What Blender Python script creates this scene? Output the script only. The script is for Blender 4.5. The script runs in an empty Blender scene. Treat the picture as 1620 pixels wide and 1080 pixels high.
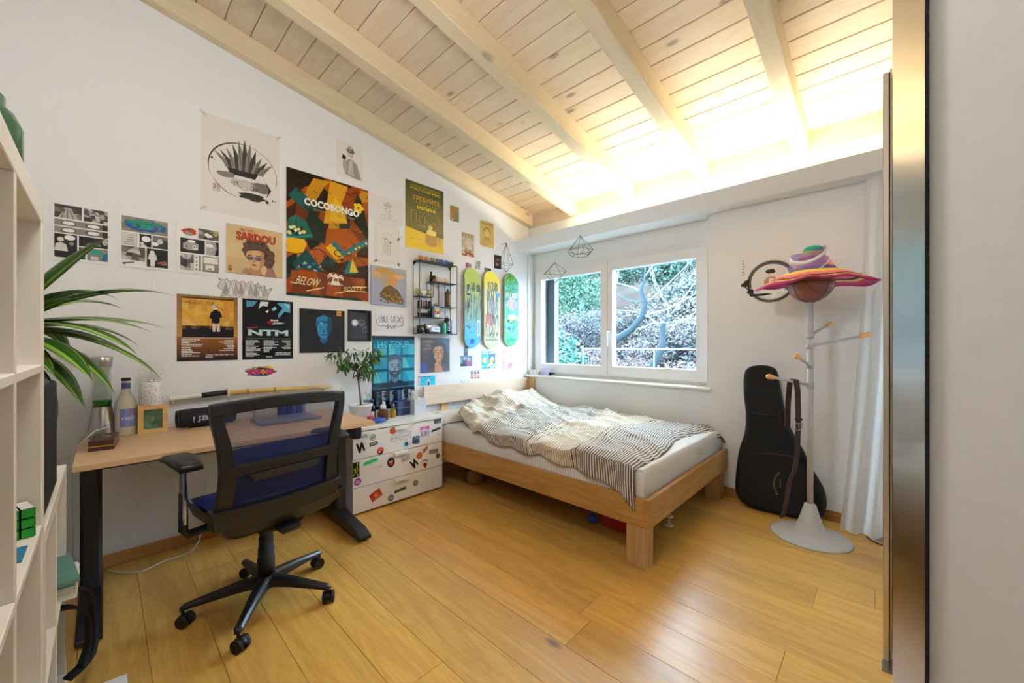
import bpy, bmesh, math, random
from mathutils import Vector, Matrix, Euler
random.seed(7)
sc = bpy.context.scene
COL = sc.collection
PI = math.pi

# ------------------------------------------------------------------ camera, sky, lamps, exposure
cam_d = bpy.data.cameras.new('camera')
cam_d.lens = 614 / 1620 * 36
cam_d.sensor_width = 36
cam_d.shift_y = 4.5 / 1620
cam_d.clip_start = 0.02
cam = bpy.data.objects.new('camera', cam_d)
COL.objects.link(cam)
cam.location = (0, 0, 1.19)
cam.rotation_euler = (PI / 2, 0, math.atan2(0.6905, 0.7233))
sc.camera = cam
sc.view_settings.view_transform = 'Standard'
sc.view_settings.look = 'None'
sc.view_settings.gamma = 1
sc.view_settings.use_curve_mapping = False
sc.view_settings.exposure = 0.18

world = bpy.data.worlds.new('sky')
sc.world = world
world.use_nodes = True
wn = world.node_tree
bg = wn.nodes['Background']
bg.inputs['Color'].default_value = (0.55, 0.76, 1.0, 1)
bg.inputs['Strength'].default_value = 62.0


def area(name, loc, rot, sx, sy, power, color, spread=PI):
    d = bpy.data.lights.new(name, 'AREA')
    d.shape = 'RECTANGLE'
    d.size, d.size_y = sx, sy
    d.energy = power
    d.color = color
    d.spread = spread
    o = bpy.data.objects.new(name, d)
    COL.objects.link(o)
    o.location = loc
    o.rotation_euler = rot
    return o


# daylight enters by the window over the bed and by the balcony door behind the wardrobe (portals only guide the sky's light)
for nm_, loc_, sx_, sy_ in (('window_portal', (-2.0, 3.72, 1.45), 1.9, 1.2), ('balcony_portal', (0.47, 3.72, 1.1), 0.7, 2.2)):
    po = area(nm_, loc_, (-PI / 2, 0, 0), sx_, sy_, 1, (1, 1, 1))
    po.data.cycles.is_portal = True
# LED strip lying in the open top of the cove
area('led_strip_light', (-1.1, 3.28, 2.30), (PI + 0.75, 0, 0), 2.3, 0.04, 33, (1.0, 0.92, 0.70))
# unseen fill light, added near the camera to brighten walls and ceiling
gl = bpy.data.lights.new('fill_light', 'POINT')
gl.energy = 38
gl.color = (0.96, 0.97, 0.98)
gl.shadow_soft_size = 0.16
fill_o = bpy.data.objects.new('fill_light', gl)
COL.objects.link(fill_o)
fill_o.location = (-0.95, 0.2, 2.45)


# ------------------------------------------------------------------ materials
def srgb(h):
    if isinstance(h, str):
        h = h.lstrip('#')
        c = [int(h[i:i + 2], 16) / 255 for i in (0, 2, 4)]
    else:
        c = h
    return tuple(x / 12.92 if x <= 0.04045 else ((x + 0.055) / 1.055) ** 2.4 for x in c)


def new_mat(name):
    m = bpy.data.materials.new(name)
    m.use_nodes = True
    nt = m.node_tree
    return m, nt, nt.nodes['Principled BSDF']


def N(nt, typ, **kw):
    n = nt.nodes.new(typ)
    for k, v in kw.items():
        if k in n.inputs.keys():
            n.inputs[k].default_value = v
        else:
            setattr(n, k, v)
    return n


_mats = {}


def M(color, rough=0.5, metal=0.0, var=0.04, scale=30.0, bump=0.0, bscale=200.0, trans=0.0, ior=1.45, coat=0.0, spec=0.5, name='paint'):
    key = (str(color), rough, metal, var, scale, bump, bscale, trans, coat, spec)
    if key in _mats:
        return _mats[key]
    m, nt, p = new_mat(name)
    c = srgb(color)
    L = nt.links.new
    tc = N(nt, 'ShaderNodeTexCoord')
    nz = N(nt, 'ShaderNodeTexNoise', Scale=scale, Detail=3.0)
    L(tc.outputs['Object'], nz.inputs['Vector'])
    mx = N(nt, 'ShaderNodeMix', data_type='RGBA')
    mx.inputs[6].default_value = (*[max(0, x * (1 - var)) for x in c], 1)
    mx.inputs[7].default_value = (*[min(1, x * (1 + var)) for x in c], 1)
    L(nz.outputs['Fac'], mx.inputs[0])
    L(mx.outputs[2], p.inputs['Base Color'])
    p.inputs['Roughness'].default_value = rough
    p.inputs['Metallic'].default_value = metal
    p.inputs['Transmission Weight'].default_value = trans
    p.inputs['IOR'].default_value = ior
    p.inputs['Coat Weight'].default_value = coat
    p.inputs['Specular IOR Level'].default_value = spec
    if bump:
        n2 = N(nt, 'ShaderNodeTexNoise', Scale=bscale, Detail=2.0)
        L(tc.outputs['Object'], n2.inputs['Vector'])
        b = N(nt, 'ShaderNodeBump', Strength=bump, Distance=0.01)
        L(n2.outputs['Fac'], b.inputs['Height'])
        L(b.outputs['Normal'], p.inputs['Normal'])
    _mats[key] = m
    return m


def wood(name, c1, c2, axis, stretch=14.0, scale=3.0, rough=0.45, tint=0.12, ring=0.55, knots=None, coat=0.0, spec=0.5, fig=1.0):
    """grain runs along axis (0 x, 1 y, 2 z) of the object's own coordinates; each board gets its own tint and offset"""
    m, nt, p = new_mat(name)
    L = nt.links.new
    tc = N(nt, 'ShaderNodeTexCoord')
    oi = N(nt, 'ShaderNodeObjectInfo')
    off = N(nt, 'ShaderNodeVectorMath', operation='SCALE')
    off.inputs[0].default_value = (17.3, 9.1, 5.7)
    L(oi.outputs['Random'], off.inputs['Scale'])
    add = N(nt, 'ShaderNodeVectorMath', operation='ADD')
    L(tc.outputs['Object'], add.inputs[0])
    L(off.outputs[0], add.inputs[1])
    mp = N(nt, 'ShaderNodeMapping')
    s = [stretch] * 3
    s[axis] = 1.0
    mp.inputs['Scale'].default_value = s
    L(add.outputs[0], mp.inputs['Vector'])
    n1 = N(nt, 'ShaderNodeTexNoise', Scale=scale, Detail=5.0, Roughness=0.6, Distortion=0.6)
    L(mp.outputs[0], n1.inputs['Vector'])
    mul = N(nt, 'ShaderNodeMath', operation='MULTIPLY')
    mul.inputs[1].default_value = 9.0 * fig
    L(n1.outputs['Fac'], mul.inputs[0])
    fr = N(nt, 'ShaderNodeMath', operation='PINGPONG')
    fr.inputs[1].default_value = 1.0
    L(mul.outputs[0], fr.inputs[0])
    n2 = N(nt, 'ShaderNodeTexNoise', Scale=scale * 12, Detail=3.0)
    L(mp.outputs[0], n2.inputs['Vector'])
    fac = N(nt, 'ShaderNodeMix', data_type='FLOAT')
    fac.inputs[0].default_value = ring
    L(n2.outputs['Fac'], fac.inputs[2])
    L(fr.outputs[0], fac.inputs[3])
    cr = N(nt, 'ShaderNodeMix', data_type='RGBA')
    cr.inputs[6].default_value = (*srgb(c1), 1)
    cr.inputs[7].default_value = (*srgb(c2), 1)
    L(fac.outputs[0], cr.inputs[0])
    hv = N(nt, 'ShaderNodeHueSaturation')
    mr = N(nt, 'ShaderNodeMapRange')
    mr.inputs['To Min'].default_value = 1 - tint
    mr.inputs['To Max'].default_value = 1 + tint
    L(oi.outputs['Random'], mr.inputs['Value'])
    L(mr.outputs[0], hv.inputs['Value'])
    L(cr.outputs[2], hv.inputs['Color'])
    out = hv.outputs[0]
    if knots:
        vo = N(nt, 'ShaderNodeTexVoronoi', Scale=1.0)
        mk = N(nt, 'ShaderNodeMapping')
        ks = [knots[0]] * 3
        ks[axis] = knots[0] * 0.45
        mk.inputs['Scale'].default_value = ks
        L(add.outputs[0], mk.inputs['Vector'])
        L(mk.outputs[0], vo.inputs['Vector'])
        rr = N(nt, 'ShaderNodeMapRange')
        rr.inputs['From Min'].default_value = knots[1] * 0.5
        rr.inputs['From Max'].default_value = knots[1]
        rr.inputs['To Min'].default_value = knots[2]
        rr.inputs['To Max'].default_value = 0.0
        L(vo.outputs['Distance'], rr.inputs['Value'])
        km = N(nt, 'ShaderNodeMix', data_type='RGBA')
        L(rr.outputs[0], km.inputs[0])
        L(out, km.inputs[6])
        km.inputs[7].default_value = (*srgb('#4a3526'), 1)
        out = km.outputs[2]
    L(out, p.inputs['Base Color'])
    p.inputs['Roughness'].default_value = rough
    p.inputs['Coat Weight'].default_value = coat
    p.inputs['Coat Roughness'].default_value = 0.2
    p.inputs['Specular IOR Level'].default_value = spec
    b = N(nt, 'ShaderNodeBump', Strength=0.12, Distance=0.004)
    L(fac.outputs[0], b.inputs['Height'])
    L(b.outputs['Normal'], p.inputs['Normal'])
    return m


def wall_mat(name, col):
    m, nt, p = new_mat(name)
    L = nt.links.new
    tc = N(nt, 'ShaderNodeTexCoord')
    n = N(nt, 'ShaderNodeTexNoise', Scale=95.0, Detail=4.0, Roughness=0.55)
    L(tc.outputs['Object'], n.inputs['Vector'])
    b = N(nt, 'ShaderNodeBump', Strength=0.38, Distance=0.008)
    L(n.outputs['Fac'], b.inputs['Height'])
    L(b.outputs['Normal'], p.inputs['Normal'])
    p.inputs['Base Color'].default_value = (*srgb(col), 1)
    p.inputs['Roughness'].default_value = 0.9
    p.inputs['Specular IOR Level'].default_value = 0.15
    return m


def print_mat(name, rough=0.5, coat=0.0):
    m, nt, p = new_mat(name)
    a = N(nt, 'ShaderNodeVertexColor', layer_name='Col')
    nt.links.new(a.outputs['Color'], p.inputs['Base Color'])
    p.inputs['Roughness'].default_value = rough
    p.inputs['Coat Weight'].default_value = coat
    p.inputs['Specular IOR Level'].default_value = 0.3
    return m


WALL = wall_mat('roughcast_white', '#efeeee')
OAK_FLOOR = wood('oak_floor', '#e0b058', '#bb863a', 0, 9, 1.1, 0.36, 0.10, 0.42, (2.6, 0.06, 0.8), coat=0.18)
SPRUCE_X = wood('white_glazed_spruce_boards', '#e6d3b8', '#d5bd9d', 0, 10, 1.6, 0.6, 0.035, 0.4, (7.0, 0.15, 0.55))
SPRUCE_Y = wood('white_glazed_spruce_beam', '#e4d2b2', '#d8c49f', 1, 12, 1.3, 0.6, 0.03, 0.4, (5.0, 0.13, 0.4))
OAK_BASE_Y = wood('oak_skirting_y', '#b87f43', '#97622c', 1, 14, 1.5, 0.45, 0.05)
OAK_BASE_X = wood('oak_skirting_x', '#b87f43', '#97622c', 0, 14, 1.5, 0.45, 0.05)
BED_X = wood('bed_oak_x', '#c3924f', '#a06c30', 0, 11, 1.5, 0.5, 0.07)
BED_Y = wood('bed_oak_y', '#c3924f', '#a06c30', 1, 11, 1.5, 0.5, 0.07)
BED_Z = wood('bed_oak_z', '#c9a06a', '#a87a44', 2, 11, 1.8, 0.5, 0.07)
HEAD_Y = wood('bed_headboard', '#d9bfa6', '#c7a88d', 1, 11, 1.4, 0.5, 0.04)
DESK_Y = wood('desk_beech', '#dcb68c', '#d0a679', 1, 16, 1.4, 0.38, 0.02, 0.4)
BEECH = wood('beech_small', '#e0b878', '#cc9c58', 1, 12, 2.5, 0.5, 0.04)
PALE_WOOD = M('#ead3ad', 0.55, name='pale_wood')
WHITE = M('#f0eeea', 0.35, var=0.015, name='white_laminate')
WHITE_PVC = M('#efedec', 0.35, var=0.01, name='white_pvc')
WHITE_PAINT = M('#e9e4dc', 0.6, var=0.02, name='white_board')
BLACK = M('#101012', 0.5, name='black_plastic')
BLACK_SATIN = M('#17171a', 0.35, name='black_satin_plastic')
BLACK_METAL = M('#0f0f10', 0.4, 0.3, name='black_metal')
CHROME = M('#d0d2d4', 0.16, 1.0, name='chrome')
ALU = M('#c9bfae', 0.35, 1.0, var=0.03, scale=8, name='anodised_profile')
STEEL = M('#9d978c', 0.24, 1.0, var=0.03, scale=8, name='brushed_steel')
GREY_PL = M('#c9c9cb', 0.4, name='grey_plastic')
PAPER = M('#efece6', 0.8, name='paper')
GLASS = M('#f6fbfa', 0.02, trans=1.0, ior=1.45, var=0.0, name='clear_glass')
PRINT = print_mat('printed_paper', 0.5)
PRINT_GLOSS = print_mat('printed_gloss', 0.22, 0.2)


# ------------------------------------------------------------------ mesh helpers
class MB:
    """collects faces for ONE mesh object"""

    def __init__(self):
        self.v, self.f, self.m, self.s = [], [], [], []

    def add(self, verts, faces, mi=0, smooth=False):
        b = len(self.v)
        self.v += [tuple(x) for x in verts]
        for f in faces:
            self.f.append([b + i for i in f])
            self.m.append(mi)
            self.s.append(smooth)
        return self

    def box(self, lo, hi, mi=0, bev=0.0, rot=None, piv=None):
        lo, hi = [min(a, b) for a, b in zip(lo, hi)], [max(a, b) for a, b in zip(lo, hi)]
        if bev <= 0:
            vs = [(x, y, z) for z in (lo[2], hi[2]) for y in (lo[1], hi[1]) for x in (lo[0], hi[0])]
            fs = [(0, 2, 3, 1), (4, 5, 7, 6), (0, 1, 5, 4), (2, 6, 7, 3), (0, 4, 6, 2), (1, 3, 7, 5)]
        else:
            b = min(bev, min(hi[i] - lo[i] for i in range(3)) * 0.49)
            vs, idx = [], {}
            for sx in (0, 1):
                for sy in (0, 1):
                    for sz in (0, 1):
                        c = [(lo, hi)[s][i] for i, s in enumerate((sx, sy, sz))]
                        for ax in range(3):
                            q = list(c)
                            for j in range(3):
                                if j != ax:
                                    q[j] += b if (sx, sy, sz)[j] == 0 else -b
                            idx[(sx, sy, sz, ax)] = len(vs)
                            vs.append(q)
            fs = []
            for ax in range(3):
                o = [i for i in range(3) if i != ax]
                for s in (0, 1):
                    loop = []
                    for a, c in ((0, 0), (1, 0), (1, 1), (0, 1)):
                        k = [0, 0, 0]
                        k[ax] = s
                        k[o[0]] = a
                        k[o[1]] = c
                        loop.append(idx[(*k, ax)])
                    if (s == 0) != (ax == 1):
                        loop.reverse()
                    fs.append(loop)
            for ax in range(3):
                o = [i for i in range(3) if i != ax]
                for a in (0, 1):
                    for c in (0, 1):
                        k0, k1 = [0] * 3, [0] * 3
                        k0[o[0]] = k1[o[0]] = a
                        k0[o[1]] = k1[o[1]] = c
                        k1[ax] = 1
                        fs.append([idx[(*k0, o[0])], idx[(*k0, o[1])], idx[(*k1, o[1])], idx[(*k1, o[0])]])
            for sx in (0, 1):
                for sy in (0, 1):
                    for sz in (0, 1):
                        fs.append([idx[(sx, sy, sz, ax)] for ax in range(3)])
        if rot is not None:
            R = rot if isinstance(rot, Matrix) else Euler(rot).to_matrix()
            c = Vector(piv) if piv is not None else Vector([(a + b2) / 2 for a, b2 in zip(lo, hi)])
            vs = [R @ (Vector(q) - c) + c for q in vs]
        return self.add(vs, fs, mi)

    def cyl(self, p0, p1, r0, r1=None, n=16, mi=0, cap=True, smooth=True):
        r1 = r0 if r1 is None else r1
        p0, p1 = Vector(p0), Vector(p1)
        d = (p1 - p0).normalized()
        u = d.orthogonal().normalized()
        w = d.cross(u)
        vs = []
        for p, r in ((p0, r0), (p1, r1)):
            for i in range(n):
                a = 2 * PI * i / n
                vs.append(p + (u * math.cos(a) + w * math.sin(a)) * r)
        fs = [(i, (i + 1) % n, n + (i + 1) % n, n + i) for i in range(n)]
        self.add(vs, fs, mi, smooth)
        if cap:
            b = len(self.v) - 2 * n
            self.f.append([b + n - 1 - i for i in range(n)])
            self.f.append([b + n + i for i in range(n)])
            self.m += [mi, mi]
            self.s += [False, False]
        return self

    def tube(self, pts, r, n=8, mi=0, closed=False):
        pts = [Vector(p) for p in pts]
        rs = r if isinstance(r, (list, tuple)) else [r] * len(pts)
        vs = []
        k = len(pts)
        u = None
        for i, p in enumerate(pts):
            a = pts[(i - 1) % k] if (i > 0 or closed) else p
            c = pts[(i + 1) % k] if (i < k - 1 or closed) else p
            d = (c - a)
            d = d.normalized() if d.length > 1e-9 else Vector((0, 0, 1))
            if u is None:
                u = d.orthogonal().normalized()
            else:
                u = (u - d * u.dot(d))
                u = u.normalized() if u.length > 1e-6 else d.orthogonal().normalized()
            w = d.cross(u)
            for j in range(n):
                t = 2 * PI * j / n
                vs.append(p + (u * math.cos(t) + w * math.sin(t)) * rs[i])
        fs = []
        for i in range(k if closed else k - 1):
            for j in range(n):
                a, b2 = i * n + j, i * n + (j + 1) % n
                c, d2 = ((i + 1) % k) * n + (j + 1) % n, ((i + 1) % k) * n + j
                fs.append((a, b2, c, d2))
        if not closed:
            fs.append(list(range(n - 1, -1, -1)))
            fs.append([(k - 1) * n + j for j in range(n)])
        return self.add(vs, fs, mi, True)

    def lathe(self, prof, c=(0, 0, 0), n=24, mi=0, axis=2, smooth=True, R=None):
        vs, fs = [], []
        for (r, z) in prof:
            for i in range(n):
                a = 2 * PI * i / n
                q = [r * math.cos(a), r * math.sin(a), z]
                if axis == 0:
                    q = [q[2], q[0], q[1]]
                elif axis == 1:
                    q = [q[0], q[2], q[1]]
                q = Vector(q)
                if R is not None:
                    q = R @ q
                vs.append(q + Vector(c))
        for k in range(len(prof) - 1):
            for i in range(n):
                fs.append((k * n + i, k * n + (i + 1) % n, (k + 1) * n + (i + 1) % n, (k + 1) * n + i))
        if prof[0][0] > 1e-6:
            fs.append(list(range(n - 1, -1, -1)))
        if prof[-1][0] > 1e-6:
            fs.append([(len(prof) - 1) * n + i for i in range(n)])
        return self.add(vs, fs, mi, smooth)

    def prism(self, pts, fn0, fn1, mi=0, mi_side=None):
        """outline pts (2d) placed by fn0 (front) and fn1 (back)"""
        n = len(pts)
        vs = [fn0(p) for p in pts] + [fn1(p) for p in pts]
        self.add(vs, [list(range(n)), list(range(2 * n - 1, n - 1, -1))], mi)
        b = len(self.v) - 2 * n
        for i in range(n):
            self.f.append([b + i, b + n + i, b + n + (i + 1) % n, b + (i + 1) % n])
            self.m.append(mi if mi_side is None else mi_side)
            self.s.append(False)
        return self

    def grid(self, nu, nv, fn, mi=0, smooth=True):
        vs = [fn(i / nu, j / nv) for i in range(nu + 1) for j in range(nv + 1)]
        fs = [(i * (nv + 1) + j, (i + 1) * (nv + 1) + j, (i + 1) * (nv + 1) + j + 1, i * (nv + 1) + j + 1) for i in range(nu) for j in range(nv)]
        return self.add(vs, fs, mi, smooth)

    def ball(self, c, r, n=16, mi=0, sq=(1, 1, 1)):
        prof = [(max(r * math.sin(PI * k / (n // 2)), 0.0), -r * math.cos(PI * k / (n // 2))) for k in range(n // 2 + 1)]
        b = len(self.v)
        self.lathe(prof, (0, 0, 0), n, mi)
        for i in range(b, len(self.v)):
            q = self.v[i]
            self.v[i] = (q[0] * sq[0] + c[0], q[1] * sq[1] + c[1], q[2] * sq[2] + c[2])
        return self

    def mesh(self, name, mats, off=(0, 0, 0), cols=None):
        me = bpy.data.meshes.new(name)
        me.from_pydata([(a - off[0], b - off[1], c - off[2]) for a, b, c in self.v], [], self.f)
        for m in (mats if isinstance(mats, (list, tuple)) else [mats]):
            me.materials.append(m)
        me.polygons.foreach_set('material_index', self.m)
        me.polygons.foreach_set('use_smooth', self.s)
        me.update()
        bm = bmesh.new()
        bm.from_mesh(me)
        bmesh.ops.remove_doubles(bm, verts=bm.verts, dist=1e-6)
        bmesh.ops.recalc_face_normals(bm, faces=bm.faces)
        bm.to_mesh(me)
        bm.free()
        return me


def link(name, me, parent=None):
    o = bpy.data.objects.new(name, me)
    COL.objects.link(o)
    if parent is not None:
        o.parent = parent
    return o


WL = {}


def origin(o):
    if o is None:
        return (0, 0, 0)
    return WL.get(o.name, (0, 0, 0))


def build(name, mb, mats, parent=None, **props):
    """verts are in the room's coordinates; a part is stored relative to its thing's base"""
    off = origin(parent)
    o = link(name, mb.mesh(name, mats, off), parent)
    WL[o.name] = off
    for k, v in props.items():
        o[k] = v
    return o


def thing(name, loc, label, cat, group=None):
    o = bpy.data.objects.new(name, None)
    COL.objects.link(o)
    o.location = loc
    o.empty_display_size = 0.05
    o['label'] = label
    o['category'] = cat
    if group:
        o['group'] = group
    WL[o.name] = tuple(loc)
    return o


def solo(name, mb, mats, loc, label, cat, group=None):
    """a thing that is one mesh: origin at its base"""
    o = link(name, mb.mesh(name, mats, loc))
    o.location = loc
    WL[o.name] = tuple(loc)
    o['label'] = label
    o['category'] = cat
    if group:
        o['group'] = group
    return o


def structure(name, mb, mats, parent=None, loc=(0, 0, 0)):
    if parent is None:
        o = link(name, mb.mesh(name, mats, loc))
        o.location = loc
        WL[o.name] = tuple(loc)
        o['kind'] = 'structure'
        return o
    return build(name, mb, mats, parent)


def bevel(o, w=0.003, seg=2):
    md = o.modifiers.new('bevel', 'BEVEL')
    md.width = w
    md.segments = seg
    md.limit_method = 'ANGLE'
    return o


# ------------------------------------------------------------------ the room
XW, YB, YR = -3.0, 3.385, 3.5          # poster wall, window wall, back of the window recess


def zb(y):                              # underside of the rafters
    return 3.13 - 0.170 * y


# floor: every oak board is a part
fl = structure('floor', MB().box((-3.1, -0.6, -0.08), (1.0, 3.75, -0.014)), M('#3a2817', 0.8, name='floor_gap'))
rng = random.Random(3)
cuts = {4: [-0.97], 5: [-0.272], 7: [-0.781], 9: [-0.024], 11: [-0.80]}
plank_meshes = {}
for k in range(-7, 15):
    y0 = 0.685 + 0.19 * k
    if y0 > 3.40:
        continue
    L = 2.2
    c0 = cuts.get(k, [-3 + rng.uniform(0.3, 2.1)])[0]
    xs = [-3.0]
    c = c0
    while c - L > -2.95:
        c -= L
    while c < 0.95:
        if c > -2.9:
            xs.append(c)
        c += L
    xs.append(0.95)
    y1 = min(y0 + 0.19, 3.385)
    for a, b in zip(xs[:-1], xs[1:]):
        mb = MB().box((0, 0, -0.014), (b - a - 0.0012, y1 - y0 - 0.0012, 0), bev=0.0011)
        o = link('plank', mb.mesh('plank', OAK_FLOOR), fl)
        o.location = (a, y0, 0)

# walls
structure('wall_left', MB().box((-3.12, -0.6, 0), (XW, 3.75, 3.5)), WALL)
wb = MB()
wb.box((XW, YB, 0), (-1.03, 3.75, 0.815))
wb.box((-1.03, YB, 0), (0.12, 3.75, 2.28))
wb.box((XW, YR, 2.063), (-1.03, 3.75, 2.28))
wb.box((0.12, YB, 2.2), (0.82, 3.75, 2.28))
wb.box((0.82, YB, 0), (1.05, 3.75, 2.28))
wb.box((XW, 3.42, 2.28), (1.05, 3.75, 2.538))
structure('wall_back', wb, WALL)
structure('wall_right', MB().box((0.95, -0.6, 0), (1.05, 3.75, 3.5)), WALL)
structure('wall_front', MB().box((-3.12, -0.68, 0), (1.05, -0.56, 3.6)), WALL)

# ceiling: sarking boards, five rafters and the wall plate are parts
ce = structure('ceiling', MB().prism([(-0.7, zb(-0.7) + 0.162), (3.75, zb(3.75) + 0.162), (3.75, zb(3.75) + 0.26), (-0.7, zb(-0.7) + 0.26)],
                                     lambda p: (-3.12, p[0], p[1]), lambda p: (1.05, p[0], p[1])), M('#7a5a38', 0.8, name='roof_deck'))
PW = 0.1375
bmb = MB()
w = PW - 0.0035
e = 0.004
bmb.prism([(0, e), (e, -e * 0.17), (w - e, -(w - e) * 0.17), (w, -w * 0.17 + e), (w, -w * 0.17 + 0.02), (0, 0.02)],
          lambda p: (XW, p[0], p[1]), lambda p: (0.95, p[0], p[1]))
bme = bmb.mesh('ceiling_board', SPRUCE_X)
k0 = 2.433 - PW * 22
for k in range(40):
    y = k0 + PW * k
    if -0.62 < y < 3.5:
        o = link('ceiling_board', bme, ce)
        o.location = (0, y, zb(y) + 0.141)
for x0, x1 in ((-3.0, -2.93), (-2.402, -2.307), (-1.755, -1.66), (-1.115, -1.02), (-0.47, -0.375), (0.17, 0.265)):
    mb = MB().prism([(-0.58, 0), (3.42, 0), (3.42, 1), (-0.58, 1)],
                    lambda p: (x0, p[0], zb(p[0]) + (0.1425 * p[1])), lambda p: (x1, p[0], zb(p[0]) + 0.1425 * p[1]))
    bevel(build('rafter', mb, SPRUCE_Y, ce), 0.004, 1)
build('wall_plate', MB().box((XW, 3.42, 2.54), (1.0, 3.6, 2.71)), SPRUCE_X, ce)

# cove board under the rafters with its LED strip
pv = [(3.157, 2.345), (3.241, 2.243), (3.5, 2.243), (3.5, 2.258), (3.25, 2.258), (3.172, 2.352)]
structure('trim_1', MB().prism(pv, lambda p: (XW, p[0], p[1]), lambda p: (0.95, p[0], p[1])), WHITE_PAINT)
m_led, nt, p_ = new_mat('led_glow')
p_.inputs['Emission Color'].default_value = (1, 0.82, 0.5, 1)
p_.inputs['Emission Strength'].default_value = 8
solo('led_strip', MB().box((-2.3, 3.265, 2.258), (0.1, 3.285, 2.268)), m_led, (-1.4, 3.275, 2.258),
     'warm LED strip hidden in the white cove under the rafters', 'light strip')

structure('baseboard_left', MB().box((XW, -0.55, 0), (-2.985, YB, 0.068), bev=0.004), OAK_BASE_Y)
structure('baseboard_back', MB().box((XW, 3.37, 0), (0.12, YB, 0.068), bev=0.004), OAK_BASE_X)

# ------------------------------------------------------------------ window over the bed
def ring(mb, x0, x1, z0, z1, w, y0, y1, wb_=None, wt=None, bev=0.004):
    wb_ = w if wb_ is None else wb_
    wt = w if wt is None else wt
    o = [(x0, z0), (x1, z0), (x1, z1), (x0, z1)]
    i = [(x0 + w, z0 + wb_), (x1 - w, z0 + wb_), (x1 - w, z1 - wt), (x0 + w, z1 - wt)]
    for k in range(4):
        q = [o[k], o[(k + 1) % 4], i[(k + 1) % 4], i[k]]
        mb.prism(q, lambda p: (p[0], y0, p[1]), lambda p: (p[0], y1, p[1]))
    return mb


win = structure('window_1', ring(MB(), -2.998, -1.032, 0.832, 2.063, 0.05, 3.505, 3.60), WHITE_PVC)
for x0, x1, z0, z1, gx0, gx1, gz0, gz1, nm in ((-2.955, -2.006, 0.868, 2.02, -2.862, -2.085, 0.972, 1.935, 'left'),
                                               (-2.002, -1.062, 0.868, 2.02, -1.948, -1.156, 0.972, 1.930, 'right')):
    mb = MB()
    o = [(x0, z0), (x1, z0), (x1, z1), (x0, z1)]
    i = [(gx0, gz0), (gx1, gz0), (gx1, gz1), (gx0, gz1)]
    for k in range(4):
        mb.prism([o[k], o[(k + 1) % 4], i[(k + 1) % 4], i[k]], lambda p: (p[0], 3.487, p[1]), lambda p: (p[0], 3.57, p[1]))
    s = bevel(build('sash', mb, WHITE_PVC, win), 0.006, 2)
    build('pane', MB().box((gx0 - 0.012, 3.535, gz0 - 0.012), (gx1 + 0.012, 3.541, gz1 + 0.012)),
          M('#ecf6f4', 0.0, trans=1.0, ior=1.03, var=0.0, name='window_glass'), s)
build('handle_rose', MB().box((-1.995, 3.476, 1.265), (-1.972, 3.488, 1.335), bev=0.004), WHITE_PVC, win)
build('handle', MB().cyl((-1.983, 3.485, 1.315), (-1.983, 3.445, 1.315), 0.009).box((-1.992, 3.437, 1.17), (-1.974, 3.452, 1.325), bev=0.006), WHITE_PVC, win)
for z in (1.9, 0.89):
    build('hinge', MB().cyl((-1.052, 3.482, z), (-1.052, 3.482, z + 0.09), 0.008, n=10).cyl((-1.036, 3.482, z), (-1.036, 3.482, z + 0.08), 0.006, n=10),
          M('#c9bfae', 0.35, 0.5, name='hinge_metal'), win)
structure('trim_2', MB().box((XW, 3.35, 0.815), (-0.995, 3.51, 0.84), bev=0.008), M('#eee6da', 0.4, name='sill_board'))
structure('trim_3', MB().box((XW, 3.40, 0.84), (-2.985, 3.5, 2.243), bev=0.003), WHITE_PVC)
structure('trim_4', MB().box((-1.05, 3.47, 1.02), (-1.032, 3.485, 1.24), bev=0.003).cyl((-1.04, 3.476, 0.84), (-1.04, 3.476, 2.05), 0.004, n=8), GREY_PL)

# balcony door that lights the room from behind the wardrobe doors
w2 = structure('window_2', ring(MB(), 0.12, 0.82, 0.0, 2.2, 0.06, 3.5, 3.58), WHITE_PVC)
build('pane', MB().box((0.17, 3.535, 0.05), (0.77, 3.541, 2.15)), M('#ecf6f4', 0.0, trans=1.0, ior=1.03, var=0.0, name='window_glass'), w2)

# ------------------------------------------------------------------ wardrobe doors at the right
d1 = structure('door_1', MB().box((0.0495, 0.906, 0.02), (0.93, 0.94, 2.5)), M('#d9d7d4', 0.45, name='door_white'))
build('steel_stile', MB().prism([(0.0485, 0.90), (0.0140, 1.045), (0.03, 1.06), (0.0485, 1.0)], lambda p: (p[0], p[1], 0.01), lambda p: (p[0], p[1], 2.5)), STEEL, d1)
build('brush_seal', MB().box((0.0485, 0.893, 0.01), (0.0535, 0.93, 2.5)), M('#1d2024', 0.95, bump=0.6, bscale=400, name='brush_pile'), d1)
d2 = structure('door_2', MB().box((0.005, 2.05, 0.03), (0.031, 3.1, 2.205)), M('#d9d7d4', 0.45, name='door_white'))
pr = MB()
pr.box((0.001, 2.02, 0.004), (0.018, 2.06, 2.208), bev=0.002)
pr.box((0.0205, 2.028, 0.012), (0.026, 2.06, 2.222), bev=0.001)
pr.box((0.0275, 2.02, 0.0), (0.034, 2.06, 2.235), bev=0.001)
build('aluminium_profile', pr, ALU, d2)
build('rubber_gasket', MB().box((0.018, 2.03, 0.012), (0.0205, 2.06, 2.21)), M('#30343a', 0.7, name='gasket'), d2)
structure('trim_5', MB().box((-0.002, 1.955, 0.0), (0.03, 2.02, 0.006)), STEEL)


# ------------------------------------------------------------------ bed
def noise2(x, y, seed=0.0):
    from mathutils import noise
    return noise.noise(Vector((x, y, seed)))


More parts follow.
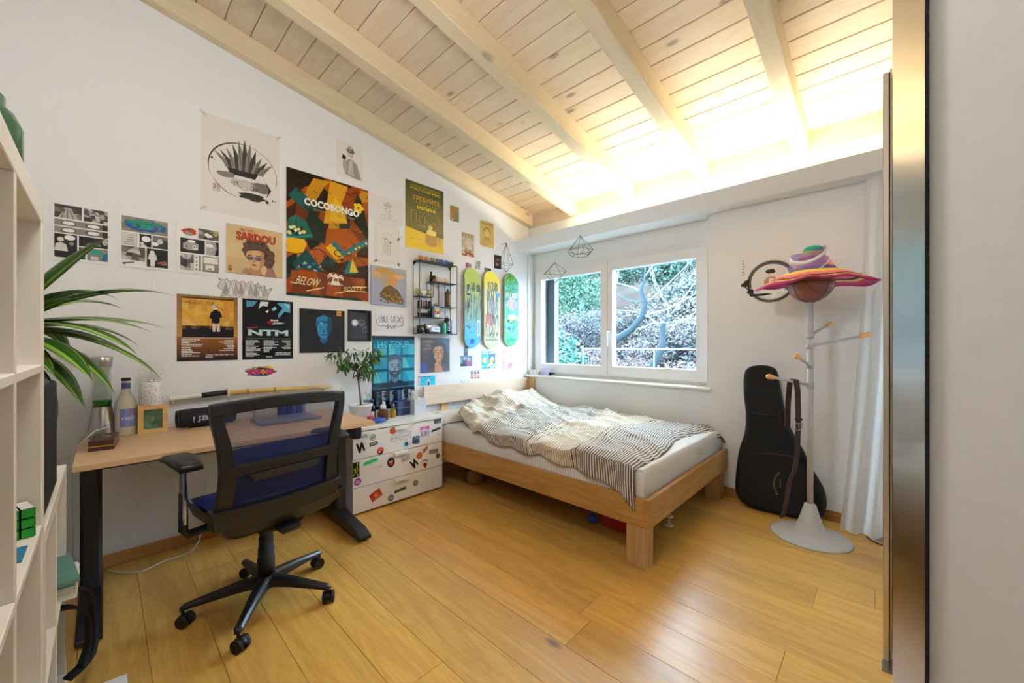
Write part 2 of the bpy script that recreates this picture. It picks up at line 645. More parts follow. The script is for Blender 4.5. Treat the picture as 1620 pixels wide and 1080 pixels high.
def fabric_sheet():
    m, nt, p = new_mat('striped_sheet')
    L = nt.links.new
    uv = N(nt, 'ShaderNodeUVMap', uv_map='UVMap')
    sx = N(nt, 'ShaderNodeSeparateXYZ')
    L(uv.outputs[0], sx.inputs[0])
    w = N(nt, 'ShaderNodeMath', operation='PINGPONG')
    w.inputs[1].default_value = 0.011
    L(sx.outputs['X'], w.inputs[0])
    g = N(nt, 'ShaderNodeMath', operation='GREATER_THAN')
    g.inputs[1].default_value = 0.0088
    L(w.outputs[0], g.inputs[0])
    mx = N(nt, 'ShaderNodeMix', data_type='RGBA')
    mx.inputs[6].default_value = (*srgb('#e2ded7'), 1)
    mx.inputs[7].default_value = (*srgb('#c6c0b7'), 1)
    L(g.outputs[0], mx.inputs[0])
    L(mx.outputs[2], p.inputs['Base Color'])
    p.inputs['Roughness'].default_value = 0.9
    p.inputs['Specular IOR Level'].default_value = 0.1
    return m


def fabric_duvet():
    """bands across the bed (along U, metres): taupe with white pin stripes, pale bands, dark pairs of lines; check lines along V"""
    m, nt, p = new_mat('striped_cotton')
    L = nt.links.new
    uv = N(nt, 'ShaderNodeUVMap', uv_map='UVMap')
    sx = N(nt, 'ShaderNodeSeparateXYZ')
    L(uv.outputs[0], sx.inputs[0])
    u = sx.outputs['X']
    ramp = N(nt, 'ShaderNodeValToRGB')
    dv = N(nt, 'ShaderNodeMath', operation='DIVIDE')
    dv.inputs[1].default_value = 2.0
    L(u, dv.inputs[0])
    L(dv.outputs[0], ramp.inputs[0])
    els = ramp.color_ramp
    els.interpolation = 'CONSTANT'
    stops = [(0.0, '#b3a083'), (0.265, '#7a6d5f'), (0.53, '#b7a384'), (0.538, '#4c433b'), (0.545, '#b7a384'), (0.563, '#4c433b'), (0.570, '#b39d7c'), (0.748, '#4c433b'), (0.756, '#b09a78'),
             (0.768, '#4c433b'), (0.777, '#a8946f'), (0.787, '#75675a'), (0.97, '#6a5d4f')]
    els.elements[0].position, els.elements[0].color = 0.0, (*srgb(stops[0][1]), 1)
    els.elements[1].position, els.elements[1].color = stops[1][0], (*srgb(stops[1][1]), 1)
    for pos, c in stops[2:]:
        x = els.elements.new(pos)
        x.color = (*srgb(c), 1)

    def lines(sock, period, width):
        w = N(nt, 'ShaderNodeMath', operation='PINGPONG')
        w.inputs[1].default_value = period / 2
        L(sock, w.inputs[0])
        g = N(nt, 'ShaderNodeMath', operation='LESS_THAN')
        g.inputs[1].default_value = width / 2
        L(w.outputs[0], g.inputs[0])
        return g.outputs[0]
    st = lines(u, 0.0185, 0.0064)
    mx = N(nt, 'ShaderNodeMix', data_type='RGBA')
    L(st, mx.inputs[0])
    L(ramp.outputs[0], mx.inputs[6])
    mx.inputs[7].default_value = (*srgb('#ece6dc'), 1)
    st2 = lines(sx.outputs['Y'], 0.36, 0.012)
    mx2 = N(nt, 'ShaderNodeMix', data_type='RGBA')
    sc_ = N(nt, 'ShaderNodeMath', operation='MULTIPLY')
    sc_.inputs[1].default_value = 0.25
    L(st2, sc_.inputs[0])
    L(sc_.outputs[0], mx2.inputs[0])
    L(mx.outputs[2], mx2.inputs[6])
    mx2.inputs[7].default_value = (*srgb('#4b443d'), 1)
    L(mx2.outputs[2], p.inputs['Base Color'])
    p.inputs['Roughness'].default_value = 0.92
    p.inputs['Specular IOR Level'].default_value = 0.1
    p.inputs['Sheen Weight'].default_value = 0.15
    tc = N(nt, 'ShaderNodeTexCoord')
    nz = N(nt, 'ShaderNodeTexNoise', Scale=7.0, Detail=6.0, Distortion=2.0)
    L(tc.outputs['Object'], nz.inputs['Vector'])
    b = N(nt, 'ShaderNodeBump', Strength=0.6, Distance=0.03)
    L(nz.outputs['Fac'], b.inputs['Height'])
    L(b.outputs['Normal'], p.inputs['Normal'])
    return m


bed = thing('bed', (-1.95, 2.66, 0), 'low oak double bed with a plank headboard, under the window', 'bed')
BX0, BX1, BY0, BY1 = -2.96, -0.878, 1.948, 3.362
RT, RB = 0.375, 0.222
bevel(build('side_rail', MB().box((BX0, BY0, RB), (BX1 - 0.028, BY0 + 0.028, RT)), BED_X, bed))
bevel(build('side_rail', MB().box((BX0, BY1 - 0.028, RB), (BX1 - 0.028, BY1, RT)), BED_X, bed))
bevel(build('foot_rail', MB().box((BX1 - 0.028, BY0, RB), (BX1, BY1, RT)), BED_Y, bed))
for x, y in ((-1.006, 1.952), (-1.006, 3.252), (-2.95, 1.952), (-2.95, 3.252)):
    bevel(build('leg', MB().box((x, y, 0), (x + 0.105, y + 0.105, 0.25)), BED_Z, bed))
bevel(build('headboard_panel', MB().box((-2.972, 1.955, 0.645), (-2.948, 3.355, 0.812)), HEAD_Y, bed))
bevel(build('headboard_panel', MB().box((-2.972, 1.955, 0.42), (-2.948, 3.355, 0.575)), HEAD_Y, bed))
for y in (2.16, 3.10):
    bevel(build('headboard_post', MB().box((-2.984, y, 0.22), (-2.972, y + 0.08, 0.80)), BED_Z, bed))
bevel(build('headboard_wing', MB().box((-2.972, 3.355, 0.5), (-2.86, 3.375, 0.80)), BED_Z, bed))
build('slat_base', MB().box((BX0 + 0.02, BY0 + 0.03, 0.25), (BX1 - 0.03, BY1 - 0.03, 0.29)), M('#b99d78', 0.7, name='slats'), bed)


def uvmap(o, fn):
    me = o.data
    ul = me.uv_layers.new(name='UVMap')
    for lp in me.loops:
        ul.data[lp.index].uv = fn(me.vertices[lp.vertex_index].co)


def rounded_slab(x0, x1, y0, y1, z0, z1, r, nx, ny, wob=0.0, seed=0.0):
    """a soft slab: grid over the top and sides (no underside)"""
    mb = MB()

    def prof(t, a, b):                     # t in 0..1 around side-top-side
        return a + (b - a) * t
    rows = []
    nside = 6

    def edge(tt, n):
        # returns inset offsets and z for the ring steps
        return tt

    def fn(i, j):
        x, y = x0 + (x1 - x0) * i, y0 + (y1 - y0) * j
        return x, y
    # superellipse in section
    def f(u, v):
        a, b = 2 * u - 1, 2 * v - 1
        sx = math.copysign(min(1, abs(a) * 1.12), a)
        sy = math.copysign(min(1, abs(b) * 1.12), b)
        ex = max(0, (abs(a) - 0.892) / 0.108)
        ey = max(0, (abs(b) - 0.892) / 0.108)
        ed = max(ex, ey)
        z = z1 - (z1 - z0) * ed ** 1.0
        rr = r * (1 - math.cos(min(1, (1 - min(1, ed * 3))) * PI / 2)) if ed < 0.33 else 0
        x = (x0 + x1) / 2 + sx * ((x1 - x0) / 2 - (rr if ex >= ey else 0) * 0 - 0)
        y = (y0 + y1) / 2 + sy * ((y1 - y0) / 2)
        bulge = 0.012 * math.sin(PI * ed) if ed > 0 else 0
        if ex > 0:
            x += math.copysign(bulge, a)
        if ey > 0:
            y += math.copysign(bulge, b)
        if wob:
            q = noise2(x * 5, y * 5 + z * 6, seed) * wob
            x, y, z = x + q * 0.6, y + q * 0.6, z + q * 0.8
        return (x, y, z)
    mb.grid(nx, ny, f)
    return mb


mat_o = build('mattress', rounded_slab(-2.93, -0.925, 1.985, 3.325, 0.29, 0.515, 0.03, 90, 70, 0.012, 3.1), fabric_sheet(), bed, label='mattress in a pale striped sheet')
uvmap(mat_o, lambda c: (c.y if c.x > 0.985 else c.x + c.z * 0.2, c.y))


def duvet_z(x, y):
    """height of the rumpled quilt over the bed"""
    u = (x + 2.9) / 2.0
    h = 0.545
    # heap towards the pillow end and the window side
    h += 0.115 * math.exp(-((u - 0.06) / 0.13) ** 2) * (0.55 + 0.45 * min(1, max(0, (y - 2.0) / 0.7)))
    h += 0.055 * math.exp(-((u - 0.16) / 0.10) ** 2 - ((y - 2.75) / 0.35) ** 2)
    h += 0.03 * math.exp(-((u - 0.38) / 0.18) ** 2 - ((y - 2.5) / 0.35) ** 2)
    h += 0.055 * noise2(x * 2.1, y * 2.4, 1.7) * (1.15 - 0.65 * u)
    h += 0.03 * noise2(x * 5.5 + 0.4 * y, y * 4.6, 6.2) * (1.2 - 0.7 * u)
    r = abs(noise2(x * 4.0 + y * 1.8, y * 3.0 - x * 1.2, 9.4))
    h += 0.032 * (0.35 - r) * (1.2 - 0.6 * u)
    h += 0.010 * noise2(x * 14, y * 12, 2.2) * (1.3 - u)
    q = noise2(x * 2.6 + 1.5 * noise2(x * 1.7, y * 1.7, 8.8), y * 6.5 + 2.0 * x, 12.3)
    h += 0.026 * max(0, 0.30 - abs(q)) / 0.30 * (1.15 - 0.75 * u)
    q = noise2(x * 6.0 - y * 3.0, y * 5.0 + x * 2.0, 15.1)
    h += 0.012 * max(0, 0.25 - abs(q)) / 0.25 * (1.1 - 0.5 * u)
    return h


def duvet_pt(u, v):
    # foot edge slants and bows; near edge hangs over the mattress towards the foot
    xf = -0.965 + 0.085 * (v ** 2.2) - 0.10 * math.exp(-((v - 0.66) / 0.2) ** 2)
    xh = -2.88 + 0.27 * max(0, 1 - v / 0.45) ** 1.5
    x = xh + (xf - xh) * u
    hang = 0.065 + 0.085 * max(0, (u - 0.45) / 0.55) ** 1.3 + 0.014 * math.sin(u * 17) + 0.10 * max(0, (u - 0.86) / 0.14) ** 2
    if u < 0.25:
        hang -= 0.10 * (0.25 - u) / 0.25
    s = v * (1.40 + max(0, hang)) - max(0, hang)
    yedge = 1.985 + (0.12 * max(0, (0.22 - u) / 0.22))
    if s < 0:
        zt = duvet_z(x, yedge)
        fold = 0.03
        d = -s
        y = yedge - 0.035 - 0.012 * math.sin(u * 40) * min(1, d / 0.08)
        z = zt - 0.02 - d
        return (x + 0.05 * d * (1 if u > 0.9 else 0), y, z), s
    y = yedge + s * (3.345 - yedge) / 1.40
    z = duvet_z(x, y)
    ed = min(1, s / 0.06)
    z -= 0.02 * (1 - ed) ** 2
    y -= 0.035 * (1 - ed) ** 2
    # foot end droops a little over the mattress edge and the far corner laps over the rail
    if u > 0.93:
        k = (u - 0.93) / 0.07
        z -= (0.03 + 0.05 * v ** 3) * k ** 2
    # wall side tucks down
    if v > 0.95:
        z -= 0.05 * ((v - 0.95) / 0.05) ** 2
    return (x, y, z), s


NU, NV = 170, 130
dv = MB()
uvs = []
for i in range(NU + 1):
    for j in range(NV + 1):
        pnt, s = duvet_pt(i / NU, j / NV)
        dv.v.append(pnt)
        uvs.append((i / NU * 1.98 + 0.02 * noise2(pnt[0] * 3, pnt[1] * 3, 4.4), s))
for i in range(NU):
    for j in range(NV):
        dv.f.append([i * (NV + 1) + j, (i + 1) * (NV + 1) + j, (i + 1) * (NV + 1) + j + 1, i * (NV + 1) + j + 1])
        dv.m.append(0)
        dv.s.append(True)
me = bpy.data.meshes.new('duvet')
loc = (-1.9, 2.66, 0.515)
me.from_pydata([(a - loc[0], b - loc[1], c - loc[2]) for a, b, c in dv.v], [], dv.f)
me.materials.append(fabric_duvet())
me.polygons.foreach_set('use_smooth', dv.s)
ul = me.uv_layers.new(name='UVMap')
for lp in me.loops:
    ul.data[lp.index].uv = uvs[lp.vertex_index]
duv = link('duvet', me)
duv.location = loc
duv['label'] = 'rumpled duvet in taupe and white stripes spread over the bed'
duv['category'] = 'duvet'
sm = duv.modifiers.new('thick', 'SOLIDIFY')
sm.thickness = 0.018
sm.offset = -1

# pillow under the head of the duvet
pl = MB()
def pil(u, v):
    a, b = 2 * u - 1, 2 * v - 1
    t = max(0, (1 - abs(a) ** 3) * (1 - abs(b) ** 3)) ** 0.5
    return (-2.80 + a * 0.13, 2.22 + b * 0.26, 0.52 + 0.075 * t)
pl.grid(24, 30, pil)
pl.grid(24, 30, lambda u, v: (pil(u, v)[0], pil(u, v)[1], 0.518))
solo('pillow', pl, M('#d9d2c7', 0.9, bump=0.3, bscale=40, name='pillow_cotton'), (-2.8, 2.22, 0.518), 'pale pillow half under the duvet at the headboard', 'pillow')

# ------------------------------------------------------------------ chest of drawers with stickers
XF = -2.636
chest = thing('chest_of_drawers', (-2.81, 1.55, 0), 'white three-drawer chest covered in stickers, between desk and bed', 'chest of drawers')
cb = MB()
cb.box((-2.98, 1.176, 0.03), (-2.655, 1.192, 0.578))
cb.box((-2.98, 1.909, 0.03), (-2.655, 1.925, 0.578))
cb.box((-2.98, 1.176, 0.012), (-2.66, 1.925, 0.03))
cb.box((-2.98, 1.192, 0.03), (-2.965, 1.909, 0.578))
cb.box((-2.965, 1.192, 0.565), (-2.68, 1.909, 0.578))
bevel(build('carcass', cb, WHITE, chest), 0.002, 1)
bevel(build('top_panel', MB().box((-2.985, 1.174, 0.582), (XF + 0.004, 1.927, 0.604)), WHITE, chest), 0.002, 1)
build('top_edge_rail', MB().box((-2.67, 1.176, 0.5765), (XF - 0.001, 1.925, 0.583)), M('#8f8b89', 0.5, name='edge_grey'), chest)
build('plinth', MB().box((-2.97, 1.18, 0), (-2.662, 1.921, 0.014)), M('#8a7350', 0.6, name='plinth'), chest)
for z0, z1 in ((0.3895, 0.575), (0.1945, 0.3850), (0.016, 0.190)):
    d = bevel(build('drawer', MB().box((-2.66, 1.176, z0), (XF, 1.925, z1)), WHITE, chest), 0.0015, 1)
    zt = z1 - 0.002
    hb = MB().prism([(XF, zt + 0.001), (XF + 0.022, zt - 0.001), (XF + 0.022, zt - 0.022), (XF + 0.019, zt - 0.022), (XF + 0.019, zt - 0.004), (XF, zt - 0.003)],
                    lambda p: (p[0], 1.487, p[1]), lambda p: (p[0], 1.602, p[1]))
    build('handle', hb, M('#f3f1ee', 0.3, name='handle_white'), d)

# ------------------------------------------------------------------ desk
desk = thing('desk', (-2.63, 0.54, 0), 'beech-topped desk with black metal legs along the poster wall', 'desk')
bevel(build('desktop', MB().box((-2.985, -0.09, 0.687), (-2.285, 1.158, 0.713)), DESK_Y, desk), 0.002, 1)
for y in (-0.045, 1.085):
    lg = MB()
    lg.box((-2.70, y - 0.035, 0.03), (-2.60, y + 0.035, 0.687), bev=0.012)
    lg.box((-2.60, y - 0.025, 0.60), (-2.36, y + 0.025, 0.687), bev=0.006)
    b = build('leg', lg, BLACK_SATIN, desk)
    ft = MB()
    ft.prism([(-2.96, 0.012), (-2.255, 0.012), (-2.255, 0.03), (-2.34, 0.058), (-2.58, 0.085), (-2.72, 0.085), (-2.96, 0.04)],
             lambda p: (p[0], y - 0.038, p[1]), lambda p: (p[0], y + 0.038, p[1]))
    bevel(build('foot', ft, BLACK_SATIN, desk), 0.006, 2)
    for gx in (-2.29, -2.9):
        build('glide', MB().cyl((gx, y, 0), (gx, y, 0.013), 0.018), BLACK, desk)
build('cross_beam', MB().box((-2.71, -0.02, 0.60), (-2.66, 1.06, 0.66)), BLACK_SATIN, desk)

# ------------------------------------------------------------------ open white shelving at the left
SW = M('#ece5d9', 0.4, var=0.015, name='shelf_white')
tall = thing('bookcase', (-0.95, -0.29, 0), 'tall white open cube bookcase cut by the left edge of the picture', 'bookcase')
tx0, tx1, ty0, ty1 = -1.361, -0.575, -0.485, -0.095
bevel(build('side_panel', MB().box((tx0, ty0, 0), (tx0 + 0.042, ty1, 1.496)), SW, tall), 0.0015, 1)
bevel(build('side_panel', MB().box((tx1 - 0.042, ty0, 0), (tx1, ty1, 1.496)), SW, tall), 0.0015, 1)
bevel(build('top_panel', MB().box((tx0 + 0.042, ty0, 1.454), (tx1 - 0.042, ty1, 1.496)), SW, tall), 0.0015, 1)
bevel(build('bottom_panel', MB().box((tx0 + 0.042, ty0, 0.0), (tx1 - 0.042, ty1, 0.06)), SW, tall), 0.0015, 1)
bevel(build('divider', MB().box((-0.972, ty0, 0.06), (-0.956, ty1, 1.454)), SW, tall), 0.0015, 1)
for z in (1.13, 0.782, 0.43):
    for a, b in ((tx0 + 0.042, -0.972), (-0.956, tx1 - 0.042)):
        bevel(build('shelf', MB().box((a, ty0, z), (b, ty1, z + 0.016)), SW, tall), 0.0015, 1)
low = thing('low_shelf_unit', (-1.73, -0.29, 0), 'low white open shelf unit between the bookcase and desk', 'shelf unit')
lx0, lx1 = -2.088, -1.364
bevel(build('side_panel', MB().box((lx0, ty0, 0), (lx0 + 0.04, ty1, 0.766)), SW, low), 0.0015, 1)
bevel(build('side_panel', MB().box((lx1 - 0.04, ty0, 0), (lx1, ty1, 0.766)), SW, low), 0.0015, 1)
bevel(build('top_panel', MB().box((lx0 + 0.04, ty0, 0.726), (lx1 - 0.04, ty1, 0.766)), SW, low), 0.0015, 1)
bevel(build('bottom_panel', MB().box((lx0 + 0.04, ty0, 0.0), (lx1 - 0.04, ty1, 0.05)), SW, low), 0.0015, 1)
bevel(build('divider', MB().box((-1.70, ty0, 0.05), (-1.684, ty1, 0.726)), SW, low), 0.0015, 1)
for a, b in ((lx0 + 0.04, -1.70), (-1.684, lx1 - 0.04)):
    bevel(build('shelf', MB().box((a, ty0, 0.38), (b, ty1, 0.396)), SW, low), 0.0015, 1)

# ------------------------------------------------------------------ office chair (built in its own axes: +x is where the sitter faces)
chair = thing('office_chair', (-2.07, 0.515, 0), 'black office chair with a mesh back and blue seat at the desk', 'office chair')
chair.rotation_euler = (0, 0, math.radians(-170.7))


def cpart(name, mb, mats, parent, **k):
    o = link(name, mb.mesh(name, mats), parent)
    for a, b in k.items():
        o[a] = b
    return o


CP = M('#1b1c20', 0.38, name='chair_plastic')
base = cpart('star_base', MB().lathe([(0.045, 0.075), (0.052, 0.085), (0.05, 0.12), (0.032, 0.13)], n=20), CP, chair)
for k in range(5):
    a = math.radians(-104 + 170.7 + 72 * k)
    c, s = math.cos(a), math.sin(a)
    mb = MB()
    secs = [(0.03, 0.028, 0.082, 0.128), (0.12, 0.022, 0.082, 0.118), (0.24, 0.017, 0.074, 0.098), (0.295, 0.016, 0.07, 0.088), (0.308, 0.010, 0.066, 0.08)]
    vs = []
    for r, hw, z0, z1 in secs:
        for dy, z in ((-hw, z0), (hw, z0), (hw, z1 - 0.008), (hw * 0.5, z1), (-hw * 0.5, z1), (-hw, z1 - 0.008)):
            vs.append((r * c - dy * s, r * s + dy * c, z))
    fs = [(6 * i + j, 6 * i + (j + 1) % 6, 6 * i + 6 + (j + 1) % 6, 6 * i + 6 + j) for i in range(4) for j in range(6)]
    fs += [tuple(range(5, -1, -1)), tuple(range(24, 30))]
    mb.add(vs, fs)
    arm = cpart('base_arm', mb, CP, chair)
    cm = MB()
    px, py = 0.298 * c, 0.298 * s
    cm.cyl((px, py, 0.05), (px, py, 0.078), 0.006, n=8)
    th = a + (0.9, -0.5, 0.4, 1.4, 2.2)[k]
    ax = Vector((math.cos(th), math.sin(th), 0))
    tr = Vector((-ax.y, ax.x, 0)) * 0.012
    o0 = Vector((px, py, 0.0255)) + tr
    for sgn in (-1, 1):
        cm.cyl(o0 + ax * sgn * 0.007, o0 + ax * sgn * 0.024, 0.0255, n=18)
    hb = [o0 + ax * 0.026 * sg for sg in (-1, 1)]
    cm.cyl(hb[0], hb[1], 0.016, n=14)
    cov = []
    for t in range(9):
        b = PI * 0.02 + PI * 0.96 * t / 8
        cov.append(o0 + Vector((-tr.normalized().x * math.cos(b), -tr.normalized().y * math.cos(b), math.sin(b))) * 0.029)
    vs = [p + ax * 0.0065 for p in cov] + [p - ax * 0.0065 for p in cov]
    cm.add(vs, [(i, i + 1, 10 + i, 9 + i) for i in range(8)])
    cpart('caster', cm, BLACK, arm)
cpart('gas_lift', MB().lathe([(0.036, 0.115), (0.036, 0.2), (0.033, 0.205), (0.033, 0.25), (0.030, 0.255), (0.030, 0.30), (0.027, 0.305), (0.027, 0.40)], n=24), CP, chair)
mm = MB()
mm.box((-0.17, -0.10, 0.375), (0.15, 0.10, 0.42), bev=0.02)
mm.box((-0.245, -0.045, 0.385), (-0.10, 0.045, 0.415), bev=0.012)
mech = cpart('tilt_mechanism', mm, CP, chair)
cpart('lever', MB().tube([(0.0, -0.09, 0.41), (0.02, -0.20, 0.405), (0.025, -0.255, 0.40)], 0.006).box((-0.005, -0.33, 0.388), (0.05, -0.255, 0.41), bev=0.01),
      GREY_PL, mech, label='grey tilt lever')
# seat
def seat(u, v, part):
    a, b = 2 * u - 1, 2 * v - 1
    t = max(0, (1 - abs(a) ** 5) * (1 - abs(b) ** 5)) ** 0.4
    k = 0.90 if part == 'cushion' else 1.0
    x = 0.02 + a * 0.245 * k
    y = b * (0.240 - 0.012 * a) * k
    if part == 'cushion':
        z = 0.485 + 0.035 * t
    else:
        z = 0.500 - 0.105 * max(0, (1 - abs(a) ** 7) * (1 - abs(b) ** 7)) ** 0.5
    return (x, y, z - 0.02 * max(0, a) ** 2)


st = MB().grid(24, 24, lambda u, v: seat(u, v, 'cushion'))
cpart('seat_cushion', st, M('#16246e', 0.85, bump=0.3, bscale=350, name='blue_seat_fabric'), chair, label='blue fabric seat')
st = MB().grid(28, 28, lambda u, v: seat(u, v, 'shell'))
cpart('seat_shell', st, CP, chair)
# backrest frame: outlines in (y, z), bent and reclined
BKX, BY = -0.25, 0.058


def bp(y, z, dx=0.0):
    k = (z - 0.50) / 0.475
    return (BKX - 0.05 * k - 0.02 * math.sin(k * PI) + 0.45 * (y * y) * 0.5 + dx, y + BY, z)


def yl(z):                                   # outer half width at a height
    k = (z - 0.50) / 0.475
    return 0.252 - 0.028 * math.sin(min(1, max(0, k * 1.15)) * PI) + 0.004 * k


fr = MB()


def strip(a_fn, b_fn, n, d0=0.0, d1=-0.03, mb=fr):
    """ribbon between two edge curves given by parameter, with thickness"""
    vs = []
    for i in range(n + 1):
        t = i / n
        a, b = a_fn(t), b_fn(t)
        vs += [bp(*a, d0), bp(*b, d0), bp(*b, d1), bp(*a, d1)]
    fs = []
    for i in range(n):
        o = 4 * i
        for j in range(4):
            fs.append((o + j, o + (j + 1) % 4, o + 4 + (j + 1) % 4, o + 4 + j))
    fs += [(3, 2, 1, 0), (4 * n, 4 * n + 1, 4 * n + 2, 4 * n + 3)]
    mb.add(vs, fs, 0, False)


for sg in (-1, 1):
    strip(lambda t: (sg * yl(0.52 + 0.455 * t), 0.52 + 0.455 * t - 0.012 * 0), lambda t: (sg * (yl(0.52 + 0.455 * t) - 0.060 + 0.026 * t), 0.52 + 0.455 * t), 16)
strip(lambda t: (0.254 * (2 * t - 1), 0.985 + 0.012 * (1 - (2 * t - 1) ** 2) - 0.01), lambda t: (0.254 * (2 * t - 1), 0.930 + 0.012 * (1 - (2 * t - 1) ** 2)), 16, 0.004, -0.034)
strip(lambda t: (0.214 * (2 * t - 1), 0.742), lambda t: (0.214 * (2 * t - 1), 0.70), 14, 0.004, -0.032)
strip(lambda t: (0.25 * (2 * t - 1), 0.572 + 0.01 * abs(2 * t - 1)), lambda t: (0.236 * (2 * t - 1), 0.492 + 0.012 * (2 * t - 1) ** 2), 14, 0.01, -0.045)
back = cpart('backrest_frame', fr, CP, chair)
bevel(back, 0.005, 2)
lum = MB()
strip(lambda t: (0.135 * (2 * t - 1) + 0.0, 0.700), lambda t: (0.12 * (2 * t - 1) + 0.0, 0.668), 10, 0.022, -0.035, lum)
cpart('lumbar_pad', lum, M('#26262a', 0.5, name='lumbar_grey'), back)
# the mesh net itself, see-through like the cloth
m_net, nt, p_ = new_mat('mesh_net')
tcn = N(nt, 'ShaderNodeTexCoord')
mpn = N(nt, 'ShaderNodeMapping')
mpn.inputs['Scale'].default_value = (0, 330, 330)
mpn.inputs['Rotation'].default_value = (0.6, 0, 0)
nt.links.new(tcn.outputs['Object'], mpn.inputs['Vector'])
ck = N(nt, 'ShaderNodeTexVoronoi', Scale=1.0)
ck.inputs['Randomness'].default_value = 0.0
nt.links.new(mpn.outputs[0], ck.inputs['Vector'])
gt = N(nt, 'ShaderNodeMath', operation='GREATER_THAN')
gt.inputs[1].default_value = 0.37
nt.links.new(ck.outputs['Distance'], gt.inputs[0])
nt.links.new(gt.outputs[0], p_.inputs['Alpha'])
p_.inputs['Base Color'].default_value = (*srgb('#2b3568'), 1)
p_.inputs['Roughness'].default_value = 0.7
net = MB()
net.grid(20, 24, lambda u, v: bp((2 * u - 1) * (yl(0.57 + 0.39 * v) - 0.03), 0.56 + 0.39 * v, -0.006))
cpart('mesh_net', net, m_net, back)
bc_ = MB()
bc_.grid(16, 12, lambda u, v: bp((2 * u - 1) * 0.195, 0.575 + 0.215 * v, 0.030 + 0.012 * math.sin(PI * u) + 0.01 * math.sin(PI * v)))
bc_.grid(16, 12, lambda u, v: bp((2 * u - 1) * 0.195, 0.575 + 0.215 * v, 0.020))
cpart('back_cushion', bc_, M('#16246e', 0.85, bump=0.3, bscale=350, name='blue_seat_fabric'), back, label='blue lumbar fabric')
for sg, sy in ((-1, -0.325), (1, 0.305)):
    ab = MB()
    ab.tube([(0.0, sg * 0.19, 0.43), (0.0, sy - sg * 0.015, 0.425), (0.0, sy, 0.45), (0.0, sy, 0.53)], 0.017, n=10)
    ab.box((-0.022, sy - 0.011, 0.44), (0.022, sy + 0.011, 0.60), bev=0.006)
    arm = cpart('armrest_post', ab, CP, chair)
    cpart('chrome_tube', MB().box((-0.027, sy - 0.008, 0.47), (0.019, sy + 0.008, 0.71), bev=0.005), CHROME, arm, label='chrome upright')
    pad = MB()
    ps = []
    for i in range(11):
        t = i / 10
        x = -0.10 + 0.25 * t
        ps.append((x, 0.712 + 0.022 * math.sin(t * PI * 0.9) - 0.006 * t, 0.036 + 0.012 * math.sin(t * PI)))
    vs = []
    for x, z, hw in ps:
        for dy, dz in ((-hw, -0.012), (hw, -0.012), (hw, 0.004), (hw * 0.7, 0.012), (-hw * 0.7, 0.012), (-hw, 0.004)):
            vs.append((x, sy + dy, z + dz))
    fs = [(6 * i + j, 6 * i + (j + 1) % 6, 6 * i + 6 + (j + 1) % 6, 6 * i + 6 + j) for i in range(10) for j in range(6)]
    fs += [tuple(range(5, -1, -1)), tuple(range(60, 66))]
    pad.add(vs, fs, 0, True)
    cpart('armrest_pad', pad, CP, arm)

# ------------------------------------------------------------------ coat stand, hat, ball, belt
SX, SY = -0.325, 3.02
LG = M('#c9c7c6', 0.45, name='stand_grey')
stand = thing('coat_stand', (SX, SY, 0), 'light grey pole coat stand with orange-tipped arms on a round foot', 'coat stand')
build('base', MB().lathe([(0.205, 0.0), (0.207, 0.004), (0.2, 0.010), (0.14, 0.024), (0.09, 0.034), (0.078, 0.042), (0.052, 0.12), (0.03, 0.198), (0.024, 0.204), (0.0, 0.205)], (SX, SY, 0), 48), LG, stand)
build('pole', MB().cyl((SX, SY, 0.2), (SX, SY, 1.455), 0.0165, n=20).lathe([(0.0172, 0.716), (0.0175, 0.718), (0.0172, 0.72)], (SX, SY, 0), 20), LG, stand)
lat = Vector((0.7233, 0.6905, 0))
dep = Vector((-0.6905, 0.7233, 0))
OR = M('#e8a765', 0.35, name='orange_knob')
for z, dl, dd, dz, kn in ((1.245, 0.185, 0.10, 0.065, 0.055), (1.180, 0.262, -0.06, 0.060, 0.055), (1.060, -0.165, -0.13, 0.050, 0.055), (0.936, -0.275, -0.06, 0.055, 0.04)):
    d = lat * dl + dep * dd
    b = Vector((SX, SY, z))
    e_ = b + d + Vector((0, 0, dz))
    mb = MB()
    mb.lathe([(0.0165, z - 0.02), (0.0205, z - 0.02), (0.0205, z + 0.02), (0.0165, z + 0.02)], (SX, SY, 0), 20)
    dn = (e_ - b).normalized()
    mb.ball(b + dn * 0.028, 0.012, 10)
    mb.tube([b + dn * 0.022, b + dn * 0.05, e_], [0.012, 0.009, 0.008], n=10)
    arm = build('arm', mb, LG, stand)
    t0, t1 = e_ - dn * 0.012, e_ + dn * kn
    build('knob', MB().tube([t0, t0 + dn * 0.004, t0 + dn * 0.02, (t0 + t1) / 2, t1 - dn * 0.015, t1 - dn * 0.004, t1], [0.007, 0.012, 0.015, 0.0135, 0.0165, 0.012, 0.004], n=14), OR, arm)

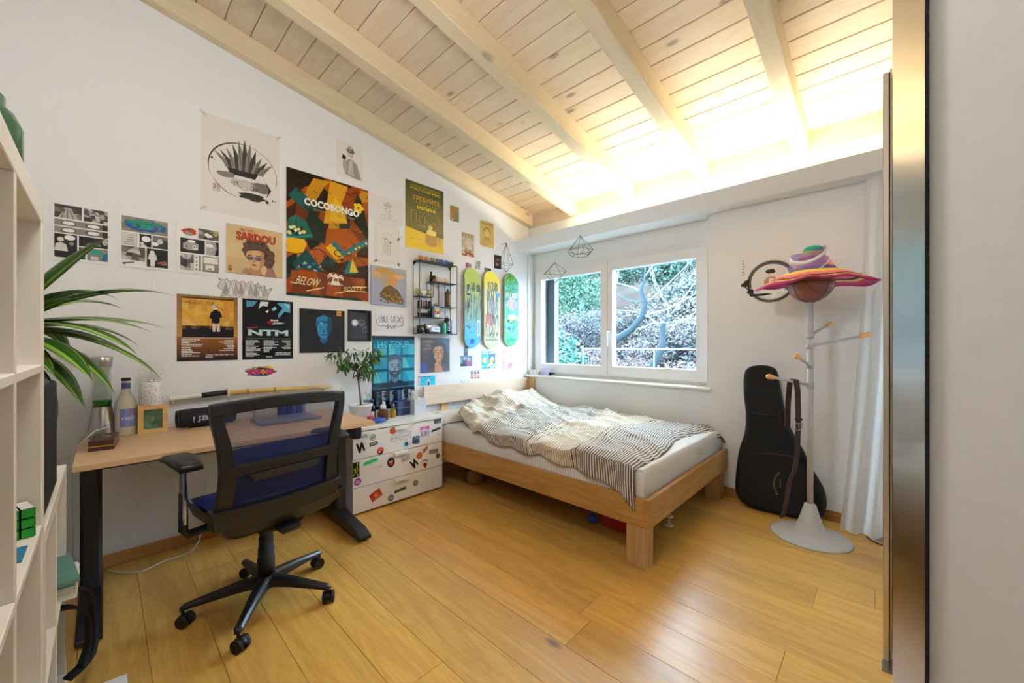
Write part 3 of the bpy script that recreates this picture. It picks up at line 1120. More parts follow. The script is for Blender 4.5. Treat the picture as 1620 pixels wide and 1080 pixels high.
m_ball, nt, p_ = new_mat('basketball_leather')
tcb = N(nt, 'ShaderNodeTexCoord')
vb = N(nt, 'ShaderNodeTexVoronoi', Scale=220.0)
nt.links.new(tcb.outputs['Object'], vb.inputs['Vector'])
bb = N(nt, 'ShaderNodeBump', Strength=0.5, Distance=0.002)
nt.links.new(vb.outputs['Distance'], bb.inputs['Height'])
nt.links.new(bb.outputs['Normal'], p_.inputs['Normal'])
p_.inputs['Base Color'].default_value = (*srgb('#7a3c24'), 1)
p_.inputs['Roughness'].default_value = 0.4
BC = Vector((SX, SY, 1.568))
ball = thing('basketball', (SX, SY, 1.455), 'brown leather basketball sitting on top of the coat stand', 'ball')
build('cover', MB().ball(BC, 0.119, 32), m_ball, ball)
sm_ = MB()
for R in (Euler((0, 0, 0.3)), Euler((PI / 2, 0, 0.9)), Euler((PI / 2, 0, 0.9 + PI / 2))):
    sm_.tube([BC + R.to_matrix() @ Vector((0.1192 * math.cos(t * PI / 20), 0.1192 * math.sin(t * PI / 20), 0)) for t in range(40)], 0.0016, n=6, closed=True)
for sg in (-1, 1):
    pts = []
    for t in range(40):
        a = t * PI / 20
        q = Vector((0.78 * math.cos(a), 0.62 * math.sin(a), 0))
        q.z = sg * math.sqrt(max(0.05, 1 - q.x * q.x - q.y * q.y))
        pts.append(BC + Euler((PI / 2, 0, 0.9)).to_matrix() @ (q.normalized() * 0.1192))
    sm_.tube(pts, 0.0016, n=6, closed=True)
build('seam', sm_, M('#1c1210', 0.6, name='seam_black'), ball)

# straw hat: rings of dyed straw
m_hat, nt, p_ = new_mat('dyed_straw')
av = N(nt, 'ShaderNodeVertexColor', layer_name='Col')
nt.links.new(av.outputs['Color'], p_.inputs['Base Color'])
p_.inputs['Roughness'].default_value = 0.75
th_ = N(nt, 'ShaderNodeTexCoord')
nh = N(nt, 'ShaderNodeTexNoise', Scale=160.0)
nt.links.new(th_.outputs['Object'], nh.inputs['Vector'])
bh = N(nt, 'ShaderNodeBump', Strength=0.6, Distance=0.004)
nt.links.new(nh.outputs['Fac'], bh.inputs['Height'])
nt.links.new(bh.outputs['Normal'], p_.inputs['Normal'])
hat_prof = [(0.0, 1.800, '#3fb59a'), (0.022, 1.799, '#3fb59a'), (0.040, 1.792, '#3fb59a'), (0.046, 1.776, '#2f9f8b'), (0.048, 1.764, '#2f9f8b'), (0.056, 1.752, '#e9cf3e'), (0.066, 1.728, '#f1d84a'), (0.078, 1.706, '#e77b78'),
            (0.090, 1.684, '#ea8a80'), (0.102, 1.664, '#ea7f74'), (0.112, 1.652, '#7a5a8c'), (0.124, 1.643, '#54498a'), (0.137, 1.637, '#54498a'), (0.150, 1.632, '#efd64a'), (0.172, 1.625, '#f2da50'),
            (0.188, 1.620, '#ee8a84'), (0.206, 1.615, '#e8747c'), (0.222, 1.611, '#2f2a5c'), (0.238, 1.607, '#e8c83c'), (0.256, 1.603, '#c33a78'), (0.286, 1.596, '#b8336f')]


def hat_pt(r, z, a):
    x, y = r * math.cos(a), r * math.sin(a)
    if r > 0.137:
        ca = math.cos(a + 1.47)                      # towards the doorway
        wf = max(0.0, ca) ** 1.3
        wb = max(0.0, -ca)
        dr = r - 0.137
        t = dr / 0.149
        de = dr * (1 - 0.30 * wf)
        fold = max(0.0, t - 0.5)
        de -= wf * fold * 0.10
        z = 1.637 - de * (0.50 + 0.45 * wf - 0.06 * wb + 0.10 * math.sin(a * 2 + 0.5)) - 0.02 * wf * fold + 0.006 * math.sin(7 * a) * t
        rr = 0.137 + de * (1 + 0.12 * (1 - wf))
        x, y = rr * math.cos(a), rr * math.sin(a)
    return (SX + 0.015 + x, SY + y, z)


NH = 72
hv, hf, hc = [], [], []
for r, z, c in hat_prof:
    for i in range(NH):
        hv.append(hat_pt(r, z - 0.005, 2 * PI * i / NH))
for k in range(len(hat_prof) - 1):
    for i in range(NH):
        hf.append((k * NH + i, k * NH + (i + 1) % NH, (k + 1) * NH + (i + 1) % NH, (k + 1) * NH + i))
        hc.append(srgb(hat_prof[k + 1][2]))


def col_mesh(name, v, f, cols, mats, off=(0, 0, 0), smooth=False):
    me = bpy.data.meshes.new(name)
    me.from_pydata([(a - off[0], b - off[1], c - off[2]) for a, b, c in v], [], f)
    me.materials.append(mats)
    at = me.color_attributes.new('Col', 'FLOAT_COLOR', 'CORNER')
    buf = []
    for p in me.polygons:
        c = cols[p.index]
        for _ in range(p.loop_total):
            buf += [c[0], c[1], c[2], 1.0]
    at.data.foreach_set('color', buf)
    if smooth:
        me.polygons.foreach_set('use_smooth', [True] * len(me.polygons))
    return me


hat = thing('straw_hat', (SX + 0.02, SY, 1.60), 'wide multicoloured straw hat perched on the basketball', 'hat')
o = link('straw_body', col_mesh('straw_body', hv, hf, hc, m_hat, (SX + 0.02, SY, 1.60), True), hat)
o.modifiers.new('t', 'SOLIDIFY').thickness = 0.004
WL[o.name] = (SX + 0.02, SY, 1.60)
rim = [hat_pt(0.286, 1.611, 2 * PI * i / NH) for i in range(NH)]
build('brim_edge', MB().tube(rim, 0.004, n=6, closed=True), M('#a92f66', 0.8, name='brim_binding'), hat)

# sun visor leaning on the crown of the hat, towards the camera and left
vis = thing('sun_visor', (SX - 0.06, SY - 0.08, 1.66), 'purple translucent sun visor with a white band over the straw hat', 'visor')
m_vis, nt, p_ = new_mat('purple_acetate')
p_.inputs['Base Color'].default_value = (*srgb('#5a3aa6'), 1)
p_.inputs['Roughness'].default_value = 0.12
p_.inputs['Alpha'].default_value = 0.62
vd = (-dep * 0.75 - lat * 0.62).normalized()
vs_ = Vector((-vd.y, vd.x, 0))
vc = Vector((SX, SY, 1.722)) - lat * 0.012


def vband(t, r, dz):
    a = (t - 0.5) * PI * 0.98
    q = vc + (vd * math.cos(a) + vs_ * math.sin(a)) * r + Vector((0, 0, dz))
    q.z += -0.055 * math.cos(a) + 0.025 + 0.28 * (q - vc).dot(lat)
    return q


bn = MB().grid(30, 1, lambda u, v: vband(u, 0.093 - 0.004 * v, 0.022 * v))
build('headband', bn, M('#e9e6e4', 0.6, name='white_band'), vis).modifiers.new('t', 'SOLIDIFY').thickness = 0.003
up = MB().grid(24, 4, lambda u, v: vband(u, 0.089 - 0.005 * v, 0.022 + 0.05 * v * math.sin(PI * u) ** 0.6))
build('crown_shield', up, m_vis, vis)
pk = MB().grid(24, 8, lambda u, v: vband(0.16 + 0.68 * u, 0.093 + 0.06 * v * math.sin(PI * (0.06 + 0.88 * u)) ** 0.5, -0.055 * v * math.sin(PI * (0.06 + 0.88 * u)) ** 0.5))
build('peak', pk, m_vis, vis)
ed = [vband(0.16 + 0.68 * i / 24, 0.093 + 0.06 * math.sin(PI * (0.06 + 0.88 * i / 24)) ** 0.5, -0.055 * math.sin(PI * (0.06 + 0.88 * i / 24)) ** 0.5) for i in range(25)]
build('peak_trim', MB().tube(ed, 0.003, n=6), M('#e9e6e4', 0.6, name='white_band'), vis)

# belt hung over the lowest arm
belt = thing('belt', (SX - 0.13, SY - 0.11, 0.955), 'brown leather belt with a steel buckle hanging from the lowest stand arm', 'belt')
b0 = Vector((SX, SY, 0.936)) + (lat * -0.275 + dep * -0.06 + Vector((0, 0, 0.055))) * 0.45
fwd = -dep
path = [(-0.02, 0.024, -0.28), (-0.019, 0.022, -0.14), (-0.012, 0.016, -0.01), (-0.004, 0.0, 0.018), (0.004, -0.016, 0.012), (0.008, -0.024, -0.06), (0.008, -0.028, -0.25), (0.0, -0.032, -0.42), (-0.02, -0.036, -0.53), (-0.055, -0.04, -0.60), (-0.07, -0.042, -0.68), (-0.085, -0.044, -0.76), (-0.10, -0.046, -0.81)]
pp = [b0 + lat * a - fwd * b + Vector((0, 0, c)) for a, b, c in path]
bm_ = MB()
vs = []
for i, q in enumerate(pp):
    sl = 0.6 if i > 7 else 0.0
    sd = (lat * 0.017)
    if i > 6:
        sd = (lat * 0.016 + Vector((0, 0, 0.006)))
    for a, b in ((-1, 0), (1, 0), (1, 1), (-1, 1)):
        vs.append(q + sd * a + fwd * (0.0035 * b))
fs = [(4 * i + j, 4 * i + (j + 1) % 4, 4 * i + 4 + (j + 1) % 4, 4 * i + 4 + j) for i in range(len(pp) - 1) for j in range(4)] + [(0, 1, 2, 3), tuple(4 * (len(pp) - 1) + j for j in range(4))]
bm_.add(vs, fs)
build('strap', bm_, M('#3a211b', 0.35, name='belt_leather'), belt)
bq = pp[6] + fwd * 0.006 + Vector((0, 0, -0.02))
bk = MB()
c4 = [bq + lat * a + Vector((0, 0, z)) for a, z in ((-0.022, -0.02), (0.022, -0.02), (0.022, 0.022), (-0.022, 0.022))]
bk.tube(c4, 0.0028, n=8, closed=True)
bk.tube([bq + Vector((0, 0, 0.022)), bq + Vector((0, 0, -0.02)) + fwd * 0.003], 0.0022, n=6)
build('buckle', bk, CHROME, belt)
build('belt_loop', MB().box(bq + Vector((-0.02, -0.012, 0.04)), bq + Vector((0.02, 0.006, 0.052)), bev=0.003), M('#241412', 0.4, name='loop_leather'), belt)

# ------------------------------------------------------------------ guitar gig bag leaning on the window wall
GO = [(-0.741, 0.987), (-0.704, 1.025), (-0.655, 1.036), (-0.582, 1.03), (-0.545, 0.995), (-0.525, 0.841), (-0.5, 0.706), (-0.477, 0.613), (-0.433, 0.521), (-0.393, 0.455), (-0.368, 0.372),
      (-0.325, 0.300), (-0.278, 0.207), (-0.268, 0.10), (-0.30, 0.035), (-0.36, 0.006), (-0.43, 0.0), (-0.60, 0.0), (-0.69, 0.008), (-0.755, 0.04), (-0.79, 0.103), (-0.785, 0.234), (-0.767, 0.413), (-0.728, 0.535), (-0.722, 0.68), (-0.742, 0.824)]


def smooth_loop(pts, it=2):
    for _ in range(it):
        q = []
        for i in range(len(pts)):
            a, b = pts[i], pts[(i + 1) % len(pts)]
            q += [(a[0] * 0.75 + b[0] * 0.25, a[1] * 0.75 + b[1] * 0.25), (a[0] * 0.25 + b[0] * 0.75, a[1] * 0.25 + b[1] * 0.75)]
        pts = q
    return pts


def gy(x, z):
    return 3.202 + 0.110 * (x + 0.78) + 0.045 * z


def inset(pts, d):
    out = []
    n = len(pts)
    for i in range(n):
        a, b = Vector(pts[i - 1]), Vector(pts[(i + 1) % n])
        t = (b - a).normalized()
        nrm = Vector((-t.y, t.x)) if True else None
        out.append((pts[i][0] - nrm.x * d, pts[i][1] - nrm.y * d))
    return out


GS = smooth_loop(GO, 2)
area2 = sum(GS[i - 1][0] * GS[i][1] - GS[i][0] * GS[i - 1][1] for i in range(len(GS)))
sgn = -1 if area2 > 0 else 1
bag = thing('guitar_bag', (-0.53, 3.28, 0), 'black padded guitar gig bag leaning on the window wall', 'guitar bag')
BKF = M('#0b0b10', 0.75, bump=0.2, bscale=500, name='black_nylon')
gb = MB()
loops = []
for d, yo in ((0.028, 0.0), (0.010, 0.004), (0.0, 0.018), (0.0, 0.065), (0.02, 0.078)):
    lp = inset(GS, sgn * d)
    loops.append([(p[0], gy(p[0], p[1]) + yo, max(0.0, p[1])) for p in lp])
n = len(GS)
vs = [q for lp in loops for q in lp]
fs = [(k * n + i, k * n + (i + 1) % n, (k + 1) * n + (i + 1) % n, (k + 1) * n + i) for k in range(4) for i in range(n)]
fs += [list(range(n)), [4 * n + i for i in range(n - 1, -1, -1)]]
gb.add(vs, fs, 0, True)
build('bag_body', gb, BKF, bag)
for k in (2, 3):
    build('piping', MB().tube(loops[k], 0.0035, n=6, closed=True), M('#15151a', 0.6, name='piping'), bag)
pk_ = [(-0.665, 0.70), (-0.535, 0.70), (-0.535, 0.71), (-0.575, 0.99), (-0.66, 0.99), (-0.70, 0.93)]
g2 = MB().prism(smooth_loop([(-0.69, 0.70), (-0.525, 0.70), (-0.56, 0.97), (-0.60, 1.0), (-0.67, 1.0), (-0.71, 0.96)], 1), lambda p: (p[0], gy(*p) - 0.012, p[1]), lambda p: (p[0], gy(*p) + 0.002, p[1]))
build('neck_pocket', g2, BKF, bag)
g2 = MB().prism(smooth_loop([(-0.64, 0.42), (-0.41, 0.425), (-0.34, 0.26), (-0.32, 0.10), (-0.40, 0.03), (-0.62, 0.03), (-0.70, 0.10), (-0.69, 0.30)], 2), lambda p: (p[0], gy(*p) - 0.02, p[1]), lambda p: (p[0], gy(*p) + 0.002, p[1]))
build('front_pocket', g2, BKF, bag)
for zp in (((-0.64, 0.418), (-0.55, 0.424), (-0.47, 0.425), (-0.41, 0.42)), ((-0.69, 0.695), (-0.6, 0.692), (-0.525, 0.695))):
    build('pocket_zip', MB().tube([(x, gy(x, z) - (0.021 if z < 0.5 else 0.013), z) for x, z in zp], 0.0035, n=6), M('#2a2a30', 0.35, name='zip'), bag)

# ------------------------------------------------------------------ sheer curtain
m_cur, nt, p_ = new_mat('sheer_voile')
p_.inputs['Base Color'].default_value = (*srgb('#eeeae6'), 1)
p_.inputs['Roughness'].default_value = 0.9
p_.inputs['Specular IOR Level'].default_value = 0.05
p_.inputs['Transmission Weight'].default_value = 0.0
p_.inputs['Subsurface Weight'].default_value = 0.0
tr_ = N(nt, 'ShaderNodeBsdfTranslucent', Color=(*srgb('#efece8'), 1))
mxs = N(nt, 'ShaderNodeMixShader')
mxs.inputs[0].default_value = 0.35
nt.links.new(p_.outputs[0], mxs.inputs[1])
nt.links.new(tr_.outputs[0], mxs.inputs[2])
nt.links.new(mxs.outputs[0], nt.nodes['Material Output'].inputs['Surface'])
cu = MB()


def curt(u, v):                     # u across, v down
    xl = -0.078 - 0.118 * v ** 1.7
    x = xl + (0.80 - xl) * u
    y = 3.305 + 0.028 * math.sin(u * 70) * (0.5 + 0.5 * v) - 0.085 * v ** 1.5 + 0.012 * math.sin(u * 23 + 1.3 + v) * v
    z = 2.235 - (2.225 - 0.012 * math.sin(u * 18)) * v
    if u < 0.06:
        y -= 0.03 * (1 - u / 0.06) * v
    return (x, y, z)


cu.grid(150, 30, curt)
solo('curtain', cu, m_cur, (0.3, 3.27, 0.01), 'sheer white curtain hanging from the cove at the right', 'curtain')
solo('curtain_rail', MB().box((-0.10, 3.295, 2.232), (0.9, 3.32, 2.243)), WHITE_PVC, (0.4, 3.307, 2.232), 'slim white curtain rail under the cove board', 'curtain rail')
solo('metal_foot', MB().lathe([(0.10, 0.0), (0.105, 0.004), (0.10, 0.018), (0.02, 0.022), (0.0, 0.022)], (0.03, 3.26, 0), 32), STEEL, (0.03, 3.26, 0), 'round metal foot peeking out below the curtain hem', 'lamp foot')


# ------------------------------------------------------------------ flat printed things
_tx = {}


def text_polys(s, bold=0.0):
    key = (s, bold)
    if key not in _tx:
        c = bpy.data.curves.new('lettering', 'FONT')
        c.body = s
        c.resolution_u = 2
        c.offset = bold
        o = bpy.data.objects.new('lettering', c)
        m = o.to_mesh()
        vs = [(v.co.x, v.co.y) for v in m.vertices]
        fs = [tuple(p.vertices) for p in m.polygons]
        o.to_mesh_clear()
        bpy.data.objects.remove(o)
        bpy.data.curves.remove(c)
        x0, x1 = min(v[0] for v in vs), max(v[0] for v in vs)
        y0, y1 = min(v[1] for v in vs), max(v[1] for v in vs)
        vs = [((v[0] - x0) / max(1e-6, x1 - x0), (v[1] - y0) / max(1e-6, y1 - y0)) for v in vs]
        _tx[key] = (vs, fs)
    return _tx[key]


def clip(pts):
    for ax, lim, sg in ((0, 0.0, 1), (0, 1.0, -1), (1, 0.0, 1), (1, 1.0, -1)):
        out = []
        for i in range(len(pts)):
            a, b = pts[i - 1], pts[i]
            ia, ib = (a[ax] - lim) * sg >= 0, (b[ax] - lim) * sg >= 0
            if ia != ib:
                t = (lim - a[ax]) / (b[ax] - a[ax])
                out.append((a[0] + (b[0] - a[0]) * t, a[1] + (b[1] - a[1]) * t))
            if ib:
                out.append(b)
        pts = out
        if len(pts) < 3:
            return []
    return pts


class Art:
    """flat print: u 0..1 to the right, v 0..1 upwards, on a sheet w by h metres"""

    def __init__(self, w, h, base='#efece6', seed=1, doclip=True):
        self.w, self.h, self.base = w, h, srgb(base)
        self.P = []
        self.lay = 1
        self.r = random.Random(seed)
        self.doclip = doclip
        self.as_ = w / h

    def poly(self, pts, c, same=False):
        if not same:
            self.lay += 1
        p = clip([tuple(q) for q in pts]) if self.doclip else pts
        if len(p) >= 3:
            self.P.append((p, srgb(c) if isinstance(c, str) else c, self.lay))
        return self

    def rect(self, u0, v0, u1, v1, c, same=False):
        return self.poly([(u0, v0), (u1, v0), (u1, v1), (u0, v1)], c, same)

    def ell(self, u, v, ru, rv=None, c='#000000', rot=0.0, n=20, a0=0.0, a1=2 * PI, same=False):
        rv = ru if rv is None else rv      # both in widths
        cs, sn = math.cos(rot), math.sin(rot)
        pts = []
        for i in range(n):
            a = a0 + (a1 - a0) * i / (n if abs(a1 - a0 - 2 * PI) < 1e-6 else n - 1)
            x, y = ru * math.cos(a), rv * math.sin(a)
            pts.append((u + x * cs - y * sn, v + (x * sn + y * cs) * self.as_))
        return self.poly(pts, c, same)

    def blob(self, u, v, ru, rv, c, n=14, jag=0.25, same=False, rot=0.0):
        pts = []
        cs, sn = math.cos(rot), math.sin(rot)
        for i in range(n):
            a = 2 * PI * i / n
            k = 1 + self.r.uniform(-jag, jag)
            x, y = ru * k * math.cos(a), rv * k * math.sin(a)
            pts.append((u + x * cs - y * sn, v + (x * sn + y * cs) * self.as_))
        return self.poly(pts, c, same)

    def line(self, pts, wd, c, taper=False):
        self.lay += 1
        n = len(pts)
        for i in range(n - 1):
            ax, ay = pts[i][0], pts[i][1] / self.as_
            bx, by = pts[i + 1][0], pts[i + 1][1] / self.as_
            L = math.hypot(bx - ax, by - ay)
            if L < 1e-6:
                continue
            nx, ny = -(by - ay) / L, (bx - ax) / L
            w0 = wd * 0.5 * ((math.sin(PI * (i + 0.15) / (n - 0.7)) if taper else 1))
            w1 = wd * 0.5 * ((math.sin(PI * (i + 1.15) / (n - 0.7)) if taper else 1))
            ex, ey = (bx - ax) / L * wd * 0.2, (by - ay) / L * wd * 0.2
            q = [(ax + nx * w0 - ex, ay + ny * w0 - ey), (ax - nx * w0 - ex, ay - ny * w0 - ey), (bx - nx * w1 + ex, by - ny * w1 + ey), (bx + nx * w1 + ex, by + ny * w1 + ey)]
            self.poly([(x, y * self.as_) for x, y in q], c, True)
        return self

    def arc(self, u, v, ru, rv, a0, a1, wd, c, n=20, taper=False):
        return self.line([(u + ru * math.cos(a0 + (a1 - a0) * i / n), v + rv * self.as_ * math.sin(a0 + (a1 - a0) * i / n)) for i in range(n + 1)], wd, c, taper)

    def text(self, s, u, v, w, h, c, bold=0.0, shear=0.0, rot=0.0, rise=0.0):
        self.lay += 1
        vs, fs = text_polys(s, bold)
        cs, sn = math.cos(rot), math.sin(rot)
        q = []
        for x, y in vs:
            X = (x * w + shear * y * h / self.as_)
            Y = (y * h + rise * x) / self.as_
            q.append((u + X * cs - Y * sn, v + (X * sn + Y * cs) * self.as_))
        for f in fs:
            self.P.append(([q[i] for i in f], srgb(c), self.lay))
        return self

    def cells(self, u0, v0, u1, v1, nx, ny, cols, jit=0.4):
        self.lay += 1
        dx, dy = (u1 - u0) / nx, (v1 - v0) / ny
        g = {}
        for i in range(nx + 1):
            for j in range(ny + 1):
                x, y = u0 + i * dx, v0 + j * dy
                if 0 < i < nx:
                    x += self.r.uniform(-jit, jit) * dx
                if 0 < j < ny:
                    y += self.r.uniform(-jit, jit) * dy
                g[i, j] = (x, y)
        for i in range(nx):
            for j in range(ny):
                self.poly([g[i, j], g[i + 1, j], g[i + 1, j + 1], g[i, j + 1]], self.r.choice(cols), True)
        return self

    def grad(self, u0, v0, u1, v1, c0, c1, n=10):
        """a printed blend, bottom to top"""
        self.lay += 1
        a, b = srgb(c0), srgb(c1)
        for i in range(n):
            t = (i + 0.5) / n
            self.rect(u0, v0 + (v1 - v0) * i / n, u1, v0 + (v1 - v0) * (i + 1) / n, tuple(a[k] + (b[k] - a[k]) * t for k in range(3)), True)
        return self

    def list_(self, u, v, w, h, n, c, right=False):
        """a block of small print"""
        self.lay += 1
        for i in range(n):
            l = w * self.r.uniform(0.35, 1.0)
            y = v + h * (n - 1 - i) / n
            x = u + (w - l if right else 0)
            k = x
            while k < x + l - 0.005:
                k2 = min(x + l, k + self.r.uniform(0.02, 0.06))
                self.rect(k, y, k2, y + h / n * 0.52, c, True)
                k = k2 + 0.006
        return self

    def person(self, u, v, s, skin, hair, shade, shirt, turn=0.0, glasses=None, beard=None, longhair=False, dark=None):
        """a plain portrait bust, s = head half-width in sheet widths"""
        A = self.as_
        P = lambda pts, c: self.poly([(u + x * s, v + y * s * A) for x, y in pts], c)
        if longhair:
            P([(-1.25, 1.3), (-0.6, 1.75), (0.5, 1.75), (1.2, 1.3), (1.45, 0.2), (1.5, -1.6), (0.8, -2.0), (-0.9, -2.0), (-1.5, -1.6), (-1.45, 0.1)], hair)
        P([(-0.5, -0.7), (0.5, -0.7), (0.6, -1.6), (1.9, -2.1), (2.4, -3.2), (-2.4, -3.2), (-1.9, -2.1), (-0.6, -1.6)], shirt)
        P([(-0.45, -0.6), (0.45, -0.6), (0.52, -1.55), (0.0, -1.95), (-0.52, -1.55)], shade)
        P([(-0.92, 0.5), (-0.7, 1.15), (0, 1.4), (0.7, 1.15), (0.92, 0.5), (0.9, -0.1), (0.7, -0.75), (0.3, -1.12), (0, -1.2), (-0.3, -1.12), (-0.7, -0.75), (-0.9, -0.1)], skin)
        P([(0.15, 1.3), (0.7, 1.1), (0.92, 0.5), (0.9, -0.1), (0.7, -0.75), (0.3, -1.12), (0.45, -0.4), (0.35, 0.2), (0.5, 0.7)], shade)
        P([(-1.0, 0.35), (-1.1, 1.0), (-0.7, 1.6), (0, 1.75), (0.7, 1.6), (1.1, 1.0), (1.0, 0.35), (0.85, 0.8), (0.5, 1.05), (-0.2, 1.0), (-0.75, 0.85)], hair)
        if beard:
            P([(-0.85, -0.2), (-0.45, -0.45), (0.0, -0.38), (0.45, -0.45), (0.85, -0.2), (0.72, -0.8), (0.3, -1.2), (0, -1.28), (-0.3, -1.2), (-0.72, -0.8)], beard)
            P([(-0.25, -0.62), (0.25, -0.62), (0.18, -0.76), (-0.18, -0.76)], skin)
        d = dark or hair
        for sg in (-1, 1):
            x = 0.4 * sg + turn
            P([(x - 0.26, 0.36), (x + 0.26, 0.36), (x + 0.2, 0.44), (x - 0.2, 0.46)], d)
            if glasses:
                P([(x - 0.33, 0.26), (x + 0.33, 0.28), (x + 0.3, -0.02), (x + 0.1, -0.14), (x - 0.12, -0.14), (x - 0.3, 0.0)], glasses)
            else:
                P([(x - 0.2, 0.14), (x, 0.23), (x + 0.2, 0.14), (x, 0.07)], d)
        P([(turn - 0.06, 0.2), (turn + 0.06, 0.2), (turn + 0.17, -0.28), (turn, -0.36), (turn - 0.17, -0.28)], shade)
        if not beard:
            P([(turn - 0.3, -0.62), (turn, -0.55), (turn + 0.3, -0.62), (turn, -0.74)], d)
        return self

    def scrib(self, u0, v0, u1, v1, n, wd, c, tall=True):
        """a row of loose pen strokes like a written tag"""
        dx = (u1 - u0) / n
        for i in range(n):
            x = u0 + dx * (i + 0.5)
            pts = []
            for k in range(5):
                pts.append((x + self.r.uniform(-0.7, 0.7) * dx, v0 + (v1 - v0) * (self.r.random() if k % 2 else (0.05 if k % 4 == 0 else 0.95))))
            self.line(pts, wd, c)
        return self


STEP = 0.00006


def sheet_geo(art, thick, outline=None, hide_base=False):
    """verts in sheet axes (metres along u, along v, out of the wall)"""
    w, h = art.w, art.h
    V, F, C = [], [], []
    if outline is None:
        outline = [(0, 0), (1, 0), (1, 1), (0, 1)]
    n = len(outline)
    if not hide_base:
        V += [(p[0] * w, p[1] * h, thick) for p in outline] + [(p[0] * w, p[1] * h, 0) for p in outline]
        F.append(list(range(n)))
        F += [[n + i, n + (i + 1) % n, (i + 1) % n, i] for i in range(n)]
        C += [art.base] * (n + 1)
    for pts, c, lay in art.P:
        b = len(V)
        z = thick + lay * STEP
        V += [(p[0] * w, p[1] * h, z) for p in pts]
        F.append(list(range(b, b + len(pts))))
        C.append(c)
    return V, F, C


def hang(name, art, wall, a0, z0, label, cat, thick=0.0012, tilt=0.0, group=None, outline=None, mat=None, gap=0.0006, bend=None, parent=None, off=None):
    """fix a sheet flat to the poster wall ('A'), window wall ('B') or a given plane; a0 = its left edge along the wall, z0 = its foot"""
    V, F, C = sheet_geo(art, thick, outline)
    ct, st = math.cos(tilt), math.sin(tilt)
    out = []
    for x, y, d in V:
        X, Y = (x - art.w / 2) * ct - (y - art.h / 2) * st, (x - art.w / 2) * st + (y - art.h / 2) * ct
        if bend:
            d = d + bend(X / art.w, Y / art.h)
        if wall == 'A':
            out.append((d + gap, X, Y + art.h / 2))
        else:
            out.append((X, -d - gap, Y + art.h / 2))
    me = col_mesh(name, out, F, C, mat or PRINT)
    if wall == 'A':
        loc = ((XW if off is None else off), a0 + art.w / 2, z0)
    else:
        loc = (a0 + art.w / 2, YB if off is None else off, z0)
    o = link(name, me, parent)
    po = origin(parent)
    o.location = tuple(l - p for l, p in zip(loc, po))
    WL[o.name] = loc
    if label:
        o['label'] = label
    if cat:
        o['category'] = cat
    if group:
        o['group'] = group
    return o


def tapes(o, w, h, spots, col='#e4dccb'):
    for (u, v) in spots:
        t = MB().box((0.0018, -0.018, -0.007), (0.0022, 0.018, 0.007), rot=(0.7, 0, 0) if (u - .5) * (v - .5) > 0 else (-0.7, 0, 0))
        q = link('tape', t.mesh('tape', M(col, 0.4, name='tape')), o)
        q.location = (0, (u - 0.5) * w, v * h)


COMIC = 'comic strip pages'
# comic page 1
W_, H_ = 0.206, 0.293
a = Art(W_, H_, '#eeebe4', 11)
def panel(a, u0, v0, u1, v1, bg, cols=None, n=4):
    a.rect(u0, v0, u1, v1, bg)
    if cols:
        a.cells(u0, v0, u1, v1, n, n, cols)
G4 = ['#3a3734', '#75706a', '#a8a39b', '#57534e', '#c9c4ba']
panel(a, 0.05, 0.73, 0.50, 0.96, '#777169', G4, 5)
a.poly([(0.10, 0.73), (0.46, 0.73), (0.33, 0.88), (0.22, 0.88)], '#b4aea4')
for x in (0.16, 0.26, 0.36):
    a.line([(x, 0.73), (0.2 + (x - 0.1) * 0.4, 0.88)], 0.012, '#3a3734')
panel(a, 0.53, 0.73, 0.95, 0.96, '#5e5953', G4, 6)
for v0 in (0.60, 0.475):
    a.rect(0.05, v0, 0.95, v0 + 0.105, '#8b857b')
    a.ell(0.28, v0 + 0.052, 0.13, 0.058, '#514c46')
    a.ell(0.28, v0 + 0.052, 0.105, 0.045, '#efece6')
    a.ell(0.70, v0 + 0.052, 0.15, 0.060, '#514c46')
    a.ell(0.70, v0 + 0.052, 0.11, 0.045, '#efece6')
    a.rect(0.85, v0, 0.95, v0 + 0.105, '#26231f')
panel(a, 0.05, 0.05, 0.42, 0.455, '#1d1b19')
a.ell(0.15, 0.36, 0.055, 0.055, '#d9d4ca').poly([(0.05, 0.16), (0.07, 0.28), (0.15, 0.31), (0.24, 0.28), (0.27, 0.16)], '#d9d4ca').ell(0.3, 0.4, 0.09, 0.06, '#f4f2ee').ell(0.33, 0.3, 0.045, 0.045, '#8a847b')
panel(a, 0.45, 0.28, 0.95, 0.455, '#1d1b19')
a.poly([(0.55, 0.30), (0.85, 0.31), (0.8, 0.37), (0.6, 0.35)], '#6d6860').ell(0.9, 0.40, 0.05, 0.09, '#b9b3a9')
panel(a, 0.45, 0.05, 0.56, 0.26, '#1d1b19', ['#1d1b19', '#4c7f78', '#26231f'], 3)
panel(a, 0.59, 0.05, 0.95, 0.26, '#8b857b')
a.blob(0.76, 0.19, 0.12, 0.06, '#2f9c86', 14, 0.3).poly([(0.84, 0.05), (0.95, 0.05), (0.95, 0.2), (0.87, 0.18)], '#1f6f9c').rect(0.65, 0.06, 0.78, 0.12, '#d9d4ca')
hang('comic_page', a, 'A', -0.187, 1.615, 'black and white comic page at far left, two wide eye panels across it', 'comic page', 0.003, group=COMIC)
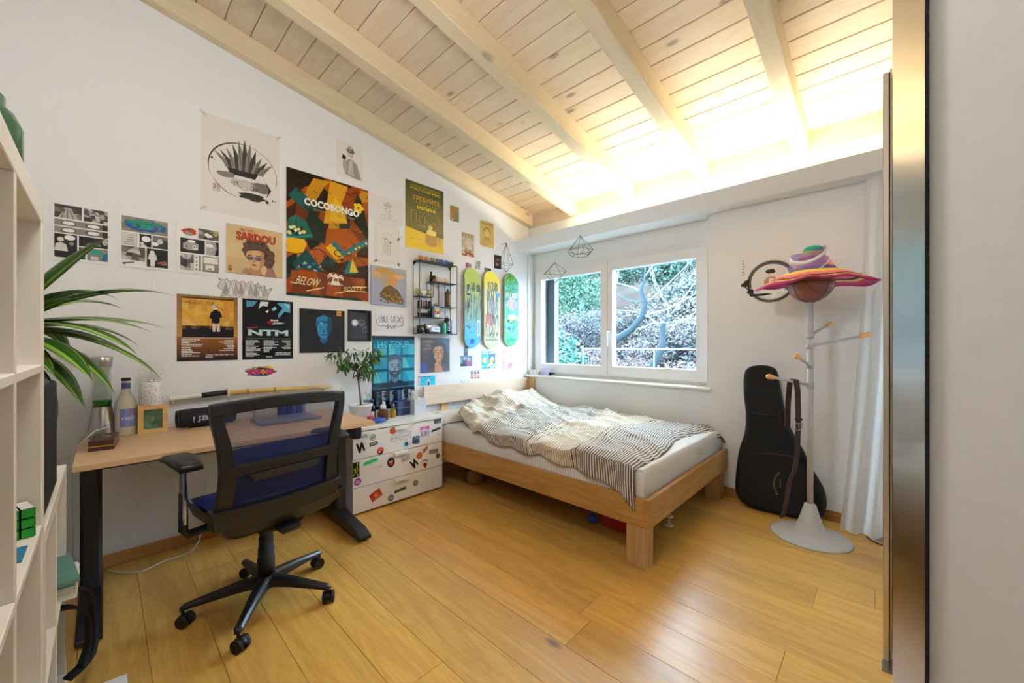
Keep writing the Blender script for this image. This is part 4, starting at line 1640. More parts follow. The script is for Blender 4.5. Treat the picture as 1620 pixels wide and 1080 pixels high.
# comic page 2
a = Art(0.208, 0.292, '#eeebe4', 12)
panel(a, 0.05, 0.68, 0.96, 0.96, '#8f887d', ['#8f887d', '#9b9489', '#7f786e'], 4)
a.blob(0.5, 0.82, 0.42, 0.15, '#1d4f9a', 26, 0.12).blob(0.5, 0.84, 0.40, 0.12, '#179078', 24, 0.14)
for u_, c_ in ((0.2, '#145fa6'), (0.36, '#0c6b5c'), (0.56, '#23a58a'), (0.72, '#6a3fa0'), (0.86, '#1e5fa8')):
    a.blob(u_, 0.80, 0.05, 0.07, c_, 9, 0.4)
a.scrib(0.15, 0.76, 0.9, 0.88, 6, 0.008, '#123b53')
panel(a, 0.05, 0.42, 0.36, 0.66, '#d3cec4')
for i in range(5):
    a.line([(0.1 + 0.02 * i, 0.44 + 0.04 * i), (0.3 - 0.01 * i, 0.43 + 0.045 * i)], 0.012, '#3a3734')
panel(a, 0.39, 0.42, 0.62, 0.66, '#1d1b19')
a.ell(0.52, 0.57, 0.09, 0.08, '#f4f2ee').ell(0.44, 0.48, 0.04, 0.04, '#d9d4ca').poly([(0.40, 0.42), (0.43, 0.46), (0.5, 0.46), (0.54, 0.42)], '#d9d4ca')
panel(a, 0.65, 0.42, 0.96, 0.66, '#4f4a44', ['#4f4a44', '#3a3632', '#77716a'], 3)
a.ell(0.80, 0.56, 0.06, 0.07, '#cfc9bf').ell(0.70, 0.5, 0.07, 0.05, '#f4f2ee')
panel(a, 0.05, 0.14, 0.50, 0.40, '#8b857b', G4, 4)
for i in range(6):
    a.line([(0.34 + 0.02 * i, 0.16 + 0.035 * i), (0.48, 0.14 + 0.035 * i)], 0.01, '#2b2825')
a.line([(0.07, 0.07), (0.28, 0.10)], 0.03, '#2b2825').line([(0.10, 0.05), (0.12, 0.08)], 0.03, '#2b2825')
panel(a, 0.53, 0.05, 0.96, 0.40, '#141210')
a.ell(0.64, 0.33, 0.05, 0.05, '#e4e0d8').poly([(0.55, 0.20), (0.58, 0.30), (0.64, 0.32), (0.71, 0.30), (0.74, 0.20), (0.70, 0.18), (0.69, 0.06), (0.60, 0.06), (0.60, 0.18)], '#e4e0d8')
a.blob(0.85, 0.14, 0.09, 0.05, '#8f887d', 12, 0.3).blob(0.85, 0.135, 0.07, 0.03, '#b8321f', 12, 0.3)
hang('comic_page', a, 'A', 0.05, 1.614, 'comic page with teal graffiti lettering across its top panel', 'comic page', 0.003, group=COMIC)
# comic page 3
a = Art(0.208, 0.292, '#eeebe4', 13)
a.blob(0.27, 0.85, 0.17, 0.10, '#b73a2a', 16, 0.2).blob(0.27, 0.81, 0.09, 0.06, '#9b958b', 9, 0.2).ell(0.28, 0.90, 0.03, 0.03, '#2a2522')
panel(a, 0.48, 0.74, 0.96, 0.95, '#8b857b', G4, 4)
a.blob(0.88, 0.86, 0.07, 0.04, '#b9a93a', 8).poly([(0.6, 0.84), (0.7, 0.78), (0.82, 0.8), (0.8, 0.84), (0.68, 0.88)], '#efece6')
panel(a, 0.08, 0.42, 0.63, 0.71, '#1d1b19')
a.poly([(0.14, 0.50), (0.14, 0.60), (0.26, 0.66), (0.48, 0.62), (0.48, 0.49), (0.30, 0.47)], '#a8a39b').rect(0.35, 0.5, 0.47, 0.58, '#e4e0d8').ell(0.33, 0.66, 0.09, 0.04, '#f4f2ee')
for u_ in (0.2, 0.38, 0.43):
    a.rect(u_, 0.53, u_ + 0.03, 0.56, '#2b2825')
panel(a, 0.66, 0.42, 0.96, 0.71, '#b4aea4')
a.ell(0.74, 0.62, 0.09, 0.05, '#f4f2ee').poly([(0.86, 0.42), (0.96, 0.42), (0.96, 0.71), (0.88, 0.71), (0.92, 0.58)], '#141210').arc(0.76, 0.58, 0.14, 0.16, -1.5, 1.5, 0.012, '#4a453f')
panel(a, 0.08, 0.06, 0.38, 0.39, '#a8a39b', G4, 4)
a.rect(0.15, 0.28, 0.28, 0.32, '#93a5c4')
for i in range(4):
    a.blob(0.44, 0.10 + 0.08 * i, 0.025, 0.025, '#4a453f', 7, 0.5)
a.rect(0.50, 0.07, 0.54, 0.39, '#77716a')
panel(a, 0.58, 0.06, 0.96, 0.39, '#8b857b')
a.rect(0.60, 0.24, 0.94, 0.37, '#e9e6df').rect(0.64, 0.10, 0.86, 0.22, '#d3cec4').rect(0.66, 0.12, 0.84, 0.19, '#f1eee9').blob(0.75, 0.13, 0.06, 0.02, '#4a453f', 9)
hang('comic_page', a, 'A', 0.288, 1.615, 'comic page with a red burst at top and a house panel', 'comic page', 0.003, group=COMIC)

# ink sheet with brushed ring (stand-in for a character drawing)
a = Art(0.425, 0.598, '#e6e0d9', 21)
a.arc(0.52, 0.49, 0.44, 0.42, 1.2, 3.6, 0.018, '#2c2824', 26, True).arc(0.52, 0.49, 0.44, 0.42, -0.3, 1.3, 0.006, '#3a3530', 16).arc(0.52, 0.49, 0.43, 0.41, 3.5, 4.6, 0.010, '#2c2824', 14, True)
for k in range(11):                                    # a clump of tall brush strokes, like reeds in wind
    x = 0.32 + 0.04 * k
    t = 0.62 + 0.20 * math.exp(-((k - 5) / 2.6) ** 2)
    lean = (k - 5) * 0.018
    a.poly([(x - 0.035, 0.50), (x + 0.045, 0.50), (x + 0.045 + lean * 0.6, 0.5 + (t - 0.5) * 0.55), (x + lean * 2.0, t + 0.03), (x - 0.03 + lean * 0.5, 0.5 + (t - 0.5) * 0.5)], '#4c4640' if k % 2 else '#8d867d')
    a.line([(x, 0.50), (x + lean, 0.5 + (t - 0.5) * 0.6), (x + lean * 2, t + 0.02)], 0.010, '#2c2824', True)
a.poly([(0.34, 0.44), (0.66, 0.44), (0.70, 0.50), (0.3, 0.50)], '#2c2824')
a.blob(0.30, 0.42, 0.11, 0.05, '#8a837a', 12, 0.25).blob(0.72, 0.36, 0.16, 0.09, '#77716a', 14, 0.25).blob(0.5, 0.36, 0.17, 0.07, '#c9c1b7', 14, 0.2).blob(0.62, 0.24, 0.18, 0.05, '#3a3530', 16, 0.3)
for k in range(9):
    a.arc(0.4 + 0.04 * k, 0.33 + 0.01 * (k % 3), 0.05, 0.045, 0.4 + k, 2.8 + k, 0.006, '#3a3530', 8)
a.line([(0.80, 0.44), (0.86, 0.36), (0.82, 0.28)], 0.03, '#2c2824', True)
for u_, v_, r_ in ((0.12, 0.56, 0.016), (0.15, 0.54, 0.007), (0.82, 0.22, 0.024), (0.9, 0.25, 0.012), (0.93, 0.245, 0.008), (0.86, 0.2, 0.008), (0.76, 0.5, 0.008), (0.79, 0.47, 0.005)):
    a.blob(u_, v_, r_, r_, '#3a3530', 9, 0.3)
a.line([(0.14, 0.225), (0.21, 0.225), (0.21, 0.30), (0.14, 0.30), (0.14, 0.225)], 0.005, '#a5714a').scrib(0.15, 0.24, 0.20, 0.29, 2, 0.006, '#a5714a')
o = hang('ink_drawing', a, 'A', 0.402, 2.012, 'large cream sheet with a swirling black ink drawing inside a brushed ring', 'drawing', 0.0012)
tapes(o, 0.425, 0.598, [(0.02, 0.99), (0.98, 0.99), (0.02, 0.02)], '#cfc6b4')
# pencil figure sheet (plain stand-in)
a = Art(0.204, 0.275, '#e9e4dd', 22)
a.ell(0.52, 0.78, 0.20, 0.06, '#a39c92').ell(0.52, 0.84, 0.13, 0.10, '#b3aca2').rect(0.40, 0.79, 0.64, 0.82, '#4a453f').ell(0.52, 0.69, 0.12, 0.13, '#cfc8be').poly([(0.41, 0.73), (0.42, 0.77), (0.63, 0.77), (0.64, 0.70), (0.60, 0.74), (0.5, 0.73)], '#2c2824')
a.poly([(0.30, 0.10), (0.34, 0.46), (0.46, 0.55), (0.60, 0.55), (0.78, 0.46), (0.95, 0.05), (0.8, 0.03)], '#a8a198').poly([(0.44, 0.12), (0.48, 0.52), (0.60, 0.52), (0.66, 0.10)], '#cfc8be').blob(0.27, 0.56, 0.08, 0.10, '#2c2824', 10, 0.2).poly([(0.22, 0.3), (0.24, 0.5), (0.34, 0.5), (0.38, 0.2), (0.28, 0.18)], '#b3aca2')
for k in range(8):
    a.line([(0.5 + 0.05 * k, 0.06), (0.62 + 0.03 * k, 0.44 - 0.03 * k)], 0.006, '#5a544d')
for k in range(5):
    a.line([(0.47, 0.2 + 0.06 * k), (0.62, 0.19 + 0.06 * k)], 0.005, '#5a544d')
hang('pencil_sketch', a, 'A', 1.212, 2.478, 'pencil sketch of a figure in a brimmed hat, high under the rafter', 'drawing')

# big clothing poster
a = Art(0.595, 0.893, '#20180e', 31)
CB = ['#8c3f12', '#b0591a', '#6a2f10', '#3a1c0c', '#1f4438', '#153026', '#c08a1c', '#a34e16', '#2b1a10']
a.cells(0, 0, 1, 1, 8, 10, CB, 0.45)
a.poly([(0, 0.72), (0.2, 0.88), (0.45, 0.99), (0.28, 1), (0, 1)], '#20180e').poly([(0.22, 0.86), (0.34, 0.86), (0.5, 0.98), (0.30, 0.97)], '#c98a1e')
a.poly([(0.42, 0.62), (0.50, 0.99), (0.72, 0.98), (0.66, 0.8), (0.72, 0.66)], '#d99a1c').poly([(0.48, 0.65), (0.55, 0.86), (0.66, 0.8), (0.70, 0.67)], '#e3b021')
a.poly([(0.64, 0.82), (0.72, 0.97), (0.9, 0.95), (0.84, 0.75), (0.72, 0.74)], '#9a4415')
a.poly([(0.84, 0.86), (1, 0.90), (1, 0.98), (0.9, 0.98)], '#c98a1e').poly([(0.76, 0.72), (0.84, 0.95), (0.9, 0.9), (1, 0.66), (1, 0.55)], '#10201a')
a.poly([(0.16, 0.50), (0.26, 0.72), (0.42, 0.62), (0.44, 0.44), (0.30, 0.36)], '#12271f').poly([(0.02, 0.78), (0.10, 0.86), (0.24, 0.80), (0.18, 0.70)], '#1d5b58')
a.poly([(0.42, 0.38), (0.46, 0.58), (0.75, 0.62), (0.92, 0.5), (0.78, 0.36), (0.6, 0.30)], '#a8500f')
a.poly([(0.24, 0.36), (0.40, 0.46), (0.50, 0.40), (0.36, 0.26)], '#b25c1c').poly([(0.44, 0.42), (0.54, 0.48), (0.68, 0.38), (0.60, 0.31)], '#e8b41f').poly([(0.50, 0.47), (0.56, 0.49), (0.70, 0.39), (0.66, 0.37)], '#1f7a86')
a.poly([(0.70, 0.38), (0.98, 0.50), (1, 0.56), (0.94, 0.55), (0.68, 0.42)], '#1c6e78')
for k in range(6):
    a.blob(0.74 + 0.045 * k, 0.41 + 0.022 * k, 0.018, 0.016, ['#e0b52a', '#2aa0a0', '#e9d9a0'][k % 3], 7, 0.4)
a.poly([(0.06, 0.26), (0.22, 0.38), (0.40, 0.24), (0.30, 0.16), (0.10, 0.20)], '#174f52')
for k in range(14):
    a.blob(0.12 + 0.02 * k, 0.22 + 0.012 * (k % 5), 0.02, 0.014, ['#2c8a8a', '#a8bcae', '#0f3a3c'][k % 3], 7, 0.5)
a.poly([(0.66, 0.22), (0.74, 0.34), (0.82, 0.32), (0.84, 0.24)], '#1f7a76').poly([(0.74, 0.24), (0.78, 0.36), (0.86, 0.25)], '#e6bd2c').poly([(0.56, 0.34), (0.68, 0.24), (0.70, 0.21), (0.62, 0.26)], '#5c2a10')
a.poly([(0, 0.12), (0.15, 0.22), (0.5, 0.2), (1, 0.08), (1, 0), (0.7, 0.06), (0.4, 0.04), (0, 0.02)], '#96410f').poly([(0, 0), (0.3, 0.05), (0.42, 0.0)], '#123f38').poly([(0.55, 0), (0.6, 0.07), (0.85, 0.02), (0.9, 0)], '#123f38').poly([(0.42, 0.0), (0.46, 0.08), (0.58, 0.07), (0.56, 0)], '#2a160c')
a.cells(0.05, 0.02, 0.95, 0.2, 9, 2, ['#8a3a10', '#a34b14', '#74300e'], 0.5)
a.poly([(0.0, 0.49), (0.02, 0.6), (0.10, 0.64), (0.22, 0.60), (0.30, 0.48), (0.22, 0.47), (0.2, 0.44), (0, 0.46)], '#1d6b58')
for k in range(10):
    a.blob(0.03 + 0.017 * k, 0.49 + 0.013 * (k * 3 % 5), 0.024, 0.02, ['#f2d88e', '#f6ecc8', '#221a14'][k % 3], 8, 0.35)
a.poly([(0, 0.34), (0.0, 0.455), (0.2, 0.455), (0.22, 0.42), (0.18, 0.35), (0.10, 0.335)], '#f0b31a').line([(0.0, 0.455), (0.12, 0.465), (0.28, 0.50)], 0.02, '#2f8f8a')
for k in range(5):
    a.blob(0.86 + 0.04 * math.cos(k * 1.256), 0.82 + 0.028 * math.sin(k * 1.256), 0.032, 0.028, '#f0c623', 9, 0.15)
a.ell(0.86, 0.82, 0.014, 0.014, '#8a5a10')
a.arc(0.30, 0.42, 0.06, 0.05, 0, 5.5, 0.008, '#241208').line([(0.36, 0.40), (0.44, 0.37), (0.42, 0.33)], 0.008, '#241208').arc(0.60, 0.39, 0.05, 0.04, 1, 6.0, 0.008, '#241208').line([(0.55, 0.38), (0.66, 0.34), (0.58, 0.33)], 0.008, '#241208').ell(0.64, 0.335, 0.012, 0.012, '#2a160c')
for k in range(80):                                   # creases in the cloth
    x, y = a.r.uniform(0.0, 1.0), a.r.uniform(0.0, 1.0)
    an = 0.7 + 1.3 * math.sin(3 * x + 4 * y) + a.r.uniform(-0.3, 0.3)
    L = a.r.uniform(0.05, 0.16)
    dx, dy = L * math.cos(an), L * math.sin(an) * 0.67
    w_ = a.r.uniform(0.003, 0.008)
    a.poly([(x, y), (x + dx * 0.5 - w_ * math.sin(an), y + dy * 0.5 + w_ * math.cos(an)), (x + dx, y + dy), (x + dx * 0.5 + w_ * math.sin(an) * 0.4, y + dy * 0.5 - w_ * math.cos(an) * 0.4)], a.r.choice(['#2a140a', '#3a1c0c', '#4a2610', '#6a3212']), k > 0)
a.text('COCOBONGO', 0.19, 0.735, 0.68, 0.060, '#f6f2e4', 0.045)
a.text('Deux pas de la cité sur la plage', 0.30, 0.705, 0.5, 0.018, '#c9a25a', 0.0, 0.2)
a.text('BELOW', 0.09, 0.095, 0.26, 0.065, '#f1e6a6', 0.005, 0.35, -0.05).line([(0.04, 0.105), (0.10, 0.095)], 0.012, '#f1e6a6').line([(0.22, 0.045), (0.42, 0.085)], 0.012, '#f1e6a6')
a.text('SCOTT.', 0.66, 0.075, 0.26, 0.036, '#f1e6a6', 0.0, 0.3, 0.06).line([(0.55, 0.045), (0.72, 0.075), (0.97, 0.085)], 0.010, '#f1e6a6').line([(0.78, 0.118), (0.97, 0.128)], 0.010, '#f1e6a6')
a.poly([(0.50, 0.115), (0.52, 0.15), (0.60, 0.15), (0.62, 0.115)], '#f4f0dc').rect(0.525, 0.15, 0.535, 0.19, '#f4f0dc').rect(0.59, 0.15, 0.6, 0.185, '#f4f0dc')
for x, y in ((0.53, 0.19), (0.595, 0.185)):
    for an in (0.2, 0.8, 2.3, 2.9, -0.3, 3.5):
        a.line([(x, y), (x + 0.05 * math.cos(an), y + 0.028 * math.sin(an)), (x + 0.068 * math.cos(an), y + 0.03 * math.sin(an) - 0.012)], 0.012, '#f4f0dc')
for k in range(7):
    an = PI * k / 6
    a.line([(0.56 - 0.062 * math.cos(an), 0.12 + 0.012 * math.sin(an)), (0.56 - 0.10 * math.cos(an), 0.118 + 0.03 * math.sin(an))], 0.006, '#f4f0dc')
hang('clothing_poster', a, 'A', 0.868, 1.534, 'large orange, green and yellow poster of crumpled clothes titled COCOBONGO', 'poster', mat=PRINT_GLOSS)

# record sleeve with tinted glasses portrait
a = Art(0.317, 0.311, '#d4b888', 41)
a.cells(0, 0, 1, 1, 3, 3, ['#d4b888', '#d8bd8d', '#d0b382'], 0.3)
a.blob(0.52, 0.50, 0.25, 0.26, '#5f4736', 24, 0.08).blob(0.70, 0.40, 0.16, 0.20, '#664d3a', 18, 0.12)
a.person(0.50, 0.33, 0.185, '#d9ab7d', '#5f4736', '#b98a66', '#9c7468', -0.14, '#6c6470', None, False, '#4a362a')
for k in range(16):
    an = 2.6 - k * 0.21
    a.blob(0.51 + 0.21 * math.cos(an), 0.50 + 0.21 * math.sin(an), 0.055, 0.05, ['#5a4333', '#6d5440', '#4a362a'][k % 3], 9, 0.25)
for k in range(5):
    a.blob(0.75 + 0.02 * (k % 2), 0.40 - 0.055 * k, 0.06, 0.045, ['#6d5440', '#5a4333'][k % 2], 9, 0.25)
a.poly([(0.24, 0.03), (0.33, 0.14), (0.40, 0.12), (0.42, 0.02)], '#b08a78').poly([(0.66, 0.0), (0.72, 0.17), (0.82, 0.18), (0.88, 0.0)], '#a67a6e')
a.text('SARDOU', 0.165, 0.695, 0.70, 0.175, '#4a2a18', 0.05).text('SARDOU', 0.155, 0.705, 0.70, 0.175, '#c4401c', 0.035).text('MICHEL', 0.24, 0.89, 0.24, 0.05, '#b8421f', 0.01)
a.rect(0.035, 0.05, 0.09, 0.15, '#3a2618').rect(0.042, 0.08, 0.083, 0.142, '#e0a81e').ell(0.062, 0.11, 0.016, 0.016, '#3a2618')
hang('record_sleeve', a, 'A', 0.526, 1.646, 'tan record sleeve with a portrait in tinted glasses under red lettering', 'record sleeve', 0.006)

# cut-out pencil graffiti behind the tour sheets
a = Art(0.30, 0.145, '#d6d3d0', 51, False)
ol = [(0.0, 0.62), (0.06, 0.88), (0.02, 0.98), (0.12, 0.90), (0.16, 1.0), (0.22, 0.86), (0.32, 0.98), (0.36, 0.84), (0.46, 0.96), (0.50, 0.82), (0.60, 0.99), (0.66, 0.78), (0.74, 0.94), (0.72, 0.70), (0.84, 0.82), (0.88, 0.64), (1.0, 0.74), (0.93, 0.45), (0.90, 0.1), (0.78, 0.30), (0.70, 0.02), (0.60, 0.28), (0.48, 0.02), (0.40, 0.25), (0.26, 0.1), (0.18, 0.28), (0.06, 0.2), (0.10, 0.45)]
a.line(ol + [ol[0]], 0.010, '#77746f')
for k in range(9):
    x = 0.1 + 0.09 * k
    a.poly([(x, 0.35 + 0.1 * (k % 2)), (x + 0.05, 0.80), (x + 0.085, 0.5), (x + 0.06, 0.25)], ['#a5a19c', '#e9e6e2', '#bdb9b4'][k % 3]).line([(x, 0.3), (x + 0.04, 0.85), (x + 0.09, 0.4)], 0.007, '#6a6762')
hang('graffiti_cutout', a, 'A', 0.481, 1.462, 'cut-out grey pencil graffiti lettering above the two tour sheets', 'drawing', outline=ol, gap=0.0003)

# orange list poster
a = Art(0.298, 0.398, '#8a6a34', 52)
a.grad(0, 0, 1, 0.36, '#17131c', '#9a5f2c', 8).grad(0, 0.36, 1, 1, '#c08a3c', '#8a6a3c', 5)
a.rect(0.08, 0.36, 0.93, 0.95, '#d39a3a')
a.cells(0.08, 0.53, 0.93, 0.95, 8, 5, ['#d9a03a', '#e0a840', '#cf9434', '#d8943a', '#e3b45a'], 0.4)
a.rect(0.08, 0.945, 0.93, 0.965, '#3a2414').rect(0.08, 0.36, 0.93, 0.50, '#17131f').cells(0.08, 0.48, 0.93, 0.535, 12, 1, ['#4a3428', '#2a1f24', '#6a4c34'], 0.3)
for u_, v_ in ((0.2, 0.56), (0.28, 0.55), (0.15, 0.6), (0.7, 0.58), (0.62, 0.63), (0.33, 0.57)):
    a.blob(u_, v_, 0.03, 0.014, '#e6cf9a', 8, 0.5)
a.text('HUGO TSR', 0.13, 0.855, 0.46, 0.05, '#2a1c12', -0.004, 0.25)
# a plain figure seen from behind against the wall
a.ell(0.60, 0.84, 0.045, 0.045, '#c9bfb0').rect(0.57, 0.765, 0.64, 0.82, '#d9cfc0').poly([(0.55, 0.58), (0.545, 0.72), (0.58, 0.79), (0.65, 0.79), (0.69, 0.72), (0.685, 0.58), (0.62, 0.565)], '#151420').line([(0.56, 0.75), (0.53, 0.66)], 0.04, '#151420').line([(0.67, 0.76), (0.71, 0.68)], 0.04, '#151420')
a.poly([(0.565, 0.45), (0.565, 0.58), (0.61, 0.57), (0.615, 0.45)], '#d9cfc0').poly([(0.635, 0.45), (0.63, 0.57), (0.68, 0.58), (0.69, 0.45)], '#d9cfc0').line([(0.62, 0.85), (0.70, 0.82), (0.74, 0.78)], 0.012, '#2a1c12')
a.rect(0.08, 0.345, 0.93, 0.352, '#e9dccb')
a.list_(0.07, 0.07, 0.36, 0.27, 11, '#ece6e0').list_(0.64, 0.15, 0.29, 0.18, 7, '#e4dcd4', True)
a.text("TANT QU'ON EST LÀ", 0.45, 0.078, 0.48, 0.026, '#f4f0ec', 0.03).text('TANT QU’ON EST LÀ', 0.11, 0.385, 0.2, 0.012, '#a04a34').list_(0.45, 0.045, 0.14, 0.03, 2, '#ece6e0')
hang('tour_sheet', a, 'A', 0.289, 1.09, 'orange list poster with a figure standing against an ochre wall', 'poster', mat=PRINT_GLOSS)
# blue black list poster
a = Art(0.299, 0.398, '#0f131b', 53)
a.grad(0, 0, 1, 1, '#131720', '#0d1016', 4)
a.poly([(0.07, 0.86), (0.07, 0.97), (0.28, 0.97), (0.2, 0.88)], '#4f93b4').poly([(0.30, 0.84), (0.34, 0.97), (0.5, 0.97), (0.47, 0.89), (0.38, 0.9)], '#dfe6ea').poly([(0.55, 0.84), (0.62, 0.9), (0.66, 0.86), (0.6, 0.82)], '#79c3de').poly([(0.66, 0.95), (0.72, 0.97), (0.94, 0.96), (0.94, 0.80), (0.82, 0.82), (0.70, 0.70), (0.68, 0.76), (0.78, 0.88)], '#5aa6c6').poly([(0.8, 0.96), (0.92, 0.95), (0.92, 0.86)], '#a9d4e3').poly([(0.43, 0.80), (0.5, 0.84), (0.48, 0.78)], '#e9eef0')
a.poly([(0.44, 0.62), (0.54, 0.68), (0.62, 0.62), (0.52, 0.58)], '#7c2018').text('PARIS', 0.54, 0.645, 0.15, 0.03, '#f1eeea', 0.03).text('SOUS LES', 0.6, 0.618, 0.14, 0.014, '#f1eeea', 0.02).text('BOMBES', 0.58, 0.585, 0.23, 0.026, '#f1eeea', 0.03, 0, 0.1).line([(0.08, 0.52), (0.28, 0.535)], 0.022, '#b5402a')
a.arc(0.5, 0.62, 0.42, 0.1, 3.5, 5.9, 0.02, '#232a34', 14)
a.text('NTM', 0.10, 0.395, 0.80, 0.105, '#5f9fc0', 0.055).text('NTM', 0.11, 0.40, 0.78, 0.092, '#c9d6dc', 0.035)
a.rect(0.07, 0.345, 0.94, 0.349, '#b9bec4').list_(0.06, 0.05, 0.31, 0.28, 12, '#dfe2e6').list_(0.40, 0.12, 0.3, 0.21, 9, '#dfe2e6').list_(0.73, 0.17, 0.21, 0.16, 7, '#c9ccd2', True)
a.text('PARIS SOUS', 0.64, 0.095, 0.30, 0.022, '#f4f2ef', 0.03).text('LES BOMBES', 0.63, 0.065, 0.31, 0.022, '#f4f2ef', 0.03).text('ⓦ VINYLE', 0.44, 0.045, 0.14, 0.016, '#dfe2e6', 0.01) if False else a.text('PARIS SOUS', 0.64, 0.095, 0.30, 0.022, '#f4f2ef', 0.03).text('LES BOMBES', 0.63, 0.065, 0.31, 0.022, '#f4f2ef', 0.03)
a.ell(0.465, 0.045, 0.012, 0.012, '#dfe2e6').list_(0.48, 0.036, 0.11, 0.02, 1, '#dfe2e6')
hang('tour_sheet', a, 'A', 0.612, 1.09, 'black and blue list poster lettered NTM', 'poster', mat=PRINT_GLOSS)

# coloured graffiti on paper
a = Art(0.195, 0.142, '#efedec', 54)
a.blob(0.48, 0.60, 0.42, 0.17, '#2f86a8', 22, 0.18).blob(0.52, 0.66, 0.40, 0.13, '#e0b83a', 20, 0.25).blob(0.5, 0.58, 0.40, 0.14, '#2a2130', 22, 0.12)
for k, c_ in enumerate(['#c23a70', '#d04a80', '#c23a70', '#d4a028', '#cc3f76', '#b93268']):
    a.blob(0.18 + 0.125 * k, 0.58, 0.075, 0.10, c_, 11, 0.2)
a.scrib(0.12, 0.45, 0.86, 0.72, 6, 0.010, '#2a2130')
hang('graffiti_card', a, 'A', 0.622, 0.925, 'white paper with small pink and blue graffiti above the desk', 'drawing')

# dark sleeve with blue face
a = Art(0.318, 0.316, '#1b1b1d', 55)
a.person(0.52, 0.52, 0.165, '#3390c0', '#19425f', '#1b5f8c', '#1b1b1d', 0.0, None, None, False, '#0d2234')
a.poly([(0.34, 0.62), (0.36, 0.80), (0.52, 0.88), (0.68, 0.80), (0.70, 0.62), (0.64, 0.72), (0.52, 0.74), (0.4, 0.72)], '#2f84b2').poly([(0.60, 0.84), (0.70, 0.76), (0.70, 0.5), (0.62, 0.36), (0.60, 0.55)], '#15466a').ell(0.46, 0.68, 0.05, 0.03, '#58b4dc').rect(0.44, 0.40, 0.58, 0.415, '#0d2234')
a.rect(0.81, 0.87, 0.92, 0.99, '#d29a2a').text('VINYL', 0.825, 0.91, 0.08, 0.03, '#4a3208', 0.02)
hang('record_sleeve', a, 'A', 0.952, 1.13, 'black record sleeve with a blue-lit face', 'record sleeve', 0.006)

# small framed white-on-black sketch
fr_ = thing('framed_sketch', (XW, 1.39, 1.216), 'small black frame holding a white line sketch on dark paper', 'picture frame')
mb = MB()
for lo, hi in (((XW, 1.295, 1.216), (XW + 0.014, 1.484, 1.231)), ((XW, 1.295, 1.445), (XW + 0.014, 1.484, 1.460)), ((XW, 1.295, 1.231), (XW + 0.014, 1.31, 1.445)), ((XW, 1.469, 1.231), (XW + 0.014, 1.484, 1.445))):
    mb.box(lo, hi)
build('frame', mb, BLACK_SATIN, fr_)
a = Art(0.159, 0.214, '#33373e', 56)
a.ell(0.27, 0.60, 0.16, 0.16, '#d9dbdd').ell(0.27, 0.60, 0.10, 0.10, '#f2f3f3')
for k in range(14):
    an = k * 0.45
    a.line([(0.27 + 0.13 * math.cos(an), 0.6 + 0.1 * math.sin(an)), (0.27 + 0.19 * math.cos(an), 0.6 + 0.145 * math.sin(an))], 0.012, '#aeb1b5')
a.arc(0.62, 0.62, 0.15, 0.13, 0.5, 6.5, 0.012, '#e3e4e5').arc(0.60, 0.54, 0.09, 0.06, 0, 5.5, 0.01, '#e3e4e5').line([(0.62, 0.48), (0.7, 0.32), (0.64, 0.26)], 0.012, '#c9cbce').line([(0.72, 0.55), (0.86, 0.36), (0.8, 0.24), (0.92, 0.30)], 0.010, '#c9cbce').line([(0.66, 0.4), (0.9, 0.48)], 0.008, '#c9cbce')
hang('sketch_print', a, 'A', 1.31, 1.231, None, None, 0.002, parent=fr_)

# two pale pencil sheets, taped
a = Art(0.294, 0.209, '#e9e5df', 57)
for k in range(9):
    a.line([(0.42 + 0.02 * k, 0.62), (0.38 + 0.035 * k, 0.84 - 0.03 * abs(k - 4))], 0.010, '#8b847b')
a.arc(0.52, 0.56, 0.10, 0.10, 3.3, 6.1, 0.008, '#8b847b').line([(0.36, 0.3), (0.28, 0.18), (0.44, 0.12), (0.66, 0.12), (0.82, 0.16), (0.68, 0.32), (0.56, 0.36), (0.36, 0.3)], 0.006, '#a39c93').line([(0.45, 0.55), (0.49, 0.55)], 0.012, '#6a645c').line([(0.55, 0.55), (0.59, 0.55)], 0.012, '#6a645c').scrib(0.4, 0.15, 0.66, 0.32, 4, 0.005, '#a39c93')
o = hang('pencil_sheet', a, 'A', 1.480, 2.205, 'upper of two pale pencil sheets beside the beer mug poster', 'drawing')
a = Art(0.226, 0.35, '#e9e5df', 58)
a.line([(0.06, 0.06), (0.94, 0.06), (0.94, 0.94), (0.06, 0.94), (0.06, 0.06)], 0.006, '#b5aea5').arc(0.5, 0.55, 0.22, 0.3, 0.3, 3.0, 0.008, '#a8a198').scrib(0.32, 0.22, 0.66, 0.5, 6, 0.006, '#a8a198').blob(0.42, 0.60, 0.05, 0.022, '#8a5146', 8, 0.4).blob(0.62, 0.53, 0.05, 0.022, '#8a5146', 8, 0.4).scrib(0.36, 0.48, 0.6, 0.62, 4, 0.006, '#8b847b')
o = hang('pencil_sheet', a, 'A', 1.517, 1.86, 'lower pale pencil sheet with two red marks, taped at its corners', 'drawing', 0.0016)
tapes(o, 0.226, 0.35, [(0.03, 0.03), (0.97, 0.03), (0.97, 0.66)], '#efe7d4')

